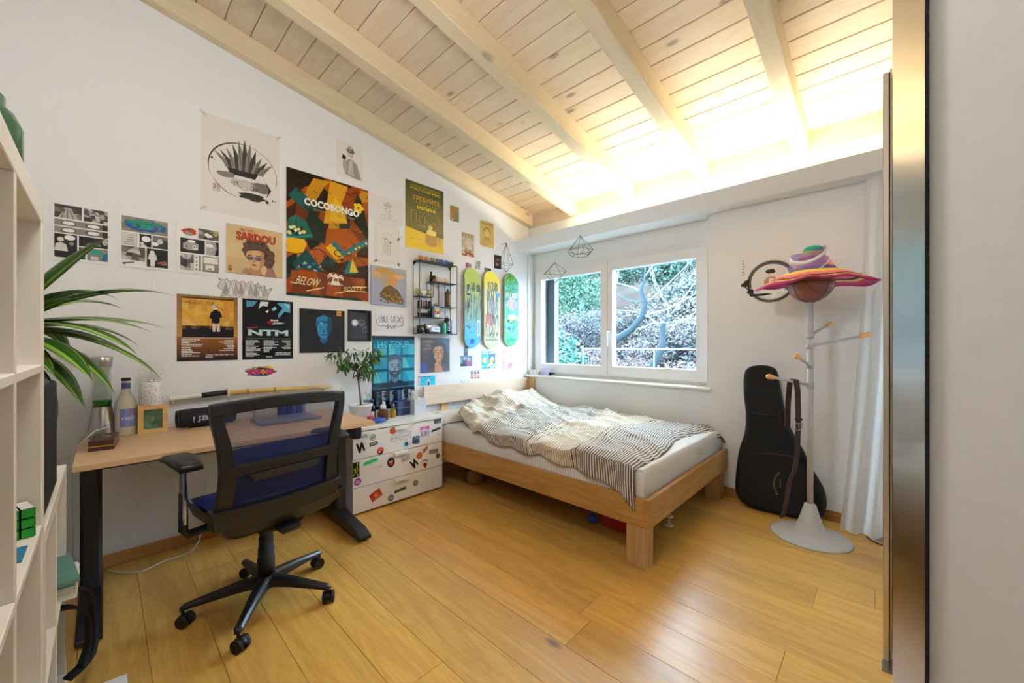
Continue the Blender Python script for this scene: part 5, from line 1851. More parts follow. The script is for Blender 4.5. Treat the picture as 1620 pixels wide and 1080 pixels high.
# beer poster in Cyrillic
a = Art(0.403, 0.592, '#6e6a36', 59)
a.grad(0, 0.30, 1, 1, '#7c7340', '#4f5030', 6)
a.poly([(0, 0), (1, 0), (1, 0.24), (0.55, 0.26), (0, 0.31)], '#dcb51c').poly([(0, 0.02), (0.5, 0.12), (0.52, 0.26), (0, 0.30)], '#e3c02a').poly([(0.1, 0.14), (0.45, 0.165), (0.46, 0.175), (0.1, 0.15)], '#b8921a')
a.rect(0, 0.865, 1, 0.87, '#3c3c24')
a.text('СССР НАРКОМПИЩЕПРОМ РСФСР', 0.12, 0.93, 0.78, 0.028, '#c8aa34', 0.01).text('РОСГЛАВПИВО', 0.12, 0.880, 0.79, 0.040, '#d8b93c', 0.012)
a.text('ТРЕБУЙТЕ', 0.17, 0.735, 0.72, 0.088, '#d9a52c', 0.012).text('п о л н о г о', 0.25, 0.685, 0.56, 0.026, '#b9b06a', 0.0).text('налива', 0.29, 0.61, 0.48, 0.055, '#e3c22a', 0.02)
a.text('ПИВА', 0.13, 0.425, 0.78, 0.145, '#a89a4c', 0.012).text('ПИВА', 0.155, 0.435, 0.74, 0.128, '#5d5a34', 0.004).text('до черты', 0.30, 0.345, 0.22, 0.035, '#c8aa34', 0.004)
a.ell(0.66, 0.15, 0.17, 0.045, '#8d6a2a').poly([(0.52, 0.11), (0.50, 0.22), (0.54, 0.27), (0.80, 0.26), (0.83, 0.2), (0.80, 0.1), (0.66, 0.075)], '#b98a3a').arc(0.83, 0.18, 0.07, 0.075, -1.4, 1.4, 0.03, '#c9a04c', 10).blob(0.66, 0.29, 0.14, 0.06, '#e6d268', 14, 0.2).blob(0.64, 0.36, 0.06, 0.05, '#d9c765', 10, 0.3)
for k in range(5):
    a.line([(0.55 + 0.055 * k, 0.11), (0.55 + 0.055 * k, 0.25)], 0.008, '#8d6424')
a.text('0,5 л.', 0.62, 0.31, 0.12, 0.04, '#f0e6a8', 0.0)
hang('beer_poster', a, 'A', 1.800, 2.038, 'green and yellow vintage beer mug poster in Cyrillic', 'poster', mat=PRINT_GLOSS)

# small pictures to the right
a = Art(0.107, 0.145, '#9c8a4e', 60)
a.poly([(0, 0), (1, 0), (1, 0.55), (0.6, 0.6), (0.55, 1), (0, 1)], '#8d7f52').poly([(0.05, 0.15), (0.5, 0.2), (0.58, 0.8), (0.3, 0.95), (0.08, 0.8)], '#b07a3c').poly([(0.55, 0.1), (1, 0.05), (1, 0.6), (0.62, 0.62)], '#8b8576').blob(0.28, 0.12, 0.12, 0.06, '#e6ddc9', 8, 0.3)
hang('small_card', a, 'A', 2.282, 2.381, 'small ochre and orange card right of the beer poster', 'card')
a = Art(0.158, 0.227, '#c9bba9', 61)
a.cells(0, 0.12, 1, 0.82, 5, 6, ['#cbbfb2', '#bdb0a3', '#d6ccbf', '#b3a594'], 0.4)
a.rect(0, 0.80, 1, 1, '#b09a72')
for k in range(8):
    a.line([(0.06 + 0.12 * k, 0.82), (0.08 + 0.12 * k, 0.97)], 0.03, '#e0d2b4' if k % 2 else '#6d5c40')
a.cells(0, 0, 1, 0.16, 7, 2, ['#b5502a', '#c9673a', '#7a3a20', '#d9b08a'], 0.4).poly([(0.2, 0.12), (0.24, 0.28), (0.42, 0.30), (0.46, 0.12)], '#a5572e').poly([(0.52, 0.16), (0.6, 0.3), (0.74, 0.28), (0.7, 0.16)], '#5d6a3c').ell(0.38, 0.6, 0.1, 0.14, '#dccbb0').ell(0.62, 0.56, 0.14, 0.12, '#dad0c6')
hang('comic_cover', a, 'A', 2.424, 2.071, 'faded comic cover with an orange lower edge, above the first skateboard deck', 'comic cover')
a = Art(0.201, 0.272, '#cdb061', 62, False)
ol = [(0.02, 0.05), (0.3, 0.0), (0.62, 0.02), (0.98, 0.0), (1.0, 0.5), (0.97, 0.98), (0.5, 1.0), (0.0, 0.97), (0.03, 0.5)]
a.text('WANTED', 0.07, 0.83, 0.86, 0.12, '#6a5426', 0.01)
a.line([(0.12, 0.30), (0.88, 0.30), (0.88, 0.78), (0.12, 0.78), (0.12, 0.30)], 0.012, '#8d7436').arc(0.5, 0.52, 0.26, 0.30, 0.2, 2.94, 0.06, '#8d7436', 14).ell(0.5, 0.50, 0.13, 0.15, '#d9c17c').poly([(0.25, 0.30), (0.34, 0.4), (0.66, 0.4), (0.76, 0.30)], '#a88c48')
a.text('DEAD OR ALIVE', 0.18, 0.20, 0.64, 0.06, '#7a6230', 0.01).list_(0.14, 0.06, 0.7, 0.11, 3, '#9c8244')
hang('wanted_notice', a, 'A', 2.661, 2.206, 'yellowed WANTED notice with a torn lower edge', 'notice', outline=ol)
a = Art(0.104, 0.146, '#24222a', 63)
a.cells(0.2, 0.2, 0.85, 0.75, 5, 5, ['#24222a', '#8a4a2c', '#b5764a', '#3a3038', '#5d4a6a'], 0.45).blob(0.5, 0.3, 0.2, 0.1, '#c99a6a', 9, 0.4)
hang('dark_card', a, 'A', 2.865, 2.003, 'dark playing-card sized picture beside the hanging wire ornament', 'card', 0.002)
a = Art(0.079, 0.046, '#a8543a', 64)
a.rect(0, 0, 0.2, 1, '#5a5a8c').rect(0.6, 0, 1, 1, '#d4ccc4').blob(0.78, 0.5, 0.12, 0.2, '#5a6a9c', 7)
hang('tiny_card', a, 'A', 2.474, 1.958, 'tiny red and white card just above the first skateboard deck', 'card')
a = Art(0.061, 0.086, '#b0a58e', 65)
a.cells(0.08, 0.06, 0.92, 0.94, 4, 5, ['#8b8272', '#c9bfa8', '#6a6a78', '#d6cdb8'], 0.4)
hang('tiny_card', a, 'A', 2.604, 1.958, 'tiny grey photo card between the first two decks, near their tops', 'card')
a = Art(0.093, 0.034, '#3c3a38', 66)
a.list_(0.06, 0.2, 0.88, 0.6, 2, '#b0aca4')
hang('tiny_card', a, 'A', 2.727, 1.955, 'thin dark label just above the second skateboard deck', 'card')

# canvas print of gold clouds
a = Art(0.317, 0.315, '#a9b0c6', 67)
a.grad(0, 0, 1, 1, '#a5abc8', '#b4b3b4', 6)
for u_, v_, ru, rv, c_ in ((0.2, 0.78, 0.22, 0.10, '#d0a878'), (0.5, 0.84, 0.3, 0.08, '#cf9a52'), (0.78, 0.78, 0.2, 0.06, '#d9ae7c'), (0.42, 0.66, 0.16, 0.16, '#b8a78c'), (0.6, 0.65, 0.14, 0.12, '#d0974e'), (0.3, 0.92, 0.2, 0.06, '#c9a06a')):
    a.blob(u_, v_, ru, rv, c_, 16, 0.2)
a.poly([(0.22, 0.26), (0.35, 0.46), (0.52, 0.54), (0.75, 0.42), (0.95, 0.12), (0.8, 0.04), (0.4, 0.12)], '#6d4f22')
for k in range(60):
    x = a.r.uniform(0.24, 0.92)
    a.blob(x, a.r.uniform(0.06, 0.5 - abs(x - 0.5) * 0.7), 0.028, 0.02, a.r.choice(['#b58a34', '#8a6428', '#d0aa56', '#4f3818', '#5d6a50', '#a07838']), 7, 0.5, k > 0)
a.text('MONTAGNE', 0.2, 0.88, 0.34, 0.07, '#c9823a', 0.02) if False else a.scrib(0.2, 0.86, 0.52, 0.96, 6, 0.018, '#d09a50')
hang('canvas_print', a, 'A', 1.482, 1.517, 'square canvas print of golden clouds over a lavender sky', 'canvas', 0.016)

# ink tag sheet
a = Art(0.275, 0.148, '#ebe9ee', 68)
a.line([(0.02, 0.05), (0.02, 0.95), (0.98, 0.95)], 0.003, '#b5b2b8').arc(0.16, 0.52, 0.12, 0.13, 2.4, 5.6, 0.014, '#2c2a30', 14).line([(0.22, 0.32), (0.36, 0.28), (0.44, 0.42)], 0.014, '#2c2a30').scrib(0.12, 0.48, 0.42, 0.86, 4, 0.012, '#2c2a30').scrib(0.46, 0.5, 0.94, 0.9, 6, 0.011, '#2c2a30').scrib(0.36, 0.14, 0.7, 0.34, 4, 0.012, '#2c2a30').line([(0.62, 0.34), (0.78, 0.26), (0.93, 0.44), (0.88, 0.30)], 0.014, '#2c2a30')
hang('ink_tag_sheet', a, 'A', 1.522, 1.299, 'white sheet with a black ink tag under the gold canvas', 'drawing')

# tall teal tour poster
a = Art(0.395, 0.608, '#0d2a3c', 69)
a.grad(0, 0, 1, 1, '#08131f', '#1b6a80', 8)
for i in range(3):
    for j in range(3):
        u0, v0 = 0.02 + i * 0.33, 0.34 + j * 0.19
        a.rect(u0 + 0.02, v0 + 0.02, u0 + 0.31, v0 + 0.17, ['#3aa6bf', '#2b8fac', '#4cb8cc', '#1f7893'][(i * 2 + j) % 4]).poly([(u0 + 0.02, v0 + 0.02), (u0 + 0.2, v0 + 0.02), (u0 + 0.08, v0 + 0.17), (u0 + 0.02, v0 + 0.17)], ['#62c4d2', '#3fa3bd', '#2d8ba6'][(i + j) % 3])
a.rect(0, 0.95, 1, 1, '#0c1c2c')
a.person(0.52, 0.56, 0.17, '#8aa2b4', '#4a5a68', '#5a7488', '#0f2434', 0.0, None, '#3a4654', False, '#1c2630')
a.rect(0, 0, 1, 0.27, '#0a1522').line([(0, 0.275), (1, 0.295)], 0.006, '#5f97ac')
for x, n_ in ((0.10, 9), (0.22, 11), (0.40, 11), (0.58, 10), (0.68, 12), (0.84, 12)):
    a.list_(x, 0.05, 0.09, 0.20, n_, '#c9d6e2' if x not in (0.10, 0.58) else '#4f7a9c')
a.text('140 TOUR', 0.10, 0.825, 0.80, 0.105, '#0a2a40', 0.04).text('140 TOUR', 0.11, 0.832, 0.78, 0.098, '#56c8e6', 0.02)
hang('tour_poster', a, 'A', 1.494, 0.652, 'tall teal poster of a bearded face, lettered 140 TOUR', 'poster', mat=PRINT_GLOSS)

# brown sleeve with a long-haired portrait
a = Art(0.318, 0.316, '#33261f', 70)
a.grad(0, 0, 1, 1, '#2a2330', '#4a3a30', 5)
a.poly([(0.6, 0.7), (1, 0.55), (1, 1), (0.6, 1)], '#3f4a58').poly([(0.0, 0.0), (0.0, 0.3), (0.2, 0.2), (0.3, 0.0)], '#2c3f78')
a.person(0.60, 0.55, 0.20, '#a8714c', '#1e1614', '#7c4c30', '#3a2c28', -0.12, None, None, True, '#1e1210')
for k in range(9):
    a.line([(0.30 + 0.02 * k, 0.72 - 0.02 * k), (0.22 + 0.022 * k, 0.4), (0.26 + 0.03 * k, 0.08)], 0.012, '#120d0c' if k % 2 else '#3a2820')
a.poly([(0.44, 0.02), (0.47, 0.18), (0.56, 0.26), (0.64, 0.22), (0.72, 0.14), (0.74, 0.0)], '#9c6644').poly([(0.44, 0.22), (0.56, 0.30), (0.60, 0.27), (0.48, 0.19)], '#b0784f').line([(0.5, 0.2), (0.6, 0.24)], 0.008, '#6a3f28').line([(0.5, 0.14), (0.63, 0.19)], 0.008, '#6a3f28')
a.text('LEGEND', 0.06, 0.87, 0.34, 0.06, '#c9a58a', 0.0).text('BOB', 0.16, 0.75, 0.14, 0.055, '#b5876a', 0.0).text('MARLEY', 0.08, 0.66, 0.28, 0.055, '#b5876a', 0.0).ell(0.93, 0.95, 0.025, 0.025, '#2f5a7c')
hang('record_sleeve', a, 'A', 1.954, 0.933, 'dark brown record sleeve with a long-haired portrait, lettered LEGEND', 'record sleeve', 0.006)

a = Art(0.182, 0.084, '#cfd3d6', 71)
a.rect(0.14, 0, 1, 0.92, '#22b2cc').rect(0.0, 0.92, 1, 1, '#2a3a4a').cells(0.14, 0.1, 0.45, 0.8, 3, 5, ['#22b2cc', '#4cc6da', '#1a98b4'], 0.3).poly([(0.5, 0.0), (0.52, 0.5), (0.6, 0.75), (0.7, 0.5), (0.72, 0)], '#d9eef2').poly([(0.54, 0.0), (0.56, 0.4), (0.6, 0.6), (0.62, 0.35), (0.66, 0.5), (0.68, 0)], '#2a2a34').list_(0.02, 0.1, 0.09, 0.75, 7, '#7a7f84')
hang('ticket', a, 'A', 1.926, 0.817, 'small turquoise concert ticket under the long-haired portrait sleeve', 'ticket')
a = Art(0.049, 0.092, '#3a4452', 72)
a.blob(0.5, 0.5, 0.14, 0.1, '#8a94a4', 7, 0.4)
hang('bookmark', a, 'A', 2.451, 1.0765, 'dark blue bookmark strip below the first skateboard deck', 'bookmark', 0.0018)
a = Art(0.151, 0.105, '#5a7a9c', 73)
a.grad(0, 0.4, 1, 1, '#7fa6c4', '#3f6486', 4).poly([(0.1, 0), (0.18, 0.6), (0.34, 0.9), (0.5, 0.6), (0.52, 0)], '#2a2430').ell(0.34, 0.72, 0.08, 0.11, '#c49a86').poly([(0.5, 0), (0.56, 0.5), (0.68, 0.72), (0.9, 0.55), (0.95, 0)], '#7c3a58').ell(0.7, 0.66, 0.07, 0.1, '#cfa694').poly([(0, 0), (0, 0.3), (0.12, 0.2), (0.14, 0)], '#1f1a20')
hang('photo_print', a, 'A', 2.407, 0.972, 'small photo of two people under the dark bookmark', 'photo')
for y0, w_, cs in ((2.688, 0.085, ['#2fb4c4', '#e6a86a', '#f0e2c4', '#1f8fa4']), (2.786, 0.094, ['#2a5fa8', '#e8b23a', '#f0d890', '#3aa6c9'])):
    a = Art(w_, 0.18, cs[0], int(y0 * 100))
    a.cells(0, 0, 1, 0.3, 3, 3, [cs[3], cs[0], cs[2]], 0.4).blob(0.45, 0.5, 0.34, 0.32, cs[1], 9, 0.3).blob(0.55, 0.6, 0.2, 0.2, cs[2], 9, 0.3).rect(0.1, 0.85, 0.9, 0.95, cs[2])
    hang('collector_card', a, 'A', y0, 0.935, 'turquoise and orange card, left of a pair below the second deck' if w_ < 0.09 else 'deep blue and yellow card, right of a pair below the second deck', 'card')
a = Art(0.164, 0.218, '#dfa2b4', 75)
a.cells(0, 0, 1, 1, 5, 6, ['#dda0b2', '#e4adbd', '#d694a8', '#e9b8c4'], 0.45).blob(0.65, 0.2, 0.22, 0.14, '#cf6f8c', 12, 0.4).blob(0.75, 0.24, 0.1, 0.1, '#b8506f', 9, 0.5)
hang('pink_sheet', a, 'A', 2.996, 0.908, 'pale pink mottled sheet below the green skateboard deck', 'drawing', 0.002)
for i in range(3):
    for j in range(2):
        a = Art(0.033, 0.04, '#e4d9d2', 80 + i * 2 + j)
        a.rect(0.08, 0.06, 0.92, 0.94, ['#b4533c', '#8a4a6a', '#c46a48', '#5a6a8a', '#a8543a', '#7a5a54'][i * 2 + j]).ell(0.5, 0.6, 0.2, 0.24, '#e0bfa4').poly([(0.15, 0.06), (0.3, 0.4), (0.7, 0.4), (0.85, 0.06)], '#3a3040')
        hang('photo_stamp', a, 'A', 2.539 + i * 0.043, 0.84 + j * 0.048, 'tiny portrait stamp, %s of the %s row in a block of six over the headboard' % (('left', 'middle', 'right')[i], ('lower', 'upper')[j]), 'photo stamp', group='block of six tiny portrait prints')

# sheet on the window wall with ring and branch (figure left as a plain seated shape)
a = Art(0.36, 0.578, '#eeebe8', 90)
for k, (wd, c_) in enumerate(((0.15, '#c4bdb6'), (0.10, '#9b948c'), (0.05, '#4c463f'))):
    a.arc(0.56, 0.60, 0.40 - 0.025 * (2 - k) * 0 + 0.0, 0.40, 0, 2 * PI, wd * 0.5, c_, 36)
a.ell(0.56, 0.60, 0.365, 0.365, '#eae6e1', n=36).arc(0.56, 0.60, 0.365, 0.365, 0.3, 3.4, 0.014, '#26221e', 24)
a.line([(0.05, 0.58), (0.16, 0.52), (0.2, 0.44), (0.42, 0.44), (0.7, 0.46), (0.94, 0.52)], 0.05, '#26221e', True).blob(0.12, 0.59, 0.08, 0.08, '#26221e', 14, 0.5).blob(0.18, 0.49, 0.06, 0.05, '#2f2a26', 12, 0.4)
a.poly([(0.36, 0.47), (0.42, 0.50), (0.6, 0.49), (0.76, 0.50), (0.82, 0.47), (0.6, 0.44)], '#f4f1ed').poly([(0.45, 0.5), (0.44, 0.62), (0.5, 0.66), (0.62, 0.66), (0.68, 0.6), (0.66, 0.5)], '#c98a7a').poly([(0.52, 0.5), (0.52, 0.64), (0.6, 0.64), (0.6, 0.5)], '#e8d9c8').ell(0.56, 0.70, 0.06, 0.065, '#e6d2bd').blob(0.56, 0.735, 0.08, 0.05, '#26221e', 12, 0.25)
for k in range(5):
    a.blob(0.06, 0.90 - 0.035 * k, 0.016, 0.012, '#4c463f', 6, 0.5)
a.arc(0.065, 0.72, 0.02, 0.02, 0, 6.2, 0.008, '#a05a40', 8)
hang('ring_drawing', a, 'B', -0.795, 1.306, 'pale sheet with a black ink ring and branch on the window wall', 'drawing')


# ------------------------------------------------------------------ stickers on the drawers
drawers = [o for o in chest.children if o.name.split('.')[0] == 'drawer']
drawers.sort(key=lambda o: -max(v.co.z for v in o.data.vertices))
CIRC = [(0.5 + 0.5 * math.cos(2 * PI * i / 22), 0.5 + 0.5 * math.sin(2 * PI * i / 22)) for i in range(22)]
STK = []


def stick(di, y, z, w, h, art, label, tilt=0.0, outline=None):
    o = hang('sticker', art, 'A', y - w / 2, z - h / 2, label, None, 0.0006, tilt, outline=outline, off=XF, parent=drawers[di], gap=0.0003, mat=PRINT_GLOSS)
    return o


def disc(w, base, seed=1):
    return Art(w, w, base, seed)


def n_art(c='#1d1a1c'):
    a = Art(0.062, 0.075, '#f0eeea')
    return a.poly([(0.0, 0.88), (0.16, 1.0), (0.34, 0.50), (0.36, 1.0), (0.60, 1.0), (0.62, 0.62), (0.98, 0.20), (0.76, 0.05), (0.70, 0.40), (0.52, 0.50), (0.50, 0.0), (0.28, 0.0)], c) if False else a.poly([(0.02, 0.95), (0.22, 1.0), (0.36, 0.48), (0.60, 0.98), (0.78, 0.94), (0.98, 0.12), (0.78, 0.06), (0.64, 0.58), (0.42, 0.04), (0.20, 0.02)], c)


def word(w, h, s, base, c, edge=None, bold=0.02, seed=1, shear=0.15):
    a = Art(w, h, edge or base, seed, False)
    a.poly([(0.03, 0.1), (0.97, 0.1), (0.97, 0.9), (0.03, 0.9)], base)
    return a.text(s, 0.09, 0.24, 0.78, 0.52, c, bold, shear)


JAG = [(0, 0.2), (0.1, 0.05), (0.3, 0.12), (0.5, 0), (0.7, 0.1), (0.9, 0.0), (1, 0.3), (0.95, 0.6), (1, 0.9), (0.8, 0.92), (0.6, 1), (0.4, 0.9), (0.2, 1), (0.04, 0.85)]
stick(0, 1.245, 0.543, 0.095, 0.034, word(0.095, 0.034, 'Beastly', '#dfe0e6', '#23252e', '#4a4d58'), 'grey lettered tag sticker', 0.0, JAG)
a = disc(0.052, '#a9c0ab')
a.line([(0.15, 0.3), (0.85, 0.66)], 0.12, '#4d5a52')
stick(0, 1.320, 0.526, 0.052, 0.052, a, 'round pale green sticker', 0, CIRC)
stick(0, 1.231, 0.469, 0.062, 0.075, n_art(), 'bold black letter sticker', 0.15, [(0.02, 0.95), (0.22, 1.0), (0.36, 0.48), (0.60, 0.98), (0.78, 0.94), (0.98, 0.12), (0.78, 0.06), (0.64, 0.58), (0.42, 0.04), (0.20, 0.02)])
stick(0, 1.327, 0.478, 0.062, 0.026, word(0.062, 0.026, 'JRRW', '#222126', '#f0eeea', None, 0.03), 'small black rectangle sticker', 0.12)
a = disc(0.055, '#c4443a')
a.poly([(0.2, 0.1), (0.4, 0.55), (0.7, 0.5), (0.85, 0.15), (0.5, 0.0)], '#1d1a1c').blob(0.45, 0.35, 0.16, 0.12, '#efe9e2', 9, 0.3).blob(0.55, 0.25, 0.08, 0.06, '#1d1a1c', 7)
stick(0, 1.377, 0.418, 0.055, 0.055, a, 'round red sticker with a black and white figure', 0, CIRC)
def orange():
    a = disc(0.052, '#c8501e')
    return a.ell(0.5, 0.5, 0.44, 0.44, '#d8602a').arc(0.5, 0.55, 0.22, 0.2, 3.3, 6.1, 0.06, '#f0d9c4', 10).ell(0.4, 0.62, 0.05, 0.05, '#f0d9c4')
stick(0, 1.478, 0.548, 0.052, 0.052, orange(), 'round orange sticker by the top handle', 0, CIRC)
for y, z, w, h, s, ol in ((1.487, 0.488, 0.066, 0.058, 'DAS', [(0.5 + 0.5 * (1 - 0.08 * (i % 2)) * math.cos(2 * PI * i / 22), 0.5 + 0.5 * (1 - 0.1 * (i % 2)) * math.sin(2 * PI * i / 22)) for i in range(22)]), (1.580, 0.492, 0.105, 0.058, 'RYAAHNT', JAG)):
    a = Art(w, h, '#8d8f98', 3, False)
    a.poly([(0.5 + (p[0] - 0.5) * 0.92, 0.5 + (p[1] - 0.5) * 0.9) for p in ol], '#edebec').text(s, 0.14, 0.34, 0.72, 0.34, '#b9a9ac', 0.02, 0.1)
    stick(0, y, z, w, h, a, 'white outlined bubble-letter sticker', 0.06, ol)
a = Art(0.06, 0.05, '#efecea')
a.text('Dr.Doub', 0.06, 0.3, 0.85, 0.26, '#c46a66', 0.0, 0.3)
stick(0, 1.636, 0.555, 0.06, 0.03, a, 'small red script sticker', 0.5)
a = Art(0.088, 0.078, '#e9e6ee')
a.rect(0, 0.70, 1, 1, '#c85a9a').text('HELLO', 0.3, 0.76, 0.4, 0.12, '#f6e6f0', 0.02).rect(0, 0, 1, 0.05, '#c85a9a').scrib(0.06, 0.12, 0.94, 0.6, 6, 0.03, '#4a4668')
stick(0, 1.755, 0.497, 0.088, 0.078, a, 'pink and white name tag sticker', 0)
a = disc(0.068, '#e9e9ef')
a.ell(0.45, 0.48, 0.27, 0.27, '#4aa3c4').ell(0.45, 0.48, 0.16, 0.16, '#1d4a6a').ell(0.45, 0.48, 0.08, 0.08, '#0d1520')
for k in range(9):
    an = k * 0.7
    a.line([(0.5 + 0.38 * math.cos(an), 0.5 + 0.38 * math.sin(an)), (0.5 + 0.47 * math.cos(an + 0.2), 0.5 + 0.47 * math.sin(an + 0.2))], 0.04, '#c4506a')
stick(0, 1.593, 0.430, 0.068, 0.068, a, 'round bloodshot blue eye sticker', 0, CIRC)
a = Art(0.068, 0.066, '#2d3f52', 6)
a.blob(0.5, 0.55, 0.40, 0.38, '#4a7088', 14, 0.2).blob(0.4, 0.4, 0.14, 0.14, '#15202c', 9, 0.3).blob(0.65, 0.4, 0.12, 0.14, '#15202c', 9, 0.3).scrib(0.15, 0.6, 0.85, 0.9, 5, 0.05, '#89a9b8')
stick(0, 1.675, 0.443, 0.068, 0.066, a, 'dark blue scribbled sticker', 0, JAG)
a = Art(0.072, 0.034, '#2a3038')
a.text('rrndrn', 0.08, 0.28, 0.84, 0.2, '#c9cdd2', 0.02)
stick(0, 1.877, 0.561, 0.072, 0.034, a, 'dark blue label sticker at the top right', 0)
stick(0, 1.863, 0.495, 0.095, 0.022, word(0.095, 0.022, 'HARDCORE', '#56605e', '#1d2226', '#1d2226', 0.03), 'grey jagged HARDCORE sticker', 0.18, JAG)
a = Art(0.03, 0.012, '#efecea')
a.list_(0.05, 0.1, 0.9, 0.8, 1, '#6a6460')
stick(0, 1.894, 0.455, 0.03, 0.012, a, 'tiny lettered sticker', 0.1)
stick(1, 1.304, 0.355, 0.115, 0.030, word(0.115, 0.030, 'HARDCORE', '#46d67a', '#1d3a2a', '#1d2a22', 0.03), 'bright green HARDCORE sticker', 0.16, JAG)
a = Art(0.062, 0.075, '#5f4f3e')
a.ell(0.5, 0.5, 0.44, 0.50, '#3a2c22').blob(0.5, 0.42, 0.30, 0.30, '#8a1d16', 12, 0.12).blob(0.52, 0.36, 0.20, 0.18, '#c43a2a', 10, 0.15).poly([(0.25, 0.6), (0.75, 0.66), (0.7, 0.54), (0.3, 0.5)], '#f0ece6')
stick(1, 1.462, 0.316, 0.062, 0.075, a, 'oval sticker of a shouting red mouth', 0.1, CIRC)
a = Art(0.06, 0.036, '#efecea')
a.text('Dr.Doub', 0.06, 0.3, 0.85, 0.3, '#c46a66', 0.0, 0.3)
stick(1, 1.364, 0.308, 0.06, 0.036, a, 'small red script sticker', 0.1)
stick(1, 1.585, 0.315, 0.075, 0.036, word(0.075, 0.036, 'Beastly', '#d9d6d8', '#3a3842', '#5a5664'), 'grey lettered tag sticker', 0.25, JAG)
stick(1, 1.655, 0.267, 0.055, 0.08, n_art(), 'bold black letter sticker', 0.5, [(0.02, 0.95), (0.22, 1.0), (0.36, 0.48), (0.60, 0.98), (0.78, 0.94), (0.98, 0.12), (0.78, 0.06), (0.64, 0.58), (0.42, 0.04), (0.20, 0.02)])
stick(1, 1.705, 0.314, 0.050, 0.050, orange(), 'round orange sticker', 0, CIRC)
a = Art(0.055, 0.042, '#d88a4a')
a.scrib(0.1, 0.2, 0.9, 0.8, 4, 0.05, '#7a3a1a')
stick(1, 1.760, 0.353, 0.055, 0.042, a, 'curved orange lettering sticker', 0.3, [(0, 0.0), (0.15, 0.5), (0.5, 0.85), (1, 1), (1, 0.6), (0.6, 0.4), (0.35, 0.0)])
a = Art(0.088, 0.034, '#8b8088')
a.text('rode', 0.2, 0.28, 0.55, 0.2, '#e4dde2', 0.01, 0.2)
stick(1, 1.840, 0.322, 0.088, 0.034, a, 'mauve-grey label sticker', -0.08)
a = disc(0.042, '#6a5f3c')
a.line([(0.2, 0.5), (0.8, 0.5)], 0.14, '#a89a6a')
stick(1, 1.882, 0.277, 0.042, 0.042, a, 'round olive sticker', 0, CIRC)
a = Art(0.06, 0.075, '#efecea')
a.arc(0.5, 0.62, 0.42, 0.34, 0.2, 2.9, 0.10, '#2a2a24', 12).poly([(0.12, 0.55), (0.3, 0.5), (0.4, 0.6), (0.62, 0.62), (0.72, 0.5), (0.9, 0.6), (0.78, 0.3), (0.62, 0.02), (0.45, 0.05), (0.3, 0.3)], '#b8281e')
stick(1, 1.756, 0.240, 0.06, 0.075, a, 'white sticker with a red bull head', 0, CIRC)
a = Art(0.045, 0.105, '#10140c')
a.line([(0.75, 0.95), (0.6, 0.65), (0.75, 0.52), (0.55, 0.3), (0.8, 0.06)], 0.12, '#b4c832').line([(0.15, 0.5), (0.4, 0.6), (0.3, 0.3), (0.1, 0.15)], 0.14, '#b4c832')
stick(1, 1.199, 0.322, 0.045, 0.105, a, 'tall black sticker with acid green strokes')
a = disc(0.052, '#a8428e')
a.scrib(0.25, 0.3, 0.75, 0.7, 3, 0.07, '#ecd6e6')
stick(1, 1.209, 0.236, 0.052, 0.052, a, 'round magenta sticker', 0, CIRC)
a = Art(0.085, 0.062, '#b8321c')
a.ell(0.52, 0.55, 0.22, 0.22, '#d8662c').arc(0.55, 0.5, 0.1, 0.1, 3.2, 6.2, 0.05, '#f0e2d6', 8).rect(0.1, 0.1, 0.9, 0.16, '#e4c9bc')
stick(2, 1.343, 0.106, 0.085, 0.062, a, 'tilted red rectangle sticker', 0.42)
a = disc(0.050, '#8a8292')
a.text('hoj', 0.25, 0.35, 0.5, 0.3, '#d9d2de', 0.02)
stick(2, 1.461, 0.052, 0.050, 0.050, a, 'round grey-mauve sticker', 0, CIRC)
stick(2, 1.539, 0.091, 0.105, 0.026, word(0.105, 0.026, 'HARDCORE', '#7a745a', '#2a2a20', '#2a2a20', 0.03), 'olive grey HARDCORE sticker', 0.12, JAG)
a = disc(0.046, '#7a7666')
a.ell(0.5, 0.5, 0.36, 0.36, '#9a957e')
stick(2, 1.671, 0.108, 0.046, 0.046, a, 'round grey-green sticker', 0, CIRC)

# ------------------------------------------------------------------ skateboard decks hung on the wall
def pill(n=14, k=0.5):
    pts = []
    for i in range(n + 1):
        t = PI * i / n
        pts.append((0.5 + 0.5 * math.cos(t), 1 - 0.135 + 0.135 * math.sin(t) ** 0.75))
    for i in range(n + 1):
        t = PI + PI * i / n
        pts.append((0.5 + 0.5 * math.cos(t), 0.135 - 0.135 * abs(math.sin(t)) ** 0.75))
    return pts


def deck_bend(u, v):
    k = max(0, abs(v) - 0.30) / 0.20
    return 0.030 - 0.028 * k * k


def subdiv_outline(ol, m=10):
    out = []
    for i in range(len(ol)):
        a_, b_ = ol[i], ol[(i + 1) % len(ol)]
        L = abs(b_[1] - a_[1])
        q = max(1, int(L * m))
        for j in range(q):
            out.append((a_[0] + (b_[0] - a_[0]) * j / q, a_[1] + (b_[1] - a_[1]) * j / q))
    return out


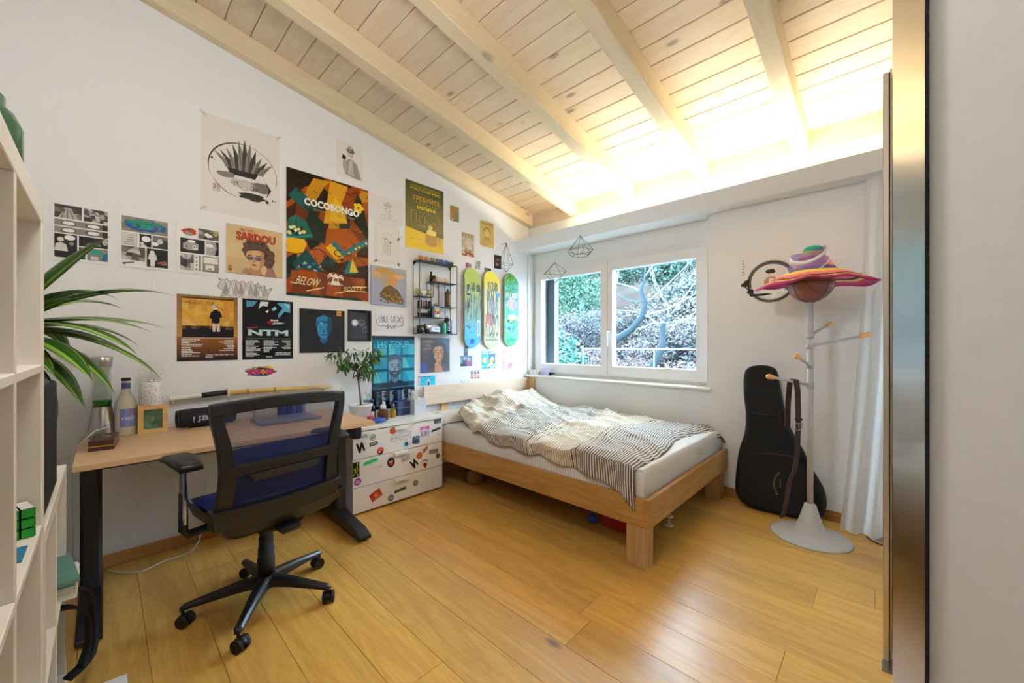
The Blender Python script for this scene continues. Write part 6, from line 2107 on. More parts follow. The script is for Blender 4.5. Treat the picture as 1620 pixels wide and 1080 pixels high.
def deck(y0, y1, z0, z1, bands, deco, label, edge):
    """curved ply: strips across the board, so the kick bends"""
    w, h = y1 - y0, z1 - z0
    root = thing('skateboard_deck', (XW, (y0 + y1) / 2, z0), label, 'skateboard deck', None)
    N_ = 40

    def hw(v):
        d = min(v, 1 - v)
        return 0.5 if d > 0.135 else 0.5 * (max(0.0, 1 - ((0.135 - d) / 0.135) ** 2)) ** 0.62
    V, F, C = [], [], []
    rows = [0.0, 0.004, 0.012, 0.022] + [0.034 + (1 - 0.068) * i / N_ for i in range(N_ + 1)] + [1 - 0.022, 1 - 0.012, 1 - 0.004, 1.0]
    NX = 8
    for dd in (0.0, -0.0115):
        for v in rows:
            for i in range(NX + 1):
                u = -1 + 2 * i / NX
                V.append((XW + 0.012 + deck_bend(0, v - 0.5) + dd, (y0 + y1) / 2 + u * hw(v) * w, z0 + v * h))
    R_ = len(rows)
    base = R_ * (NX + 1)
    for k in range(R_ - 1):
        c = srgb(bands((rows[k] + rows[k + 1]) / 2))
        for i in range(NX):
            a_ = k * (NX + 1) + i
            F.append((a_, a_ + 1, a_ + NX + 2, a_ + NX + 1))
            C.append(c)
            F.append((base + a_ + NX + 1, base + a_ + NX + 2, base + a_ + 1, base + a_))
            C.append(srgb(edge))
        for i in (0, NX):
            a_ = k * (NX + 1) + i
            F.append((a_, a_ + NX + 1, base + a_ + NX + 1, base + a_))
            C.append(srgb(edge))
    for k in (0, R_ - 1):
        for i in range(NX):
            a_ = k * (NX + 1) + i
            F.append((a_, a_ + 1, base + a_ + 1, base + a_))
            C.append(srgb(edge))
    off = (XW, (y0 + y1) / 2, z0)
    o = link('ply', col_mesh('ply', V, F, C, PRINT, off), root)
    WL[o.name] = off
    a = Art(w, h, '#ffffff', int(y0 * 100), False)
    deco(a)
    V, F, C = [], [], []
    for pts, c, lay in a.P:
        b = len(V)
        for p in pts:
            v = min(1, max(0, p[1]))
            lim = hw(v) * 0.985
            u = min(lim, max(-lim, p[0] - 0.5))
            V.append((0.0125 + deck_bend(0, v - 0.5) + lay * STEP, u * w, v * h))
        F.append(list(range(b, b + len(pts))))
        C.append(c)
    g = link('graphic', col_mesh('graphic', V, F, C, PRINT), root)
    # bolt holes
    for v in (0.2, 0.265, 0.735, 0.80):
        for s in (-1, 1):
            m = MB().cyl((0.012 + deck_bend(0, v - 0.5) - 0.004, s * 0.022, v * h), (0.0132 + deck_bend(0, v - 0.5) + 0.0035, s * 0.022, v * h), 0.0032, n=8)
            link('bolt_hole', m.mesh('bolt_hole', BLACK), root)


def ramp(stops):
    def f(v):
        for (a_, c0), (b_, c1) in zip(stops[:-1], stops[1:]):
            if v <= b_:
                t = (v - a_) / (b_ - a_)
                x, y = c0.lstrip('#'), c1.lstrip('#')
                return '#' + ''.join('%02x' % int(int(x[i:i + 2], 16) * (1 - t) + int(y[i:i + 2], 16) * t) for i in (0, 2, 4))
        return stops[-1][1]
    return f


def deco1(a):
    for k in range(90):
        x = a.r.uniform(0.02, 0.98)
        y = a.r.gauss(0.48, 0.09)
        L = a.r.uniform(0.03, 0.12)
        a.lay = 2
        a.poly([(x, y), (x + 0.03, y), (x + 0.025, y + L), (x + 0.005, y + L)], a.r.choice(['#5d6a7c', '#76848e', '#8a968e', '#4d5a70', '#97a58c', '#6a8aa0']), True)
    a.lay = 4
    a.rect(0.14, 0.655, 0.33, 0.78, '#15171a').scrib(0.18, 0.67, 0.29, 0.77, 2, 0.03, '#f0eeea').scrib(0.42, 0.70, 0.62, 0.82, 3, 0.025, '#3f5648').scrib(0.72, 0.70, 0.95, 0.80, 3, 0.035, '#3f4f58')
    a.poly([(0.76, 0.15), (0.96, 0.16), (0.94, 0.35), (0.75, 0.35)], '#dfe9ec').scrib(0.79, 0.17, 0.92, 0.33, 3, 0.02, '#8a9aa4')
    a.ell(0.5, 0.085, 0.22, 0.22, '#7cc0e4').ell(0.5, 0.085, 0.15, 0.15, '#2f78c4').ell(0.5, 0.085, 0.09, 0.09, '#1d5aa8').rect(0.22, 0.24, 0.32, 0.27, '#4a5058').rect(0.1, 0.26, 0.2, 0.28, '#5a5f58')


def deco2(a):
    a.scrib(0.15, 0.60, 0.85, 0.86, 6, 0.032, '#4a4a40').scrib(0.12, 0.30, 0.6, 0.66, 5, 0.028, '#8a8478').scrib(0.45, 0.30, 0.9, 0.72, 4, 0.026, '#6a7a86')
    a.text('KIDDO', 0.10, 0.15, 0.82, 0.30, '#3f4a3c', 0.0)
    for k in range(24):
        x = a.r.uniform(0.2, 0.8)
        y = a.r.uniform(0.34, 0.6)
        a.poly([(x, y), (x + 0.04, y), (x + 0.03, y + 0.08), (x, y + 0.08)], a.r.choice(['#a9a9b4', '#c4bfae', '#9aa0ac']), k > 0)
    a.scrib(0.14, 0.28, 0.52, 0.46, 3, 0.03, '#c8463c').blob(0.9, 0.70, 0.13, 0.13, '#4aa3cc', 10, 0.15).line([(0.12, 0.115), (0.88, 0.115)], 0.035, '#2f5a3c').line([(0.25, 0.14), (0.75, 0.14)], 0.02, '#5a7a86').scrib(0.5, 0.74, 0.88, 0.84, 4, 0.03, '#3f3f3a')


def deco3(a):
    for k in range(16):
        v = 0.04 + 0.058 * k
        cc = ['#2f8a5a', '#5fb4a0', '#3f9a6a', '#86c8a4', '#2a7a78', '#6ab04a'][k % 6]
        a.line([(0.02 + 0.06 * math.sin(k), v), (0.3, v + 0.05 * math.sin(k * 1.3) + 0.02), (0.6, v + 0.055 * math.cos(k)), (0.98, v + 0.04)], 0.09 + 0.03 * (k % 3), cc)
    for k in range(9):
        v = 0.06 + 0.1 * k
        a.arc(0.5 + 0.2 * math.sin(k * 2), v, 0.24, 0.16, 0.5 + k, 3.4 + k, 0.05, ['#1f6a5a', '#4aa08a', '#8acab0'][k % 3], 12)
    a.poly([(0.0, 0.86), (0.3, 0.93), (0.7, 0.86), (1.0, 0.76), (1, 1), (0, 1)], '#55922a').arc(0.5, 0.90, 0.3, 0.2, 0.2, 3, 0.05, '#3a6a22', 12)
    a.blob(0.55, 0.57, 0.34, 0.30, '#c4a8bc', 14, 0.2).blob(0.34, 0.58, 0.16, 0.14, '#e6a884', 10, 0.25).blob(0.55, 0.40, 0.36, 0.16, '#b89ab4', 14, 0.2).blob(0.42, 0.38, 0.2, 0.08, '#e4c8d6', 10, 0.3).scrib(0.3, 0.5, 0.85, 0.62, 5, 0.02, '#7a5a7c')
    a.text('FLUID', 0.12, 0.645, 0.76, 0.085, '#6a5a64', 0.04).text('FLUID', 0.14, 0.65, 0.72, 0.075, '#f4e8e0', 0.02)


deck(2.427, 2.638, 1.150, 1.958, ramp([(0, '#5cb8de'), (0.24, '#58b4d8'), (0.38, '#8ab0a8'), (0.62, '#a8bb7a'), (0.8, '#b8c870'), (1, '#b9c95c')]), deco1, 'skateboard deck fading from lime to sky blue, nearest the wire shelf', '#8a7a52')
deck(2.684, 2.908, 1.143, 1.962, ramp([(0, '#cfcaa8'), (0.3, '#ded9b8'), (0.72, '#e2dba8'), (0.84, '#ecd95a'), (1, '#f0dc50')]), deco2, 'cream and yellow skateboard deck covered in scribbles, middle of three', '#a8925a')
deck(2.981, 3.202, 1.165, 1.978, ramp([(0, '#4a9a62'), (0.4, '#4aa07c'), (0.75, '#4a9ea0'), (0.85, '#6a9a3a'), (1, '#6a9a30')]), deco3, 'green swirled skateboard deck lettered FLUID, nearest the window', '#b08a4a')

# ------------------------------------------------------------------ black wire wall shelf and what stands on it
ws = thing('wall_shelf', (XW, 2.08, 1.283), 'black wire wall shelf of stepped levels right of the gold canvas', 'shelf')
XB, XFr = -2.994, -2.895
for y0, y1, z in ((1.874, 2.283, 1.922), (2.015, 2.283, 1.750), (1.874, 2.015, 1.608), (2.145, 2.283, 1.527), (1.874, 2.145, 1.426), (1.874, 2.283, 1.283)):
    build('shelf_board', MB().box((XB, y0, z), (XFr, y1, z + 0.005)), BLACK_METAL, ws)
for y, z0, z1 in ((1.874, 1.283, 1.926), (2.283, 1.283, 1.926), (2.015, 1.608, 1.753), (2.145, 1.426, 1.753)):
    for x in (XB, XFr):
        build('upright', MB().box((x - 0.0022, y - 0.0022, z0), (x + 0.0022, y + 0.0022, z1)), BLACK_METAL, ws)
build('upright', MB().box((XB - 0.002, 2.06, 1.426), (XB + 0.002, 2.064, 1.753)), BLACK_METAL, ws)
build('bracket', MB().prism([(1.876, 1.922), (1.906, 1.922), (1.876, 1.89)], lambda p: (XB, p[0], p[1]), lambda p: (XB + 0.006, p[0], p[1])), BLACK_METAL, ws)
build('bracket', MB().prism([(2.281, 1.922), (2.251, 1.922), (2.281, 1.89)], lambda p: (XB, p[0], p[1]), lambda p: (XB + 0.006, p[0], p[1])), BLACK_METAL, ws)
XM = -2.944


def glasses_thing(y, lens, frame_c, label):
    z = 1.927
    t = thing('sunglasses', (XM, y, z), label, 'sunglasses', 'sunglasses on the wire shelf')
    for s in (-1, 1):
        ring_ = []
        for i in range(18):
            an = 2 * PI * i / 18
            ring_.append((XM + 0.02, y + s * 0.028 + 0.024 * math.cos(an), z + 0.022 + 0.019 * math.sin(an)))
        build('rim', MB().tube(ring_, 0.002, n=6, closed=True), M(frame_c, 0.3, name='glasses_frame'), t)
        lm = MB()
        lm.add([(XM + 0.021, p[1], p[2]) for p in ring_] + [(XM + 0.019, p[1], p[2]) for p in ring_], [tuple(range(18)), tuple(range(35, 17, -1))])
        build('lens', lm, M(lens, 0.08, name='tinted_lens'), t)
        build('temple', MB().tube([(XM + 0.02, y + s * 0.052, z + 0.026), (XM - 0.02, y + s * 0.054, z + 0.018), (XM - 0.045, y + s * 0.05, z + 0.003)], 0.002, n=6), M(frame_c, 0.3, name='glasses_frame'), t)
    build('bridge', MB().tube([(XM + 0.02, y - 0.006, z + 0.026), (XM + 0.023, y, z + 0.029), (XM + 0.02, y + 0.006, z + 0.026)], 0.0016, n=6), M(frame_c, 0.3, name='glasses_frame'), t)


glasses_thing(1.935, '#a8561c', '#7a3a14', 'amber sunglasses at the left end of the wire shelf top')
glasses_thing(2.055, '#5a4f55', '#2a2426', 'dark grey sunglasses in the middle of the wire shelf top')
glasses_thing(2.155, '#2f5fae', '#1d2a44', 'blue sunglasses on the wire shelf top beside the green dish')
solo('green_dish', MB().lathe([(0.018, 0), (0.03, 0.006), (0.04, 0.03), (0.038, 0.03), (0.028, 0.008), (0.0, 0.006)], (XM, 2.235, 1.927), 20), M('#4a5a2c', 0.4, name='olive_glaze'), (XM, 2.235, 1.927),
     'small olive green dish at the right end of the wire shelf top', 'dish')
# second level: folded cream cap and a small black bottle
cap = thing('cream_cap', (XM, 2.12, 1.755), 'crumpled cream cloth cap lying on the upper inner shelf', 'cap')
cp = MB()
cp.grid(24, 12, lambda u, v: (XM + 0.045 * math.cos(PI * v) * (0.9 + 0.1 * math.sin(7 * u)), 2.05 + 0.15 * u + 0.008 * math.sin(5 * v + 8 * u), 1.756 + (0.058 - 0.022 * u + 0.008 * math.sin(9 * u)) * math.sin(PI * v) ** 0.7))
build('crown', cp, M('#d9c6a8', 0.85, bump=0.4, bscale=60, name='cream_cloth'), cap)
build('brim', MB().grid(10, 4, lambda u, v: (XM + 0.045 + 0.004 * v, 2.06 + 0.12 * u, 1.756 + 0.022 * v)), M('#cdb896', 0.85, name='cream_cloth'), cap)
solo('black_bottle', MB().lathe([(0.014, 0), (0.015, 0.05), (0.010, 0.065), (0.008, 0.075), (0.010, 0.095), (0.0, 0.097)], (XM - 0.025, 2.045, 1.755), 16), BLACK_SATIN, (XM - 0.025, 2.045, 1.755),
     'small black bottle standing behind the cream cap', 'bottle')
# skateboard truck with two wheels
tk = thing('skateboard_truck', (XM, 1.945, 1.613), 'metal skateboard truck with two wheels on the left inner shelf', 'skateboard truck')
build('axle', MB().cyl((XM, 1.885, 1.655), (XM, 2.005, 1.655), 0.004, n=8), CHROME, tk)
hg = MB().prism([(1.905, 1.665), (1.985, 1.665), (1.975, 1.645), (1.955, 1.63), (1.955, 1.613), (1.935, 1.613), (1.935, 1.63), (1.915, 1.645)], lambda p: (XM + 0.013, p[0], p[1]), lambda p: (XM - 0.013, p[0], p[1]))
bevel(build('hanger', hg, M('#d9d2c0', 0.25, 0.9, name='cast_metal'), tk), 0.003)
build('baseplate', MB().box((XM - 0.028, 1.918, 1.613), (XM + 0.028, 1.972, 1.619)), M('#b9b2a2', 0.3, 0.9, name='cast_metal'), tk)
for y in (1.889, 2.001):
    build('wheel', MB().lathe([(0.008, -0.014), (0.022, -0.014), (0.027, -0.008), (0.027, 0.008), (0.022, 0.014), (0.008, 0.014)], (XM, y, 1.655), 22, axis=1), M('#c2ad7a', 0.45, name='urethane'), tk)


def spray(x, y, z, r, h, body, capc, label, name='spray_can', lettering=None, group=None):
    t = thing(name, (x, y, z), label, 'spray can' if 'spray' in name else 'bottle', group)
    build('can', MB().lathe([(r * 0.95, 0), (r, 0.003), (r, h * 0.78), (r * 0.9, h * 0.82), (r * 0.5, h * 0.87), (r * 0.42, h * 0.88), (0, h * 0.88)], (x, y, z), 20), M(body, 0.35, name='can_paint'), t)
    build('nozzle', MB().lathe([(r * 0.38, h * 0.87), (r * 0.38, h * 0.94), (r * 0.25, h * 0.97), (r * 0.25, h), (0, h)], (x, y, z), 14), M(capc, 0.4, name='nozzle'), t)
    if lettering:
        lb = MB()
        for k in range(6):
            lb.grid(6, 1, lambda u, v: (x + (r + 0.0006) * math.cos(-0.5 + 1.1 * u), y + (r + 0.0006) * math.sin(-0.5 + 1.1 * u), z + h * (0.15 + 0.09 * k + 0.05 * v)))
        build('print', lb, M(lettering, 0.5, name='can_print'), t)
    return t


spray(XM, 2.213, 1.532, 0.031, 0.175, '#5a4428', '#3a3024', 'brown spray can with a striped print on the small right shelf', lettering='#8a6f3c')
# markers
for i, (y, c, r) in enumerate(((1.895, '#17171a', 0.0085), (1.925, '#e4e0d6', 0.007), (1.953, '#b04a72', 0.0085), (1.977, '#1b2a26', 0.009), (2.005, '#1f3a34', 0.011))):
    lab = ['black marker, leftmost on the long inner shelf', 'black marker with a white collar, second on the inner shelf', 'black marker with a pink cap, third on the inner shelf', 'dark marker with a grey collar, fourth on the inner shelf', 'thick dark marker with a green dot, nearest the block figure'][i]
    t = thing('marker_pen', (XM, y, 1.431), lab, 'marker', 'marker pens on the wire shelf')
    build('barrel', MB().cyl((XM, y, 1.431), (XM, y, 1.53), r, n=14), M('#1b1b1f', 0.4, name='marker_barrel'), t)
    build('cap', MB().cyl((XM, y, 1.53), (XM, y, 1.575 + 0.006 * (i % 2)), r * 1.02, r * 0.85, n=14), M(c if i != 1 else '#26262a', 0.4, name='marker_cap'), t)
    build('label_band', MB().cyl((XM, y, 1.47 if i < 4 else 1.49), (XM, y, 1.50 if i < 4 else 1.505), r * 1.03, n=14, cap=False), M(['#8a8478', '#e9e6df', '#d9c4cc', '#a9adb4', '#3fae84'][i], 0.5, name='marker_band'), t)
solo('black_vial', MB().lathe([(0.012, 0), (0.0125, 0.11), (0.007, 0.125), (0.007, 0.145), (0, 0.146)], (XM - 0.02, 2.035, 1.431), 14), BLACK_SATIN, (XM - 0.02, 2.035, 1.431), 'tall black vial behind the block figure on the wire shelf', 'bottle')
bfg = thing('block_figure', (XM, 2.085, 1.431), 'small toy of coloured blocks in a pale case on the wire shelf', 'toy')
build('case', MB().box((XM - 0.02, 2.05, 1.431), (XM + 0.012, 2.122, 1.535), bev=0.004), M('#8fa0ae', 0.3, name='pale_case'), bfg)
for y0, z0, y1, z1, c in ((2.055, 1.433, 2.077, 1.463, '#cfd6d8'), (2.079, 1.433, 2.096, 1.463, '#efeae0'), (2.098, 1.433, 2.118, 1.463, '#d9d6c8'), (2.055, 1.466, 2.074, 1.492, '#d8705a'), (2.076, 1.466, 2.098, 1.488, '#7a4a38'), (2.10, 1.466, 2.118, 1.492, '#d87a66'), (2.076, 1.49, 2.096, 1.512, '#e6c634'), (2.055, 1.494, 2.074, 1.510, '#e2a27c'), (2.10, 1.494, 2.118, 1.508, '#c9a08a')):
    build('block', MB().box((XM + 0.012, y0, z0), (XM + 0.022, y1, z1), bev=0.002), M(c, 0.4, name='toy_plastic'), bfg)
solo('stone', MB().ball((XM - 0.005, 2.09, 1.549), 0.03, 14, sq=(0.8, 1.1, 0.45)), M('#8d8172', 0.8, bump=0.4, bscale=80, name='stone'), (XM, 2.09, 1.536), 'grey stone lying on top of the block toy case', 'stone')
# bottom level
cnd = thing('candle_cup', (XM, 1.915, 1.288), 'dark smoky candle cup at the lower left of the wire shelf', 'candle')
build('cup', MB().lathe([(0.026, 0), (0.03, 0.004), (0.032, 0.07), (0.029, 0.07), (0.027, 0.01), (0, 0.01)], (XM, 1.915, 1.288), 22), M('#3a3532', 0.25, name='smoked_glass'), cnd)
build('wax', MB().lathe([(0.028, 0.03), (0.028, 0.06), (0.004, 0.06), (0.002, 0.078), (0, 0.078)], (XM, 1.915, 1.288), 16), M('#a89a5a', 0.6, name='wax'), cnd)
cc_ = thing('camcorder', (XM, 2.05, 1.288), 'silver camcorder lying on the bottom of the wire shelf', 'camcorder')
build('body', MB().box((XM - 0.03, 2.0, 1.29), (XM + 0.032, 2.115, 1.358), bev=0.014), M('#cfd4da', 0.3, 0.4, name='silver_plastic'), cc_)
build('lens_barrel', MB().lathe([(0.0, -0.075), (0.024, -0.075), (0.029, -0.07), (0.029, -0.045), (0.026, -0.04), (0.026, 0.03), (0, 0.03)], (XM, 2.035, 1.348), 22, axis=1), M('#dadcde', 0.25, 0.6, name='silver_barrel'), cc_)
build('lens', MB().cyl((XM, 1.9585, 1.348), (XM, 1.9615, 1.348), 0.02, n=20), BLACK_SATIN, cc_)
build('hand_grip', MB().box((XM - 0.02, 1.965, 1.289), (XM + 0.022, 2.01, 1.32), bev=0.01), BLACK, cc_)
build('viewfinder', MB().ball((XM, 2.122, 1.358), 0.016, 14), BLACK, cc_)
build('nameplate', MB().box((XM + 0.032, 2.045, 1.322), (XM + 0.0332, 2.09, 1.332)), M('#4a4a50', 0.4, name='nameplate'), cc_)
spray(XM + 0.01, 2.165, 1.288, 0.0185, 0.118, '#35b39a', '#2a3a38', 'small turquoise bottle beside the camcorder', 'turquoise_bottle')
spray(XM - 0.01, 2.213, 1.288, 0.029, 0.17, '#241e18', '#c9a8a0', 'black spray can at the lower right of the wire shelf', lettering='#a89a84')
solo('blue_tin', MB().lathe([(0.022, 0), (0.023, 0.125), (0.018, 0.13), (0, 0.13)], (XM - 0.022, 2.254, 1.288), 16), M('#6a8aa6', 0.35, name='blue_tin'), (XM - 0.022, 2.254, 1.288), 'slim blue tin behind the black spray can', 'tin')

# ------------------------------------------------------------------ hanging wire shapes
def wire(name, c, pts, edges, top, label, group):
    t = thing(name, c, label, 'wire ornament', group)
    for a_, b_ in edges:
        p, q = pts[a_], pts[b_]
        build('rod', MB().cyl(Vector(c) + Vector(p), Vector(c) + Vector(q), 0.0019, n=6), M('#1c1a1a', 0.5, name='black_wire'), t)
    if top:
        build('thread', MB().cyl((c[0], c[1], c[2] + pts[0][2]), (c[0], c[1], top), 0.0007, n=5), M('#d9d4c8', 0.8, name='thread'), t)


n6 = [(0.118 * math.cos(PI / 3 * k + 0.3), 0.118 * math.sin(PI / 3 * k + 0.3)) for k in range(6)]
n4 = [(0.122 * math.cos(PI / 2 * k + 0.15), 0.122 * math.sin(PI / 2 * k + 0.15)) for k in range(4)]
cz = zb(3.0) + 0.14
pts = [(0, 0, 0.20)] + [(0, 0, 0.0)] + [(x, y, 0.10) for x, y in n4]
wire('wire_diamond', (-2.29, 3.0, 1.782), pts, [(0, 2 + k) for k in range(4)] + [(1, 2 + k) for k in range(4)] + [(2 + k, 2 + (k + 1) % 4) for k in range(4)], cz,
     'black wire diamond hanging before the left window sash', 'hanging wire ornaments')
pts = [(0, 0, 0.185)] + [(x, y, 0.045) for x, y in n6] + [(x * 0.66, y * 0.66, 0.0) for x, y in n6]
wire('wire_drop', (-2.0, 3.0, 2.0), pts, [(0, 1 + k) for k in range(6)] + [(1 + k, 1 + (k + 1) % 6) for k in range(6)] + [(1 + k, 7 + k) for k in range(6)] + [(7 + k, 7 + (k + 1) % 6) for k in range(6)], cz,
     'black wire teardrop hanging under the cove above the window', 'hanging wire ornaments')
n5 = [(0.062 * math.cos(PI / 2 * k + 0.6), 0.10 * math.sin(PI / 2 * k + 0.6)) for k in range(4)]
pts = [(0, 0, 0.31)] + [(0, 0, 0.0)] + [(x, y, 0.085) for x, y in n5]
wire('wire_teardrop', (-2.925, 2.975, 1.965), pts, [(0, 2 + k) for k in range(4)] + [(1, 2 + k) for k in range(4)] + [(2 + k, 2 + (k + 1) % 4) for k in range(4)], None,
     'black wire teardrop hung on the wall over the green deck', 'hanging wire ornaments')
solo('wall_hook', MB().cyl((XW, 2.975, 2.272), (-2.918, 2.975, 2.278), 0.003, n=8), BLACK_METAL, (XW, 2.975, 2.272), 'small black hook holding the wire teardrop', 'hook')

# ------------------------------------------------------------------ things on the desk
DZ = 0.713
lava = thing('lava_lamp', (-2.92, -0.012, DZ), 'lava lamp with a brushed metal cone foot and green liquid on the desk', 'lamp')
BR = M('#b4b2b0', 0.3, 0.95, var=0.05, scale=12, name='brushed_aluminium')
build('foot', MB().lathe([(0.056, 0), (0.057, 0.004), (0.037, 0.155), (0.034, 0.157), (0.0, 0.157)], (-2.92, -0.012, DZ), 32), BR, lava)
build('green_liquid', MB().lathe([(0.0325, 0.158), (0.034, 0.184), (0.030, 0.187), (0, 0.187)], (-2.92, -0.012, DZ), 28), M('#2f8a32', 0.25, var=0.2, scale=90, name='green_wax'), lava)
build('glass_tube', MB().lathe([(0.0355, 0.157), (0.036, 0.19), (0.032, 0.30), (0.0315, 0.345), (0.0345, 0.385), (0.0325, 0.385), (0.030, 0.345), (0.030, 0.30), (0.0345, 0.20), (0.0345, 0.158)], (-2.92, -0.012, DZ), 32),
      M('#eef5ee', 0.03, trans=1.0, ior=1.12, var=0.0, name='lamp_glass'), lava)
build('cap', MB().lathe([(0.034, 0.362), (0.036, 0.364), (0.040, 0.412), (0.037, 0.414), (0, 0.410)], (-2.92, -0.012, DZ), 32), BR, lava)

bot = thing('stoneware_bottle', (-2.9, 0.075, DZ), 'cream stoneware bottle with a violet label and black cap', 'bottle')
build('bottle_body', MB().lathe([(0.041, 0), (0.0435, 0.006), (0.0435, 0.15), (0.040, 0.175), (0.028, 0.20), (0.0205, 0.215), (0.018, 0.25), (0.017, 0.285), (0, 0.286)], (-2.9, 0.075, DZ), 32), M('#d3ccbb', 0.25, name='cream_glaze'), bot)
build('cap', MB().lathe([(0.0175, 0.284), (0.019, 0.287), (0.019, 0.297), (0.016, 0.30), (0, 0.30)], (-2.9, 0.075, DZ), 20), M('#2a2523', 0.35, name='cap_dark'), bot)


def wrap(c, r, z0, z1, a0, a1, art, parent, name='label'):
    V, F, C = [], [], []
    def put(u, v, lay):
        an = a0 + (a1 - a0) * u
        rr = r + 0.0004 + lay * 0.00004
        return (c[0] + rr * math.cos(an), c[1] + rr * math.sin(an), z0 + (z1 - z0) * v)
    n_ = 12
    for i in range(n_):
        b = len(V)
        V += [put(i / n_, 0, 0), put((i + 1) / n_, 0, 0), put((i + 1) / n_, 1, 0), put(i / n_, 1, 0)]
        F.append((b, b + 1, b + 2, b + 3))
        C.append(art.base)
    for pts_, col, lay in art.P:
        b = len(V)
        V += [put(p[0], p[1], lay + 1) for p in pts_]
        F.append(list(range(b, b + len(pts_))))
        C.append(col)
    off = origin(parent)
    o = link(name, col_mesh(name, V, F, C, PRINT, off), parent)
    WL[o.name] = off


a = Art(0.07, 0.095, '#7f86c4', 5)
for k in range(6):
    a.rect(k / 6, 0.0, (k + 1) / 6, 1.0, ['#8a86c8', '#7f8ed0', '#8fa8dc', '#7a7ec0', '#86b4dc', '#7c82c4'][k])
a.text('ROAD', 0.1, 0.40, 0.5, 0.13, '#e9e2f0', 0.01).ell(0.72, 0.82, 0.14, 0.14, '#d87a90').ell(0.3, 0.18, 0.05, 0.05, '#c4485a').rect(0.05, 0.1, 0.95, 0.13, '#5a4a7a').scrib(0.55, 0.35, 0.9, 0.65, 3, 0.03, '#dce6f4')
wrap((-2.9, 0.075), 0.0435, DZ + 0.045, DZ + 0.14, -0.55, 0.95, a, bot)
a = Art(0.04, 0.03, '#4a5a8c', 5)
a.rect(0.6, 0, 1, 1, '#c4607a').rect(0.2, 0.2, 0.5, 0.8, '#8aa0cc')
wrap((-2.9, 0.075), 0.0186, DZ + 0.243, DZ + 0.275, -1.2, 1.2, a, bot, 'neck_label')

wf = thing('wooden_photo_block', (-2.875, 0.178, DZ), 'small oak block frame with a green picture under the bulb lamp', 'picture frame')
mb = MB()
for lo, hi in (((-2.90, 0.118, DZ), (-2.845, 0.238, DZ + 0.022)), ((-2.90, 0.118, DZ + 0.126), (-2.845, 0.238, DZ + 0.148)), ((-2.90, 0.118, DZ + 0.022), (-2.845, 0.140, DZ + 0.126)), ((-2.90, 0.216, DZ + 0.022), (-2.845, 0.238, DZ + 0.126))):
    mb.box(lo, hi)
build('frame', mb, BEECH, wf)
a = Art(0.076, 0.104, '#4f6a50', 9)
a.cells(0, 0, 1, 1, 4, 5, ['#4f6a50', '#5a7258', '#3f5a48', '#587a60'], 0.4).line([(0.5, 0.38), (0.5, 0.72)], 0.03, '#b08a3a').line([(0.36, 0.56), (0.66, 0.56)], 0.03, '#b08a3a').arc(0.51, 0.56, 0.1, 0.09, 0, 6.28, 0.02, '#9a7a34', 14)
hang('picture', a, 'A', 0.140, DZ + 0.022, None, None, 0.002, parent=wf, off=-2.856)
lampb = thing('terrazzo_lamp', (-2.885, 0.172, DZ + 0.148), 'speckled white cylinder lamp with a clear globe bulb, on the oak block', 'lamp')
m_ter, nt, p_ = new_mat('terrazzo')
tcr = N(nt, 'ShaderNodeTexCoord')
vr = N(nt, 'ShaderNodeTexVoronoi', Scale=170.0)
nt.links.new(tcr.outputs['Object'], vr.inputs['Vector'])
lt = N(nt, 'ShaderNodeMath', operation='LESS_THAN')
lt.inputs[1].default_value = 0.28
nt.links.new(vr.outputs['Distance'], lt.inputs[0])
mt = N(nt, 'ShaderNodeMix', data_type='RGBA')
mt.inputs[6].default_value = (*srgb('#eceae8'), 1)
mt.inputs[7].default_value = (*srgb('#6a5a54'), 1)
nt.links.new(lt.outputs[0], mt.inputs[0])
nt.links.new(mt.outputs[2], p_.inputs['Base Color'])
p_.inputs['Roughness'].default_value = 0.5
LB = (-2.885, 0.172, DZ + 0.148)
build('base', MB().lathe([(0.045, 0.0), (0.0465, 0.002), (0.0465, 0.122), (0.044, 0.125), (0.018, 0.125), (0.018, 0.118), (0, 0.118)], LB, 32), m_ter, lampb)
build('socket', MB().lathe([(0.014, 0.118), (0.014, 0.138), (0, 0.138)], LB, 16), CHROME, lampb)
bc = Vector(LB) + Vector((0, 0, 0.185))
build('bulb', MB().lathe([(0.013, 0.132)] + [(0.052 * math.sin(t), 0.187 - 0.052 * math.cos(t)) for t in [0.30 + (PI - 0.30) * i / 15 for i in range(16)]], LB, 28), M('#fbfbf8', 0.01, trans=1.0, ior=1.06, var=0.0, name='bulb_glass'), lampb)
build('filament', MB().tube([bc + Vector((0.004 * math.cos(k), 0.004 * math.sin(k), -0.045 + 0.012 * k)) for k in range(6)], 0.001, n=5), M('#c9a86a', 0.4, name='filament'), lampb)

bx = thing('brown_gift_box', (-2.63, -0.005, DZ), 'dark brown box with a gold band lying on the desk corner', 'box')
bm_ = MB().box((-2.735, -0.05, DZ), (-2.54, 0.035, DZ + 0.016))
R_ = Matrix.Rotation(-0.10, 3, 'Z')
def rbox(lo, hi, bev=0.0):
    return MB().box(lo, hi, 0, bev, R_, (-2.63, -0.005, DZ))
BRN = M('#4a2c22', 0.4, name='box_brown')
build('box_base', rbox((-2.735, -0.045, DZ), (-2.54, 0.036, DZ + 0.017), 0.001), BRN, bx)
build('gold_band', rbox((-2.734, -0.044, DZ + 0.017), (-2.541, 0.035, DZ + 0.0215)), M('#c9a03a', 0.3, 0.7, name='gold_band'), bx)
build('lid', rbox((-2.735, -0.045, DZ + 0.0215), (-2.54, 0.036, DZ + 0.045), 0.001), BRN, bx)
em = rbox((-2.69, -0.012, DZ + 0.045), (-2.655, -0.009, DZ + 0.0455))
em2 = MB().ball((-2.64, 0.008, DZ + 0.0452), 0.012, 10, sq=(1, 1.0, 0.05))
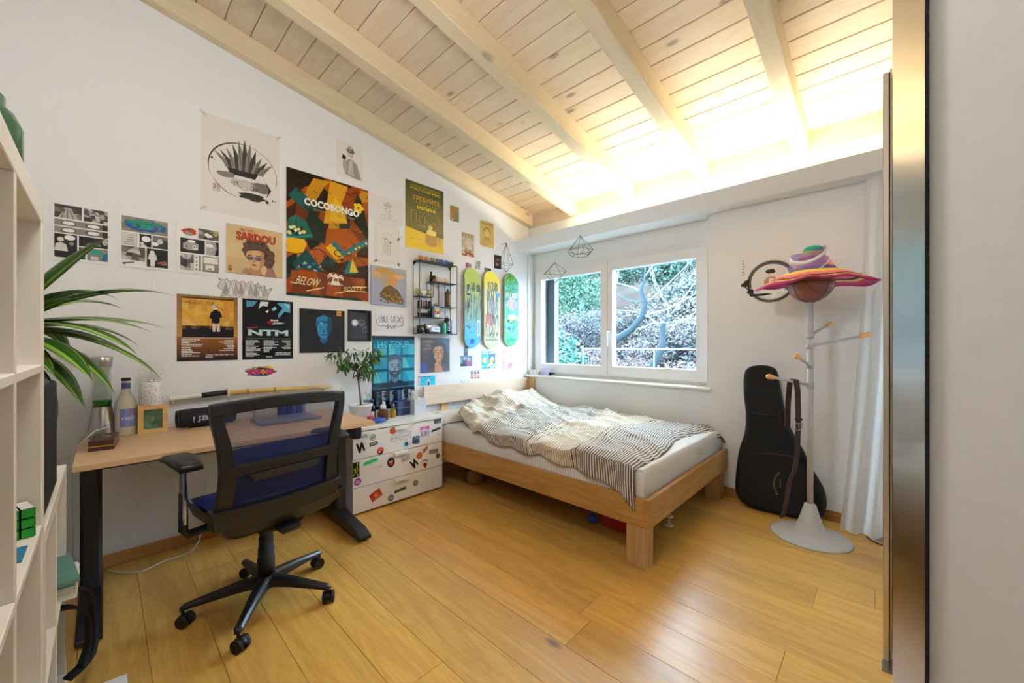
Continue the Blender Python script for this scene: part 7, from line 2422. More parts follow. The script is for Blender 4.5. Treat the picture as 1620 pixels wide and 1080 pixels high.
build('silver_emblem', em2, M('#b9b4b0', 0.3, 0.6, name='silver_print'), bx)
build('silver_line', em, M('#b9b4b0', 0.3, 0.6, name='silver_print'), bx)

jb = thing('portable_speaker', (-2.87, 0.41, DZ), 'dark barrel-shaped portable speaker lettered JBL at the back of the desk', 'speaker')
JB = M('#14141c', 0.8, bump=0.3, bscale=500, name='speaker_cloth')
build('barrel', MB().lathe([(0.03, -0.13), (0.045, -0.128), (0.051, -0.115), (0.053, 0), (0.051, 0.115), (0.045, 0.128), (0.03, 0.13)], (-2.87, 0.41, DZ + 0.056), 28, axis=1), JB, jb)
for s in (-1, 1):
    build('end_cap', MB().lathe([(0.0, s * 0.129), (0.028, s * 0.129), (0.034, s * 0.136), (0.046, s * 0.137), (0.048, s * 0.127)], (-2.87, 0.41, DZ + 0.056), 28, axis=1), BLACK, jb)
build('foot', MB().box((-2.89, 0.33, DZ), (-2.85, 0.49, DZ + 0.006)), BLACK, jb)
a = Art(0.12, 0.05, '#14141c', 3, False)
a.text('JBL', 0.0, 0.0, 0.66, 0.72, '#a9a9b4', 0.03).text('!', -0.14, 0.0, 0.06, 0.70, '#a9a9b4', 0.03)
V, F, C = [], [], []
for pts_, col, lay in a.P:
    b = len(V)
    for p in pts_:
        an = -0.42 + 0.95 * p[1] * 1.0
        V.append((-2.87 + 0.0537 * math.cos(an), 0.36 + p[0] * 0.12, DZ + 0.056 + 0.0537 * math.sin(an)))
    F.append(list(range(b, b + len(pts_))))
    C.append(col)
o = link('speaker_lettering', col_mesh('speaker_lettering', V, F, C, PRINT, origin(jb)), jb)

sh = thing('bamboo_sword', (-2.965, 0.7, 0.86), 'bamboo practice sword with a white wrapped grip lying across the wall above the desk', 'practice sword')
SX_ = -2.962
build('grip', MB().tube([(SX_, 0.255 + 0.145 * i / 24, 0.874 + 0.0004 * i) for i in range(25)], [0.0135 + 0.0012 * (i % 2) for i in range(25)], n=12), M('#e6e2da', 0.8, name='white_wrap'), sh)
build('sheath', MB().tube([(SX_, 0.398, 0.883), (SX_, 0.522, 0.890)], 0.0155, n=14), M('#1a1c26', 0.5, name='navy_cloth'), sh)
build('guard', MB().lathe([(0.008, -0.005), (0.030, -0.005), (0.032, 0), (0.030, 0.005), (0.008, 0.005)], (SX_, 0.529, 0.888), 22, axis=1), M('#e2d6bc', 0.5, name='guard_plastic'), sh)
build('blade', MB().tube([(SX_, 0.535, 0.887), (SX_, 0.75, 0.886), (SX_, 0.95, 0.882), (SX_, 1.02, 0.880)], [0.0155, 0.015, 0.013, 0.012], n=10), M('#d6b264', 0.45, var=0.1, scale=20, name='bamboo'), sh)
for y in (0.634, 0.786):
    build('tie', MB().tube([(SX_, y - 0.006, 0.8865), (SX_, y + 0.006, 0.8865)], 0.0172, n=12), M('#b08a4a', 0.6, name='leather_tie'), sh)
build('tip', MB().tube([(SX_, 1.0, 0.8805), (SX_, 1.14, 0.876), (SX_, 1.165, 0.875)], [0.0145, 0.013, 0.008], n=12), M('#d9c29c', 0.6, name='tip_leather'), sh)
for y in (0.27, 1.10):
    solo('wall_peg', MB().cyl((XW, y, 0.858), (-2.943, y, 0.860), 0.005, n=10), M('#c9a878', 0.6, name='peg_wood'), (XW, y, 0.858),
         'wooden peg under the %s end of the bamboo sword' % ('grip' if y < 0.5 else 'tip'), 'peg')

# books, notebook and pots seen through the chair mesh
bk_spec = [(0.66, 0.075, '#e4e1e6', 0.035, 'stacked'), (0.80, 0.088, '#3a3f8c', 0.028, ''), (0.832, 0.098, '#2a2f7a', 0.022, ''), (0.858, 0.092, '#565ba8', 0.026, ''), (0.888, 0.10, '#2f2f6a', 0.03, ''), (0.922, 0.09, '#8a8fc4', 0.02, '')]
for i, (y, h, c, t_, _) in enumerate(bk_spec[1:]):
    lab = ['blue paperback standing first in the row at the back of the desk', 'navy paperback second in the desk row', 'violet paperback in the middle of the desk row', 'dark indigo paperback fourth in the desk row', 'pale violet paperback at the right end of the desk row'][i]
    bt = thing('book', (-2.9, y + t_ / 2, DZ), lab, 'book', 'books at the back of the desk')
    build('cover', MB().box((-2.955, y, DZ), (-2.85, y + t_, DZ + h + 0.03), bev=0.001), M(c, 0.5, name='book_cover'), bt)
    build('page_block', MB().box((-2.957, y + 0.003, DZ + 0.003), (-2.86, y + t_ - 0.003, DZ + h + 0.0302)), PAPER, bt)
lp = thing('laptop', (-2.72, 0.80, DZ), 'closed grey laptop lying on the desk behind the chair', 'laptop')
build('base', MB().box((-2.84, 0.62, DZ + 0.002), (-2.60, 0.96, DZ + 0.010), bev=0.003), M('#8f9096', 0.35, 0.6, name='laptop_grey'), lp)
build('lid', MB().box((-2.84, 0.62, DZ + 0.0105), (-2.60, 0.96, DZ + 0.017), bev=0.003), M('#9b9ca2', 0.35, 0.6, name='laptop_grey'), lp)
cup = thing('white_tub', (-2.9, 0.69, DZ), 'white tub with a pale lid at the back of the desk', 'tub')
build('tub_body', MB().lathe([(0.036, 0), (0.042, 0.075), (0.042, 0.078), (0, 0.078)], (-2.9, 0.69, DZ), 24), WHITE, cup)
build('tub_lid', MB().lathe([(0.044, 0.078), (0.044, 0.088), (0, 0.088)], (-2.9, 0.69, DZ), 24), M('#dfe2ea', 0.4, name='tub_lid'), cup)

# ------------------------------------------------------------------ things on the chest
CZ = 0.604
pp_ = thing('potted_tree', (-2.86, 1.335, CZ), 'small umbrella tree with drooping leaves in a white pot on the chest', 'plant')
PC = (-2.86, 1.335, CZ)
build('pot', MB().lathe([(0.056, 0), (0.06, 0.003), (0.082, 0.12), (0.086, 0.122), (0.086, 0.135), (0.079, 0.135), (0.076, 0.118), (0, 0.118)], PC, 32), M('#f0eeec', 0.35, name='white_ceramic'), pp_)
build('soil', MB().lathe([(0.0765, 0.115), (0.05, 0.122), (0.0, 0.120)], PC, 20), M('#3a2a20', 0.95, bump=0.6, bscale=120, name='soil'), pp_)
BARK = M('#5a4c36', 0.8, bump=0.3, bscale=60, name='bark')
tb = Vector((-2.86, 1.338, CZ + 0.11))
tt = Vector((-2.87, 1.312, 0.985))
build('trunk', MB().tube([tb, tb + Vector((0.002, -0.008, 0.09)), tb + Vector((-0.004, -0.016, 0.18)), tt], [0.007, 0.006, 0.0055, 0.005], n=8), BARK, pp_)
lrng = random.Random(21)
lm = MB()
for i in range(4):
    pass
lv, lf = [], []
prof_l = [(0, 0.0), (0.012, 0.006), (0.026, 0.0088), (0.042, 0.0068), (0.056, 0.0)]
for x, hw_ in prof_l:
    z = -0.22 * x * x / 0.056
    lv += [(x, -hw_, z - 0.001), (x, 0, z + 0.002), (x, hw_, z - 0.001)]
for i in range(4):
    for j in range(2):
        lf.append((3 * i + j, 3 * i + 3 + j, 3 * i + 4 + j, 3 * i + 1 + j))
leaf_me = MB().add(lv, lf, 0, True).mesh('leaf', M('#2f5a26', 0.4, var=0.3, scale=12, name='leaf_green'))
leaf_me2 = MB().add(lv, lf, 0, True).mesh('leaf', M('#4a7a34', 0.4, var=0.3, scale=12, name='leaf_green_light'))
clusters = [(-0.165, 1.115, 0.075, 26), (-0.105, 1.075, 0.08, 30), (-0.06, 1.125, 0.06, 18), (0.06, 1.12, 0.07, 28), (0.115, 1.085, 0.075, 30), (0.14, 1.13, 0.05, 14), (-0.005, 0.985, 0.06, 24), (0.055, 0.975, 0.055, 22), (-0.04, 1.04, 0.05, 12), (0.02, 1.05, 0.06, 16), (-0.14, 1.04, 0.05, 14)]
lcount = 0
for dy, z, r_, n_ in clusters:
    tip = Vector((-2.86 + lrng.uniform(-0.05, 0.06), 1.335 + dy, z))
    base_ = tt if z > 1.0 else tt - Vector((0, 0, 0.06))
    mid = (base_ + tip) / 2 + Vector((0, 0, -0.01))
    build('branch', MB().tube([base_, mid, tip], [0.0035, 0.0028, 0.0018], n=6), BARK, pp_)
    for k in range(n_):
        d = Vector((lrng.gauss(0, 1), lrng.gauss(0, 1), lrng.gauss(0, 0.8))).normalized() * r_ * lrng.uniform(0.2, 0.9)
        p = tip + d
        o = link('leaf', leaf_me if lrng.random() < 0.7 else leaf_me2, pp_)
        o.location = p - Vector(PC)
        o.rotation_euler = (lrng.uniform(-0.6, 0.6), lrng.uniform(0.2, 1.35), math.atan2(d.y, d.x) + lrng.uniform(-0.8, 0.8))
        s = lrng.uniform(0.75, 1.2)
        o.scale = (s, s, s)
for y, z in ((1.36, 0.83), (1.385, 0.815)):
    o = link('leaf', leaf_me, pp_)
    o.location = Vector((-2.84, y, z)) - Vector(PC)
    o.rotation_euler = (0.2, 1.0, 0.8)

tis = thing('tissue_box', (-2.87, 1.825, CZ), 'pale grey tissue box with a tissue pulled up on the chest', 'tissue box')
build('box', MB().box((-2.925, 1.766, CZ), (-2.80, 1.883, CZ + 0.127), bev=0.002), M('#c9c9ce', 0.6, var=0.08, scale=25, name='grey_card'), tis)
tm = MB()
tm.grid(14, 10, lambda u, v: (-2.865 + (0.04 * (1 - v) + 0.012) * math.cos(2 * PI * u) * (1 + 0.25 * math.sin(6 * PI * u)), 1.81 - 0.03 * v + (0.022 * (1 - v) + 0.006) * math.sin(2 * PI * u), CZ + 0.124 + 0.075 * v + 0.012 * math.sin(4 * PI * u) * v))
build('tissue', tm, M('#f4f2f0', 0.9, name='tissue'), tis)
for y, x, body, h, r_, capc, lab in ((1.485, -2.80, '#7a3a14', 0.085, 0.042, '#e9e0d2', 'amber glass perfume bottle with a pale stopper on the chest'), (1.592, -2.84, '#c9a02a', 0.075, 0.024, '#6a6460', 'small golden perfume bottle beside the navy box'), (1.455, -2.925, '#17141c', 0.115, 0.030, '#111114', 'squat black perfume bottle behind the amber one'), (1.545, -2.90, '#8a8a92', 0.09, 0.026, '#c9c9cf', 'clear grey perfume bottle between the amber and golden ones')):
    t = thing('perfume_bottle', (x, y, CZ), lab, 'bottle', 'perfume bottles on the chest')
    build('flask', MB().lathe([(r_ * 0.85, 0), (r_, 0.006), (r_, h * 0.72), (r_ * 0.8, h * 0.88), (r_ * 0.35, h * 0.95), (r_ * 0.3, h), (0, h)], (x, y, CZ), 22), M(body, 0.08, trans=0.55, ior=1.35, var=0.05, name='tinted_glass'), t)
    build('stopper', MB().lathe([(r_ * 0.42, h), (r_ * 0.5, h + 0.012), (r_ * 0.5, h + 0.028), (r_ * 0.3, h + 0.036), (0, h + 0.037)], (x, y, CZ), 18), M(capc, 0.35, name='stopper'), t)
nb = thing('navy_box', (-2.92, 1.70, CZ), 'navy blue box with a pale lid line behind the tissue box', 'box')
build('box_base', MB().box((-2.965, 1.645, CZ), (-2.86, 1.762, CZ + 0.062), bev=0.003), M('#1d2c58', 0.5, name='navy_card'), nb)
build('lid_line', MB().box((-2.964, 1.646, CZ + 0.062), (-2.861, 1.761, CZ + 0.066)), M('#9aa4b8', 0.5, name='pale_line'), nb)
build('lid', MB().box((-2.966, 1.644, CZ + 0.066), (-2.859, 1.763, CZ + 0.115), bev=0.003), M('#1d2c58', 0.5, name='navy_card'), nb)
solo('blue_pouch', MB().ball((-2.735, 1.415, CZ + 0.018), 0.05, 18, sq=(0.9, 1.1, 0.36)), M('#2f4f9a', 0.6, bump=0.3, bscale=90, name='blue_cloth'), (-2.735, 1.415, CZ), 'flat blue pouch lying on the chest in front of the perfume bottles', 'pouch')
solo('red_tin', MB().lathe([(0.024, 0), (0.025, 0.002), (0.025, 0.016), (0.022, 0.019), (0, 0.019)], (-2.775, 1.37, CZ + 0.03), 22), M('#b02a2c', 0.3, name='red_tin'), (-2.775, 1.37, CZ + 0.03), 'small round red tin on the blue pouch', 'tin')
solo('white_dispenser', MB().box((-2.835, 1.395, CZ), (-2.81, 1.422, CZ + 0.072), bev=0.004), WHITE, (-2.822, 1.408, CZ), 'small white carton between the pot and the perfume bottles', 'carton')
solo('green_bottle', MB().lathe([(0.016, 0), (0.018, 0.004), (0.018, 0.075), (0.008, 0.105), (0.007, 0.135), (0, 0.136)], (-2.93, 1.205, CZ), 18), M('#a9bfae', 0.15, name='pale_green_bottle'), (-2.93, 1.205, CZ), 'slim pale green bottle left of the white plant pot', 'bottle')
solo('blue_trinket', MB().box((-2.965, 1.405, CZ), (-2.94, 1.45, CZ + 0.15), bev=0.004), M('#5a6f94', 0.5, name='blue_card'), (-2.952, 1.43, CZ), 'blue card box by the wall behind the plant pot', 'box')

# ------------------------------------------------------------------ left side: jar, cube, speaker, plant, papers, bag
solo('green_jar', MB().lathe([(0.075, 0), (0.08, 0.006), (0.08, 0.11), (0.07, 0.135), (0.058, 0.145), (0.058, 0.165), (0.052, 0.165), (0.05, 0.14), (0.07, 0.11), (0.072, 0.01), (0, 0.01)], (-1.215, -0.19, 1.496), 28),
     M('#5a8a68', 0.12, trans=0.7, ior=1.3, var=0.2, scale=14, name='green_glass'), (-1.215, -0.19, 1.496), 'green glass jar standing on the tall bookcase', 'jar')
cu_ = thing('puzzle_cube', (-1.275, -0.135, 0.798), 'twisty puzzle cube with a green face and white top on the bookcase shelf', 'puzzle cube')
CC = Vector((-1.275, -0.135, 0.798))
RZ = Matrix.Rotation(0.25, 3, 'Z')
for i in range(3):
    for j in range(3):
        for k in range(3):
            lo = Vector((-0.03 + 0.02 * i, -0.03 + 0.02 * j, 0.02 * k))
            c = lo + Vector((0.01, 0.01, 0.01))
            m = MB().box(lo + CC + Vector((0.0004,) * 3), lo + CC + Vector((0.0196,) * 3), 0, 0.0016, RZ, CC)
            if j == 2:
                m.box(lo + CC + Vector((0.0015, 0.0195, 0.0015)), lo + CC + Vector((0.0185, 0.0202, 0.0185)), 1, 0, RZ, CC)
            if i == 2:
                m.box(lo + CC + Vector((0.0195, 0.0015, 0.0015)), lo + CC + Vector((0.0202, 0.0185, 0.0185)), 1, 0, RZ, CC)
            if k == 2:
                m.box(lo + CC + Vector((0.0015, 0.0015, 0.0195)), lo + CC + Vector((0.0185, 0.0185, 0.0202)), 2, 0, RZ, CC)
            build('cubie', m, [BLACK, M('#1f9a2f', 0.3, name='cube_green'), M('#f0eeea', 0.3, name='cube_white')], cu_)
solo('blue_card', MB().box((-1.315, -0.30, 0.7985), (-1.235, -0.115, 0.801), rot=(0, 0, 0.35)), M('#2f7aa0', 0.5, name='blue_card2'), (-1.275, -0.2, 0.798), 'blue card lying flat on the bookcase shelf under the cube', 'card') if False else None
solo('blue_card', MB().box((-1.20, -0.22, 0.7982), (-1.12, -0.104, 0.8005)), M('#2f7aa0', 0.5, name='blue_card2'), (-1.16, -0.16, 0.798), 'blue card lying flat on the bookcase shelf near the cube', 'card')
sp = thing('black_speaker', (-1.565, -0.22, 0.766), 'tall black cabinet speaker on the low white shelf unit', 'speaker')
build('cabinet', MB().box((-1.80, -0.34, 0.766), (-1.42, -0.112, 1.100), bev=0.02), M('#26272b', 0.45, name='speaker_body'), sp)
build('grille', MB().box((-1.782, -0.114, 0.778), (-1.435, -0.100, 1.084), bev=0.006), M('#121318', 0.85, bump=0.5, bscale=600, name='grille_cloth'), sp)
build('side_badge', MB().box((-1.8015, -0.16, 1.03), (-1.7995, -0.135, 1.07)), M('#c9cdd2', 0.2, 0.8, name='badge'), sp)

dr = thing('dragon_plant', (-2.52, -0.30, 0), 'tall dragon plant with striped arching leaves in the corner by the desk', 'plant')
build('pot', MB().lathe([(0.10, 0), (0.105, 0.005), (0.13, 0.24), (0.135, 0.25), (0.125, 0.25), (0.12, 0.22), (0, 0.22)], (-2.52, -0.30, 0), 28), M('#8a8580', 0.6, name='grey_pot'), dr)
build('soil', MB().lathe([(0.119, 0.215), (0.06, 0.226), (0, 0.224)], (-2.52, -0.30, 0), 18), M('#3a2a20', 0.95, name='soil'), dr)
build('cane', MB().tube([(-2.52, -0.30, 0.21), (-2.515, -0.29, 0.7), (-2.50, -0.27, 1.20)], [0.02, 0.018, 0.015], n=10), M('#7a6a4c', 0.8, bump=0.4, bscale=50, name='cane_bark'), dr)
m_dl, nt, p_ = new_mat('striped_leaf')
uvn = N(nt, 'ShaderNodeUVMap', uv_map='UVMap')
sx_ = N(nt, 'ShaderNodeSeparateXYZ')
nt.links.new(uvn.outputs[0], sx_.inputs[0])
cr_ = N(nt, 'ShaderNodeValToRGB')
nt.links.new(sx_.outputs['Y'], cr_.inputs[0])
rmp = cr_.color_ramp
rmp.elements[0].position, rmp.elements[0].color = 0.0, (*srgb('#3f6a22'), 1)
rmp.elements[1].position, rmp.elements[1].color = 1.0, (*srgb('#2a4a1a'), 1)
for pos, c in ((0.22, '#a4cc50'), (0.30, '#2f5a1e'), (0.48, '#3a6a24'), (0.52, '#4f7a30'), (0.72, '#2c5220'), (0.80, '#9ac04a'), (0.9, '#35601f')):
    e_ = rmp.elements.new(pos)
    e_.color = (*srgb(c), 1)
nt.links.new(cr_.outputs[0], p_.inputs['Base Color'])
p_.inputs['Roughness'].default_value = 0.35
prng = random.Random(5)
crown = Vector((-2.50, -0.27, 1.215))


def long_leaf(az, el, L, wd, droop, base):
    NL = 14
    V, F, U = [], [], []
    d0 = Vector((math.cos(az) * math.cos(el), math.sin(az) * math.cos(el), math.sin(el)))
    side = Vector((-math.sin(az), math.cos(az), 0))
    p = base.copy()
    d = d0.copy()
    for i in range(NL + 1):
        t = i / NL
        w_ = wd * 1.2 * (math.sin(PI * min(1, t * 0.92 + 0.12)) ** 0.8) * (1 if t < 0.97 else 0.3)
        upv = side.cross(d).normalized()
        for k, s in enumerate((-1, -0.5, 0, 0.5, 1)):
            q = p + side * (w_ * s) + upv * (0.25 * w_ * abs(s))
            if q.x < -2.985:
                q.x = -2.985
            V.append(tuple(q - Vector((-2.52, -0.30, 0))))
            U.append((t, (s + 1) / 2))
        p = p + d * (L / NL)
        d = (d + Vector((0, 0, -droop / NL * (0.4 + 1.2 * t)))).normalized()
    for i in range(NL):
        for j in range(4):
            F.append((5 * i + j, 5 * i + 5 + j, 5 * i + 6 + j, 5 * i + 1 + j))
    me = bpy.data.meshes.new('long_leaf')
    me.from_pydata(V, [], F)
    me.materials.append(m_dl)
    me.polygons.foreach_set('use_smooth', [True] * len(F))
    ul = me.uv_layers.new(name='UVMap')
    for lp_ in me.loops:
        ul.data[lp_.index].uv = U[lp_.vertex_index]
    link('long_leaf', me, dr)


for az, el, L, wd, dp, dz in ((1.25, 1.0, 0.46, 0.045, 0.7, 0.10), (1.02, 0.50, 0.60, 0.036, 1.0, 0.08), (0.6, 0.42, 0.36, 0.036, 0.6, 0.07), (1.30, 0.22, 0.50, 0.042, 0.75, 0.06), (0.85, 0.18, 0.52, 0.042, 1.3, 0.05), (1.1, 0.28, 0.48, 0.042, 1.0, 0.05),
                              (1.15, 0.05, 0.56, 0.040, 1.5, 0.03), (0.7, 0.0, 0.44, 0.042, 1.6, 0.02), (1.4, -0.1, 0.42, 0.042, 2.2, 0.0), (0.5, -0.1, 0.34, 0.030, 1.2, 0.0), (0.95, -0.25, 0.40, 0.038, 2.4, -0.02), (1.22, 0.12, 0.42, 0.044, 1.4, 0.04),
                              (0.3, -0.2, 0.32, 0.036, 3.0, -0.03), (-0.1, 0.3, 0.40, 0.040, 1.6, 0.02), (-0.6, 0.5, 0.42, 0.040, 1.4, 0.03), (2.0, 0.7, 0.40, 0.040, 1.5, 0.06), (2.6, 0.4, 0.36, 0.036, 2.2, 0.02), (0.1, 0.8, 0.42, 0.042, 1.2, 0.08),
                              (1.7, 0.35, 0.42, 0.040, 1.6, 0.03), (-1.2, 0.6, 0.25, 0.030, 1.6, 0.02), (0.25, 0.25, 0.40, 0.038, 1.9, 0.03), (0.75, -0.5, 0.40, 0.034, 2.8, -0.04), (1.05, 0.75, 0.4, 0.036, 1.7, 0.08), (1.0, -0.05, 0.46, 0.040, 2.0, 0.01), (1.3, -0.35, 0.38, 0.034, 2.6, -0.03)):
    long_leaf(az, el, L, wd, dp, crown + Vector((0, 0, dz)))

solo('teal_notebook', MB().box((-2.04, -0.30, 0.445), (-1.80, -0.068, 0.455), rot=(0.06, 0, 0.12)), M('#6a9a8c', 0.6, var=0.25, scale=20, name='teal_cover'), (-1.93, -0.2, 0.43), 'teal notebook sticking out of the low shelf unit', 'notebook')
pb = thing('paper_stack', (-1.9, -0.2, 0.396), 'stack of white papers under the teal notebook in the low unit', 'papers')
for i in range(5):
    build('sheet', MB().box((-2.042 + 0.004 * i, -0.33, 0.3965 + 0.008 * i), (-1.83, -0.062 - 0.004 * (i % 3), 0.4035 + 0.008 * i)), PAPER, pb)
solo('blue_binder', MB().box((-1.66, -0.40, 0.0505), (-1.62, -0.115, 0.33), bev=0.003), M('#1f8ab8', 0.45, name='binder_blue'), (-1.64, -0.25, 0.05), 'bright blue binder standing in the low unit bottom cell', 'binder')
pl_ = thing('loose_papers', (-1.72, -0.1, 0.05), 'loose white papers spilling from the bottom of the low unit', 'papers')
for i, (x, y, r_) in enumerate(((-1.60, -0.02, 0.15), (-1.66, -0.01, -0.2), (-1.75, 0.0, 0.35))):
    m = MB().grid(6, 6, lambda u, v: (x - 0.10 + 0.20 * u, y - 0.16 + 0.21 * v, 0.052 + 0.012 * i + 0.05 * (1 - abs(2 * u - 1)) * 0.3 + 0.02 * v * (1 - v)))
    build('sheet', m, M('#e4e6ee', 0.8, name='printer_paper'), pl_)
bagb = thing('black_backpack', (-1.9, -0.25, 0.05), 'black backpack with loose straps in the low shelf unit', 'backpack')
build('pack', MB().box((-2.03, -0.42, 0.0505), (-1.78, -0.13, 0.36), bev=0.05), BKF, bagb)
for pts_, w_ in (([(-1.99, -0.14, 0.36), (-2.03, -0.09, 0.345), (-2.075, -0.045, 0.30), (-2.07, -0.03, 0.20), (-2.02, -0.035, 0.10), (-1.98, -0.09, 0.065)], 0.018), ([(-1.92, -0.14, 0.34), (-1.97, -0.08, 0.31), (-2.03, -0.05, 0.24), (-2.04, -0.04, 0.14), (-1.99, -0.06, 0.075)], 0.017)):
    mb = MB()
    P_ = [Vector(p) for p in pts_]
    Q = []
    for i in range(len(P_) - 1):
        for s in range(4):
            t = s / 4
            p0, p1, p2, p3 = P_[max(0, i - 1)], P_[i], P_[i + 1], P_[min(len(P_) - 1, i + 2)]
            Q.append(0.5 * ((2 * p1) + (p2 - p0) * t + (2 * p0 - 5 * p1 + 4 * p2 - p3) * t * t + (3 * p1 - p0 - 3 * p2 + p3) * t ** 3))
    Q.append(P_[-1])
    vs = []
    for i, q in enumerate(Q):
        d = (Q[min(i + 1, len(Q) - 1)] - Q[max(0, i - 1)]).normalized()
        sd = Vector((0.75, 0.35, 0.0)) - d * d.dot(Vector((0.75, 0.35, 0.0)))
        sd = sd.normalized() * w_
        nn = d.cross(sd).normalized() * 0.004
        vs += [q + sd + nn, q - sd + nn, q - sd - nn, q + sd - nn]
    fs = [(4 * i + j, 4 * i + (j + 1) % 4, 4 * i + 4 + (j + 1) % 4, 4 * i + 4 + j) for i in range(len(Q) - 1) for j in range(4)] + [(0, 1, 2, 3), tuple(4 * (len(Q) - 1) + j for j in range(4))]
    mb.add(vs, fs, 0, True)
    build('shoulder_strap', mb, M('#141419', 0.7, name='strap_webbing'), bagb)

# cables, socket
solo('white_floor_cable', MB().tube([(-2.955, 0.0, 0.004), (-2.90, 0.03, 0.004), (-2.864, 0.052, 0.004), (-2.81, 0.10, 0.004), (-2.80, 0.145, 0.004), (-2.83, 0.19, 0.004), (-2.851, 0.236, 0.004), (-2.845, 0.29, 0.004), (-2.865, 0.345, 0.006), (-2.93, 0.385, 0.03), (-2.965, 0.40, 0.10), (-2.972, 0.41, 0.22), (-2.972, 0.42, 0.36)], 0.0032, n=7),
     M('#dfe0e2', 0.5, name='white_cable'), (-2.9, 0.2, 0.0), 'white cable trailing along the floor under the desk', 'cable')
solo('white_desk_cable', MB().tube([(-2.93, 0.045, DZ + 0.072), (-2.87, 0.0, DZ + 0.05), (-2.82, -0.035, DZ + 0.05), (-2.78, -0.066, DZ + 0.022), (-2.72, -0.098, DZ - 0.01), (-2.70, -0.108, DZ - 0.06), (-2.71, -0.105, 0.40), (-2.73, -0.105, 0.05)], 0.0028, n=7),
     M('#e4e4e4', 0.5, name='white_cable'), (-2.8, -0.03, DZ), 'white charging cable running off the left desk edge', 'cable')
ol_ = thing('wall_socket', (XW, 2.475, 0.797), 'white double wall socket above the headboard', 'socket')
build('plate', MB().box((XW, 2.425, 0.797), (XW + 0.009, 2.525, 0.842), bev=0.003), WHITE_PVC, ol_)
for y in (2.45, 2.50):
    build('outlet', MB().cyl((XW + 0.0088, y, 0.82), (XW + 0.0094, y, 0.82), 0.016, n=16), M('#d9d7d4', 0.4, name='socket_grey'), ol_)

# sill things
for i, (x, y, w_, h_, c, lab) in enumerate(((-2.93, 3.43, 0.07, 0.055, '#e9e6e0', 'small white carton at the left end of the window sill'), (-2.845, 3.42, 0.035, 0.06, '#d9cfc0', 'small beige carton beside the white one on the sill'), (-2.76, 3.44, 0.11, 0.066, '#c9c0e0', 'pale lilac card box on the window sill'))):
    t = thing('sill_carton', (x, y, 0.84), lab, 'carton')
    build('box', MB().box((x - w_ / 2, y - 0.03, 0.84), (x + w_ / 2, y + 0.03, 0.84 + h_), bev=0.002), M(c, 0.6, name='carton'), t)
    build('flap', MB().box((x - w_ / 2 + 0.002, y - 0.028, 0.84 + h_), (x + w_ / 2 - 0.002, y + 0.028, 0.842 + h_)), M('#b9b2a6' if i < 2 else '#b8aed4', 0.6, name='carton_flap'), t)
solo('black_wedge', MB().prism([(-2.695, 0.84), (-2.625, 0.872), (-2.62, 0.878), (-2.695, 0.878)], lambda p: (p[0], 3.42, p[1]), lambda p: (p[0], 3.45, p[1])), BLACK, (-2.66, 3.435, 0.84), 'small black wedge-shaped case on the window sill', 'case')
solo('sill_paper', MB().box((-2.74, 3.352, 0.8402), (-2.45, 3.40, 0.8416)), PAPER, (-2.6, 3.376, 0.84), 'flat white paper strip on the window sill', 'paper')
solo('dry_leaf', MB().prism([(-1.12, 3.40), (-1.09, 3.415), (-1.05, 3.42), (-1.07, 3.405)], lambda p: (p[0], p[1], 0.8405 + (p[0] + 1.12) * 0.25), lambda p: (p[0], p[1], 0.843 + (p[0] + 1.12) * 0.25)), M('#9a5a30', 0.7, name='dry_leaf'), (-1.09, 3.41, 0.84), 'small dry brown leaf on the right end of the sill', 'leaf')

# under the bed
pt_ = thing('steel_pot', (-2.56, 2.22, 0), 'steel cooking pot stored in the shadow under the bed', 'pot')
build('pot_body', MB().lathe([(0.085, 0), (0.09, 0.004), (0.09, 0.11), (0.095, 0.112), (0.092, 0.115), (0.086, 0.11), (0.084, 0.01), (0, 0.01)], (-2.56, 2.22, 0), 28), CHROME, pt_)
build('copper_rim', MB().lathe([(0.0905, 0.01), (0.0915, 0.016), (0.0905, 0.022)], (-2.56, 2.22, 0), 28), M('#b07a4a', 0.3, 0.9, name='copper'), pt_)
solo('red_carton', MB().box((-1.33, 2.25, 0), (-1.17, 2.36, 0.075), bev=0.004), M('#a81e24', 0.5, name='red_card'), (-1.25, 2.3, 0), 'red carton under the foot of the bed', 'carton')
solo('blue_ball', MB().ball((-1.40, 2.24, 0.03), 0.03, 16), M('#2a4aa8', 0.4, name='blue_rubber'), (-1.40, 2.24, 0), 'small blue ball under the bed left of the red carton', 'ball')
solo('white_ball', MB().ball((-1.135, 2.27, 0.022), 0.022, 14), WHITE, (-1.135, 2.27, 0), 'small white ball under the bed right of the red carton', 'ball')
solo('beige_spool', MB().lathe([(0.03, 0), (0.03, 0.008), (0.014, 0.010), (0.014, 0.055), (0.03, 0.057), (0.03, 0.065), (0, 0.065)], (-1.02, 2.56, 0), 18), M('#c9b592', 0.6, name='beige_wood'), (-1.02, 2.56, 0), 'beige spool standing under the foot rail of the bed', 'spool')

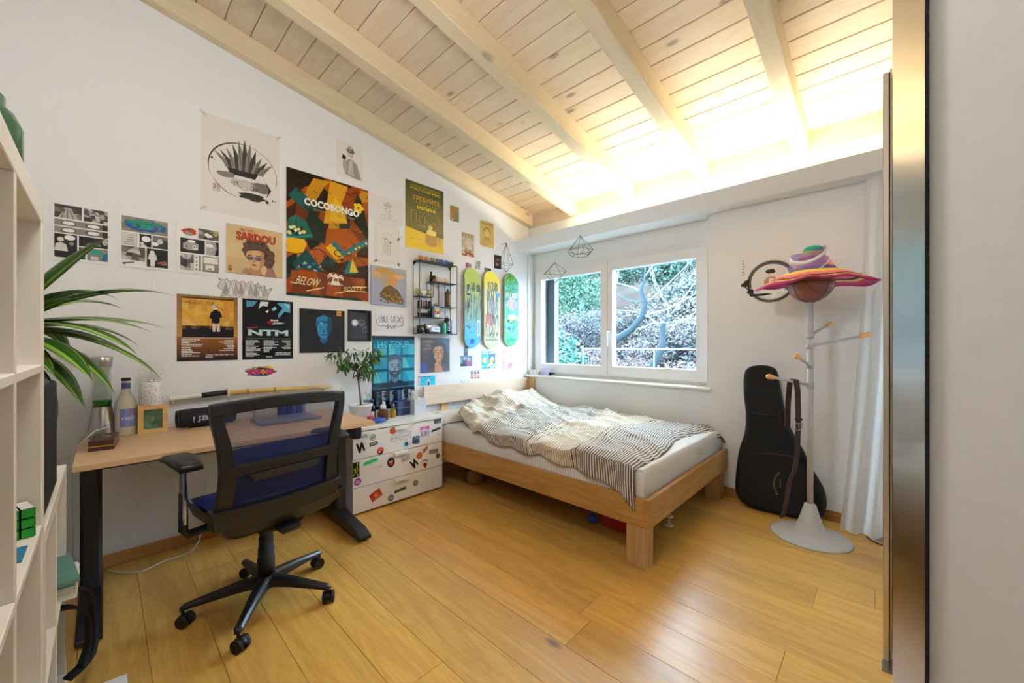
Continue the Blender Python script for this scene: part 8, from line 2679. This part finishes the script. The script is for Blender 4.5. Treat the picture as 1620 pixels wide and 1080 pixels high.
# the maker's crest on the gig bag
a = Art(0.12, 0.20, '#0b0b10', 3, False)
a.text('Paramount', 0.0, 0.0, 1.0, 0.36, '#a88a5a', 0.0)
V, F, C = [], [], []
for pts_, col, lay in a.P:
    b = len(V)
    for p in pts_:
        an = math.radians(222 - 92 * p[0])           # reads upwards round a bow that bulges to the left
        r_ = 0.088 + p[1] * 0.035
        x, z = -0.455 + r_ * math.cos(an), 0.222 + r_ * math.sin(an) * 1.15
        V.append((x, gy(x, z) - 0.0215, z))
    F.append(list(range(b, b + len(pts_))))
    C.append(col)
for k in range(5):
    z = 0.20 + 0.012 * k
    V += [(x, gy(x, zz_) - 0.0215, zz_) for x, zz_ in ((-0.516, z), (-0.507, z), (-0.507, z + 0.008), (-0.516, z + 0.008))]
    F.append(list(range(len(V) - 4, len(V))))
    C.append(srgb('#6a583c'))
o = link('embroidered_lettering', col_mesh('embroidered_lettering', V, F, C, PRINT, origin(bag)), bag)


# ------------------------------------------------------------------ the slope outside the window
orng = random.Random(17)


def hill(x, y):
    t = max(0.0, y - 6.0)
    return -1.2 + 0.36 * t + 0.006 * t * t + 0.35 * noise2(x * 0.35, y * 0.35, 3.3) * min(1, t / 2)


m_hill, nt, p_ = new_mat('winter_slope')
tch = N(nt, 'ShaderNodeTexCoord')
nh1 = N(nt, 'ShaderNodeTexNoise', Scale=0.9, Detail=8.0, Roughness=0.7)
nt.links.new(tch.outputs['Object'], nh1.inputs['Vector'])
ch = N(nt, 'ShaderNodeValToRGB')
nt.links.new(nh1.outputs['Fac'], ch.inputs[0])
rm = ch.color_ramp
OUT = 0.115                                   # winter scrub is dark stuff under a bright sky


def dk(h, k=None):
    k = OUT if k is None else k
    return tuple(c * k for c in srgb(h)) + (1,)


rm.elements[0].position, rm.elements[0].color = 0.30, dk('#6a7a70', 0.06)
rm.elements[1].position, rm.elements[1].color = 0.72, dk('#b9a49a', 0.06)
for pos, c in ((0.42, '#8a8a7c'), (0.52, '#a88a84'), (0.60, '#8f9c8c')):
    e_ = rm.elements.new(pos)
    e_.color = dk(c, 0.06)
nt.links.new(ch.outputs[0], p_.inputs['Base Color'])
p_.inputs['Roughness'].default_value = 1.0
p_.inputs['Specular IOR Level'].default_value = 0.0
hm = MB().grid(70, 50, lambda u, v: (-26 + 34 * u, 4.0 + 18 * v, hill(-26 + 34 * u, 4.0 + 18 * v)))
g = link('hillside', hm.mesh('hillside', m_hill))
g['kind'] = 'structure'


def foliage(name, c, rx, ry, rz, n, size, cols, seed, elong=2.2, stuffname='foliage'):
    """leaf quads scattered through lobes of a crown: verts only, built in bulk"""
    r = random.Random(seed)
    V, F, MI = [], [], []
    lobes = [(Vector((r.uniform(-0.7, 0.7) * rx, r.uniform(-0.7, 0.7) * ry, r.uniform(-0.6, 0.7) * rz)), r.uniform(0.35, 0.6)) for _ in range(14)]
    for _ in range(n):
        lc, lr = r.choice(lobes)
        d = Vector((r.gauss(0, 1), r.gauss(0, 1), r.gauss(0, 1))).normalized() * (r.random() ** 0.4) * lr
        p = lc + Vector((d.x * rx, d.y * ry, d.z * rz))
        a_ = Vector((r.gauss(0, 1), r.gauss(0, 1), r.gauss(0, 0.7))).normalized()
        b_ = a_.orthogonal().normalized()
        b_ = (b_ * math.cos(r.random() * 6) + a_.cross(b_) * math.sin(r.random() * 6))
        s = size * r.uniform(0.6, 1.3)
        k = len(V)
        V += [tuple(p - a_ * s * elong * 0.5), tuple(p + b_ * s * 0.5), tuple(p + a_ * s * elong * 0.5), tuple(p - b_ * s * 0.5)]
        F.append((k, k + 1, k + 2, k + 3))
        MI.append(r.randrange(len(cols)))
    me = bpy.data.meshes.new(stuffname)
    me.from_pydata(V, [], F)
    for cc in cols:
        me.materials.append(cc)
    me.polygons.foreach_set('material_index', MI)
    return me


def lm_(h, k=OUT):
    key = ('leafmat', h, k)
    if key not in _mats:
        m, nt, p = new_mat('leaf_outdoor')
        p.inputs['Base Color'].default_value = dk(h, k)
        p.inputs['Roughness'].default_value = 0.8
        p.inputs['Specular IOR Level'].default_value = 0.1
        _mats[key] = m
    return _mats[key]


BARKO = lm_('#7f8c92', 0.08)


def bush(name, x, y, rx, ry, rz, n, size, cols, seed, label, cat, stems=6, lift=0.0):
    z = hill(x, y)
    t = thing(name, (x, y, z), label, cat)
    o = link('foliage', foliage('foliage', None, rx, ry, rz, n, size, [lm_(c) for c in cols], seed), t)
    o.location = (0, 0, rz * 0.85 + lift)
    o['kind'] = 'stuff'
    sm = MB()
    r = random.Random(seed)
    for _ in range(stems):
        a_ = r.uniform(0, 6.28)
        sm = MB().tube([(0, 0, -0.1), (0.25 * rx * math.cos(a_), 0.25 * ry * math.sin(a_), rz * 0.6 + lift), (0.55 * rx * math.cos(a_), 0.55 * ry * math.sin(a_), rz * 1.2 + lift)], [0.035, 0.02, 0.008], n=6)
        link('stem', sm.mesh('stem', BARKO), t)


EV = ['#6fb8a8', '#8accb8', '#4f968c', '#b4dfcc', '#5aa698', '#c9ddc0']
bush('evergreen_shrub', -4.95, 6.0, 0.95, 0.7, 1.5, 15000, 0.05, EV, 3, 'tall leafy evergreen shrub outside the left window sash', 'shrub', lift=0.05)
PN = ['#7fb894', '#9acba8', '#5f9c80', '#b4d6ae', '#6aa888']
bush('pine_tree', -9.3, 12.5, 2.4, 1.2, 1.7, 15000, 0.06, PN, 5, 'soft green pine crown on the slope behind the left sash', 'tree', 4, 0.6)
bush('pine_tree', -2.3, 12.6, 2.2, 1.2, 1.5, 16000, 0.06, ['#6fbea2', '#8cd2b2', '#4f9a86', '#a2d8ba', '#58ac96'], 6, 'bright green pine crown at the upper right of the window view', 'tree', 4, 1.6)
bush('pine_tree', -5.9, 14.5, 2.2, 1.0, 1.4, 12000, 0.06, ['#7aa696', '#98bea8', '#648c80', '#aac8b0'], 7, 'dull green pine crown far up the slope, mid window', 'tree', 4, 1.1)
RU = ['#d2b0aa', '#c69c98', '#b48e8a', '#dec2ba', '#a89690', '#b9a8a8']
bush('russet_shrub', -3.3, 8.3, 1.2, 0.6, 0.6, 9000, 0.035, RU, 8, 'russet winter shrub beyond the rail, right sash', 'shrub', 8)
bush('russet_shrub', -5.9, 9.3, 1.4, 0.7, 0.6, 9000, 0.035, ['#c4acb2', '#b49ca6', '#d0bec2', '#a8989c', '#bfa098'], 9, 'mauve-brown winter shrub behind the evergreen shrub', 'shrub', 8)
bush('russet_shrub', -3.9, 10.4, 1.5, 0.7, 0.7, 9000, 0.04, ['#b0a8ae', '#c4b4b0', '#a4a0a4', '#b8c0b8', '#c8a8a0'], 19, 'pale mauve thicket in the middle of the slope', 'shrub', 8)
bush('russet_shrub', -2.0, 10.2, 1.3, 0.6, 0.6, 8000, 0.04, ['#c8b0aa', '#b4a49c', '#d4c4bc', '#a0a8a4'], 20, 'pale brown thicket below the bright pine crown', 'shrub', 8)
bush('grey_shrub', -1.5, 7.9, 1.2, 0.5, 0.7, 9000, 0.03, ['#b4c0c6', '#ccd6da', '#9aa8b0', '#bcb2b2', '#8cac a4'.replace(' ', '')], 10, 'grey twiggy shrub at the lower right of the window view', 'shrub', 8)
bush('grey_shrub', -7.4, 11.0, 1.7, 0.6, 0.8, 10000, 0.04, ['#b4a8b4', '#c4bcc4', '#9c9ca6', '#b2baae'], 11, 'pale grey-mauve shrub high on the slope, left sash', 'shrub', 8)
bush('russet_shrub', -1.2, 9.6, 1.2, 0.5, 0.8, 8000, 0.04, ['#b8a8a6', '#c8b4ac', '#a0a8a8', '#d0c0b8'], 23, 'russet thicket at the right edge of the window view', 'shrub', 8)
bush('grey_shrub', -3.9, 12.2, 1.8, 0.7, 1.0, 12000, 0.05, ['#9aa8a8', '#b8c0bc', '#8c9a9c', '#c0b4b4', '#88a898'], 24, 'blue-grey thicket high on the slope, mid window', 'shrub', 8, 0.1)
bush('grey_shrub', -1.6, 11.6, 1.5, 0.5, 0.8, 9000, 0.05, ['#a8b0b4', '#c0c4c4', '#949ca4', '#b8a8a8'], 25, 'pale thicket under the bright pine crown, right sash', 'shrub', 8, 0.1)
bush('russet_shrub', -4.9, 11.4, 1.6, 0.6, 0.9, 9000, 0.045, ['#b0a4a0', '#c0b4a8', '#98a49c', '#c4aca4'], 27, 'brown-green thicket on the slope between the two sashes', 'shrub', 8)
bush('dry_grass', -1.3, 6.7, 0.8, 0.35, 0.5, 9000, 0.016, ['#dfe4dc', '#c4d0c8', '#d2cabc', '#a0bcae'], 12, 'pale dry grass tuft below the garden rail', 'grass', 3)
bush('dry_grass', -3.15, 7.4, 1.0, 0.35, 0.4, 8000, 0.03, ['#9cc6ba', '#c4dace', '#88b4a8', '#cec4b6'], 14, 'low green ground cover behind the rail, centre', 'grass', 3)
# twiggy blades make the grass tuft read
# bare tree
tree = thing('bare_tree', (-3.15, 6.75, hill(-3.15, 6.75)), 'leafless tree with crooked pale branches outside the right sash', 'tree')
tz = hill(-3.15, 6.75)


def limb(p, d, L, r0, depth, mb, rr):
    n = 6
    pts_, rs = [p], [r0]
    q, dd = p.copy(), d.copy()
    for i in range(n):
        dd = (dd + Vector((rr.gauss(0, 0.20), rr.gauss(0, 0.14), rr.gauss(0.03, 0.18)))).normalized()
        q = q + dd * (L / n)
        pts_.append(q.copy())
        rs.append(r0 * (1 - 0.72 * (i + 1) / n))
    mb.tube(pts_, rs, n=6 if depth < 2 else 4)
    if depth >= 4:
        return
    for k in range(3 if depth < 3 else 2):
        i = rr.randint(2, n)
        nd = (dd + Vector((rr.uniform(-1, 1), rr.uniform(-0.6, 0.6), rr.uniform(-0.5, 0.9)))).normalized()
        limb(pts_[i], nd, L * rr.uniform(0.5, 0.8), rs[i] * 0.75, depth + 1, mb, rr)


rr = random.Random(44)
TRK = lm_('#66808c', 0.05)
TR1 = [Vector((-3.15, 6.75, tz - 0.1)), Vector((-3.10, 6.7, tz + 0.7)), Vector((-2.98, 6.7, 0.72)), Vector((-2.84, 6.7, 1.00)), Vector((-2.76, 6.7, 1.22)), Vector((-2.80, 6.75, 1.48)), Vector((-2.70, 6.75, 1.66))]
build('trunk', MB().tube(TR1, [0.12, 0.10, 0.075, 0.062, 0.052, 0.046, 0.022], n=9), TRK, tree)
TR2 = [Vector((-3.12, 6.7, tz + 0.6)), Vector((-3.75, 6.6, 0.90)), Vector((-3.62, 6.6, 1.28)), Vector((-3.30, 6.6, 1.46)), Vector((-3.10, 6.6, 1.68)), Vector((-3.04, 6.6, 1.92)), Vector((-3.12, 6.6, 2.14)), Vector((-3.04, 6.6, 2.4))]
build('trunk', MB().tube(TR2, [0.09, 0.075, 0.07, 0.062, 0.056, 0.048, 0.038, 0.018], n=9), TRK, tree)
for st, d, L in ((TR2[6], Vector((0.5, 0, 1)), 1.0), (TR2[6], Vector((-0.8, 0.1, 0.7)), 1.2), (TR2[5], Vector((0.9, 0.1, 0.35)), 1.3), (TR2[5], Vector((-0.9, 0.1, 0.1)), 1.3), (TR2[4], Vector((1.0, 0.1, 0.15)), 1.4), (TR2[3], Vector((0.9, 0.1, 0.05)), 1.1), (TR2[7], Vector((0.9, 0.2, 0.5)), 1.1),
                 (TR1[6], Vector((0.9, 0.1, 0.35)), 1.3), (TR1[6], Vector((0.2, 0, 1.0)), 1.2), (TR1[5], Vector((1.0, 0.1, 0.12)), 1.3), (TR1[5], Vector((-0.8, 0.1, 0.5)), 1.0), (TR1[3], Vector((1, 0.2, 0.25)), 1.1), (TR1[2], Vector((1.0, 0.1, 0.12)), 1.2), (TR2[2], Vector((-0.7, 0.1, 0.6)), 1.2)):
    b = MB()
    limb(st, d.normalized(), L, 0.015, 1, b, rr)
    build('branch', b, lm_('#c4d2d6', 0.10) if rr.random() < 0.6 else lm_('#7f98a2', 0.06), tree)
# white garden rail
rl = thing('garden_rail', (-3.0, 5.55, hill(-3, 5.55)), 'thin white metal garden rail outside the window', 'railing')
WM = lm_('#f2f6f6', 0.11)
build('top_rail', MB().cyl((-3.65, 5.55, 1.12), (0.5, 5.55, 1.12), 0.011, n=8), WM, rl)
for x in (-3.64, -2.42, -1.0):
    build('post', MB().cyl((x, 5.55, -1.3), (x, 5.55, 1.12), 0.009, n=8), WM, rl)
# a slim young tree and a blue-grey pole further up
yt = thing('young_tree', (-1.75, 9.2, hill(-1.75, 9.2)), 'slim bluish young tree at the right of the window view', 'tree')
zz = hill(-1.75, 9.2)
build('trunk', MB().tube([(-1.75, 9.2, zz - 0.1), (-1.73, 9.2, zz + 0.9), (-1.76, 9.2, zz + 2.0)], [0.05, 0.04, 0.015], n=7), lm_('#5f8298', 0.08), yt)
for k in range(7):
    h_ = zz + 0.6 + 0.2 * k
    s = 1 if k % 2 else -1
    build('branch', MB().tube([(-1.745, 9.2, h_), (-1.745 + s * 0.3, 9.2, h_ + 0.12), (-1.745 + s * 0.55, 9.15, h_ + 0.1)], [0.015, 0.01, 0.004], n=5), lm_('#6f92a4', 0.09), yt)
# outer reveal with the shutter guide rails
eg = thing('shutter_guide', (-2.98, 3.76, 0.8), 'white shutter guide rail outside the left edge of the window', 'shutter guide')
build('channel', MB().box((-2.99, 3.62, 0.84), (-2.90, 3.66, 2.06)), lm_('#b9ccd0', 0.08), eg)
build('outer_channel', MB().box((-2.99, 3.66, 0.84), (-2.80, 3.74, 2.06)), lm_('#e9f2f0', 0.10), eg)
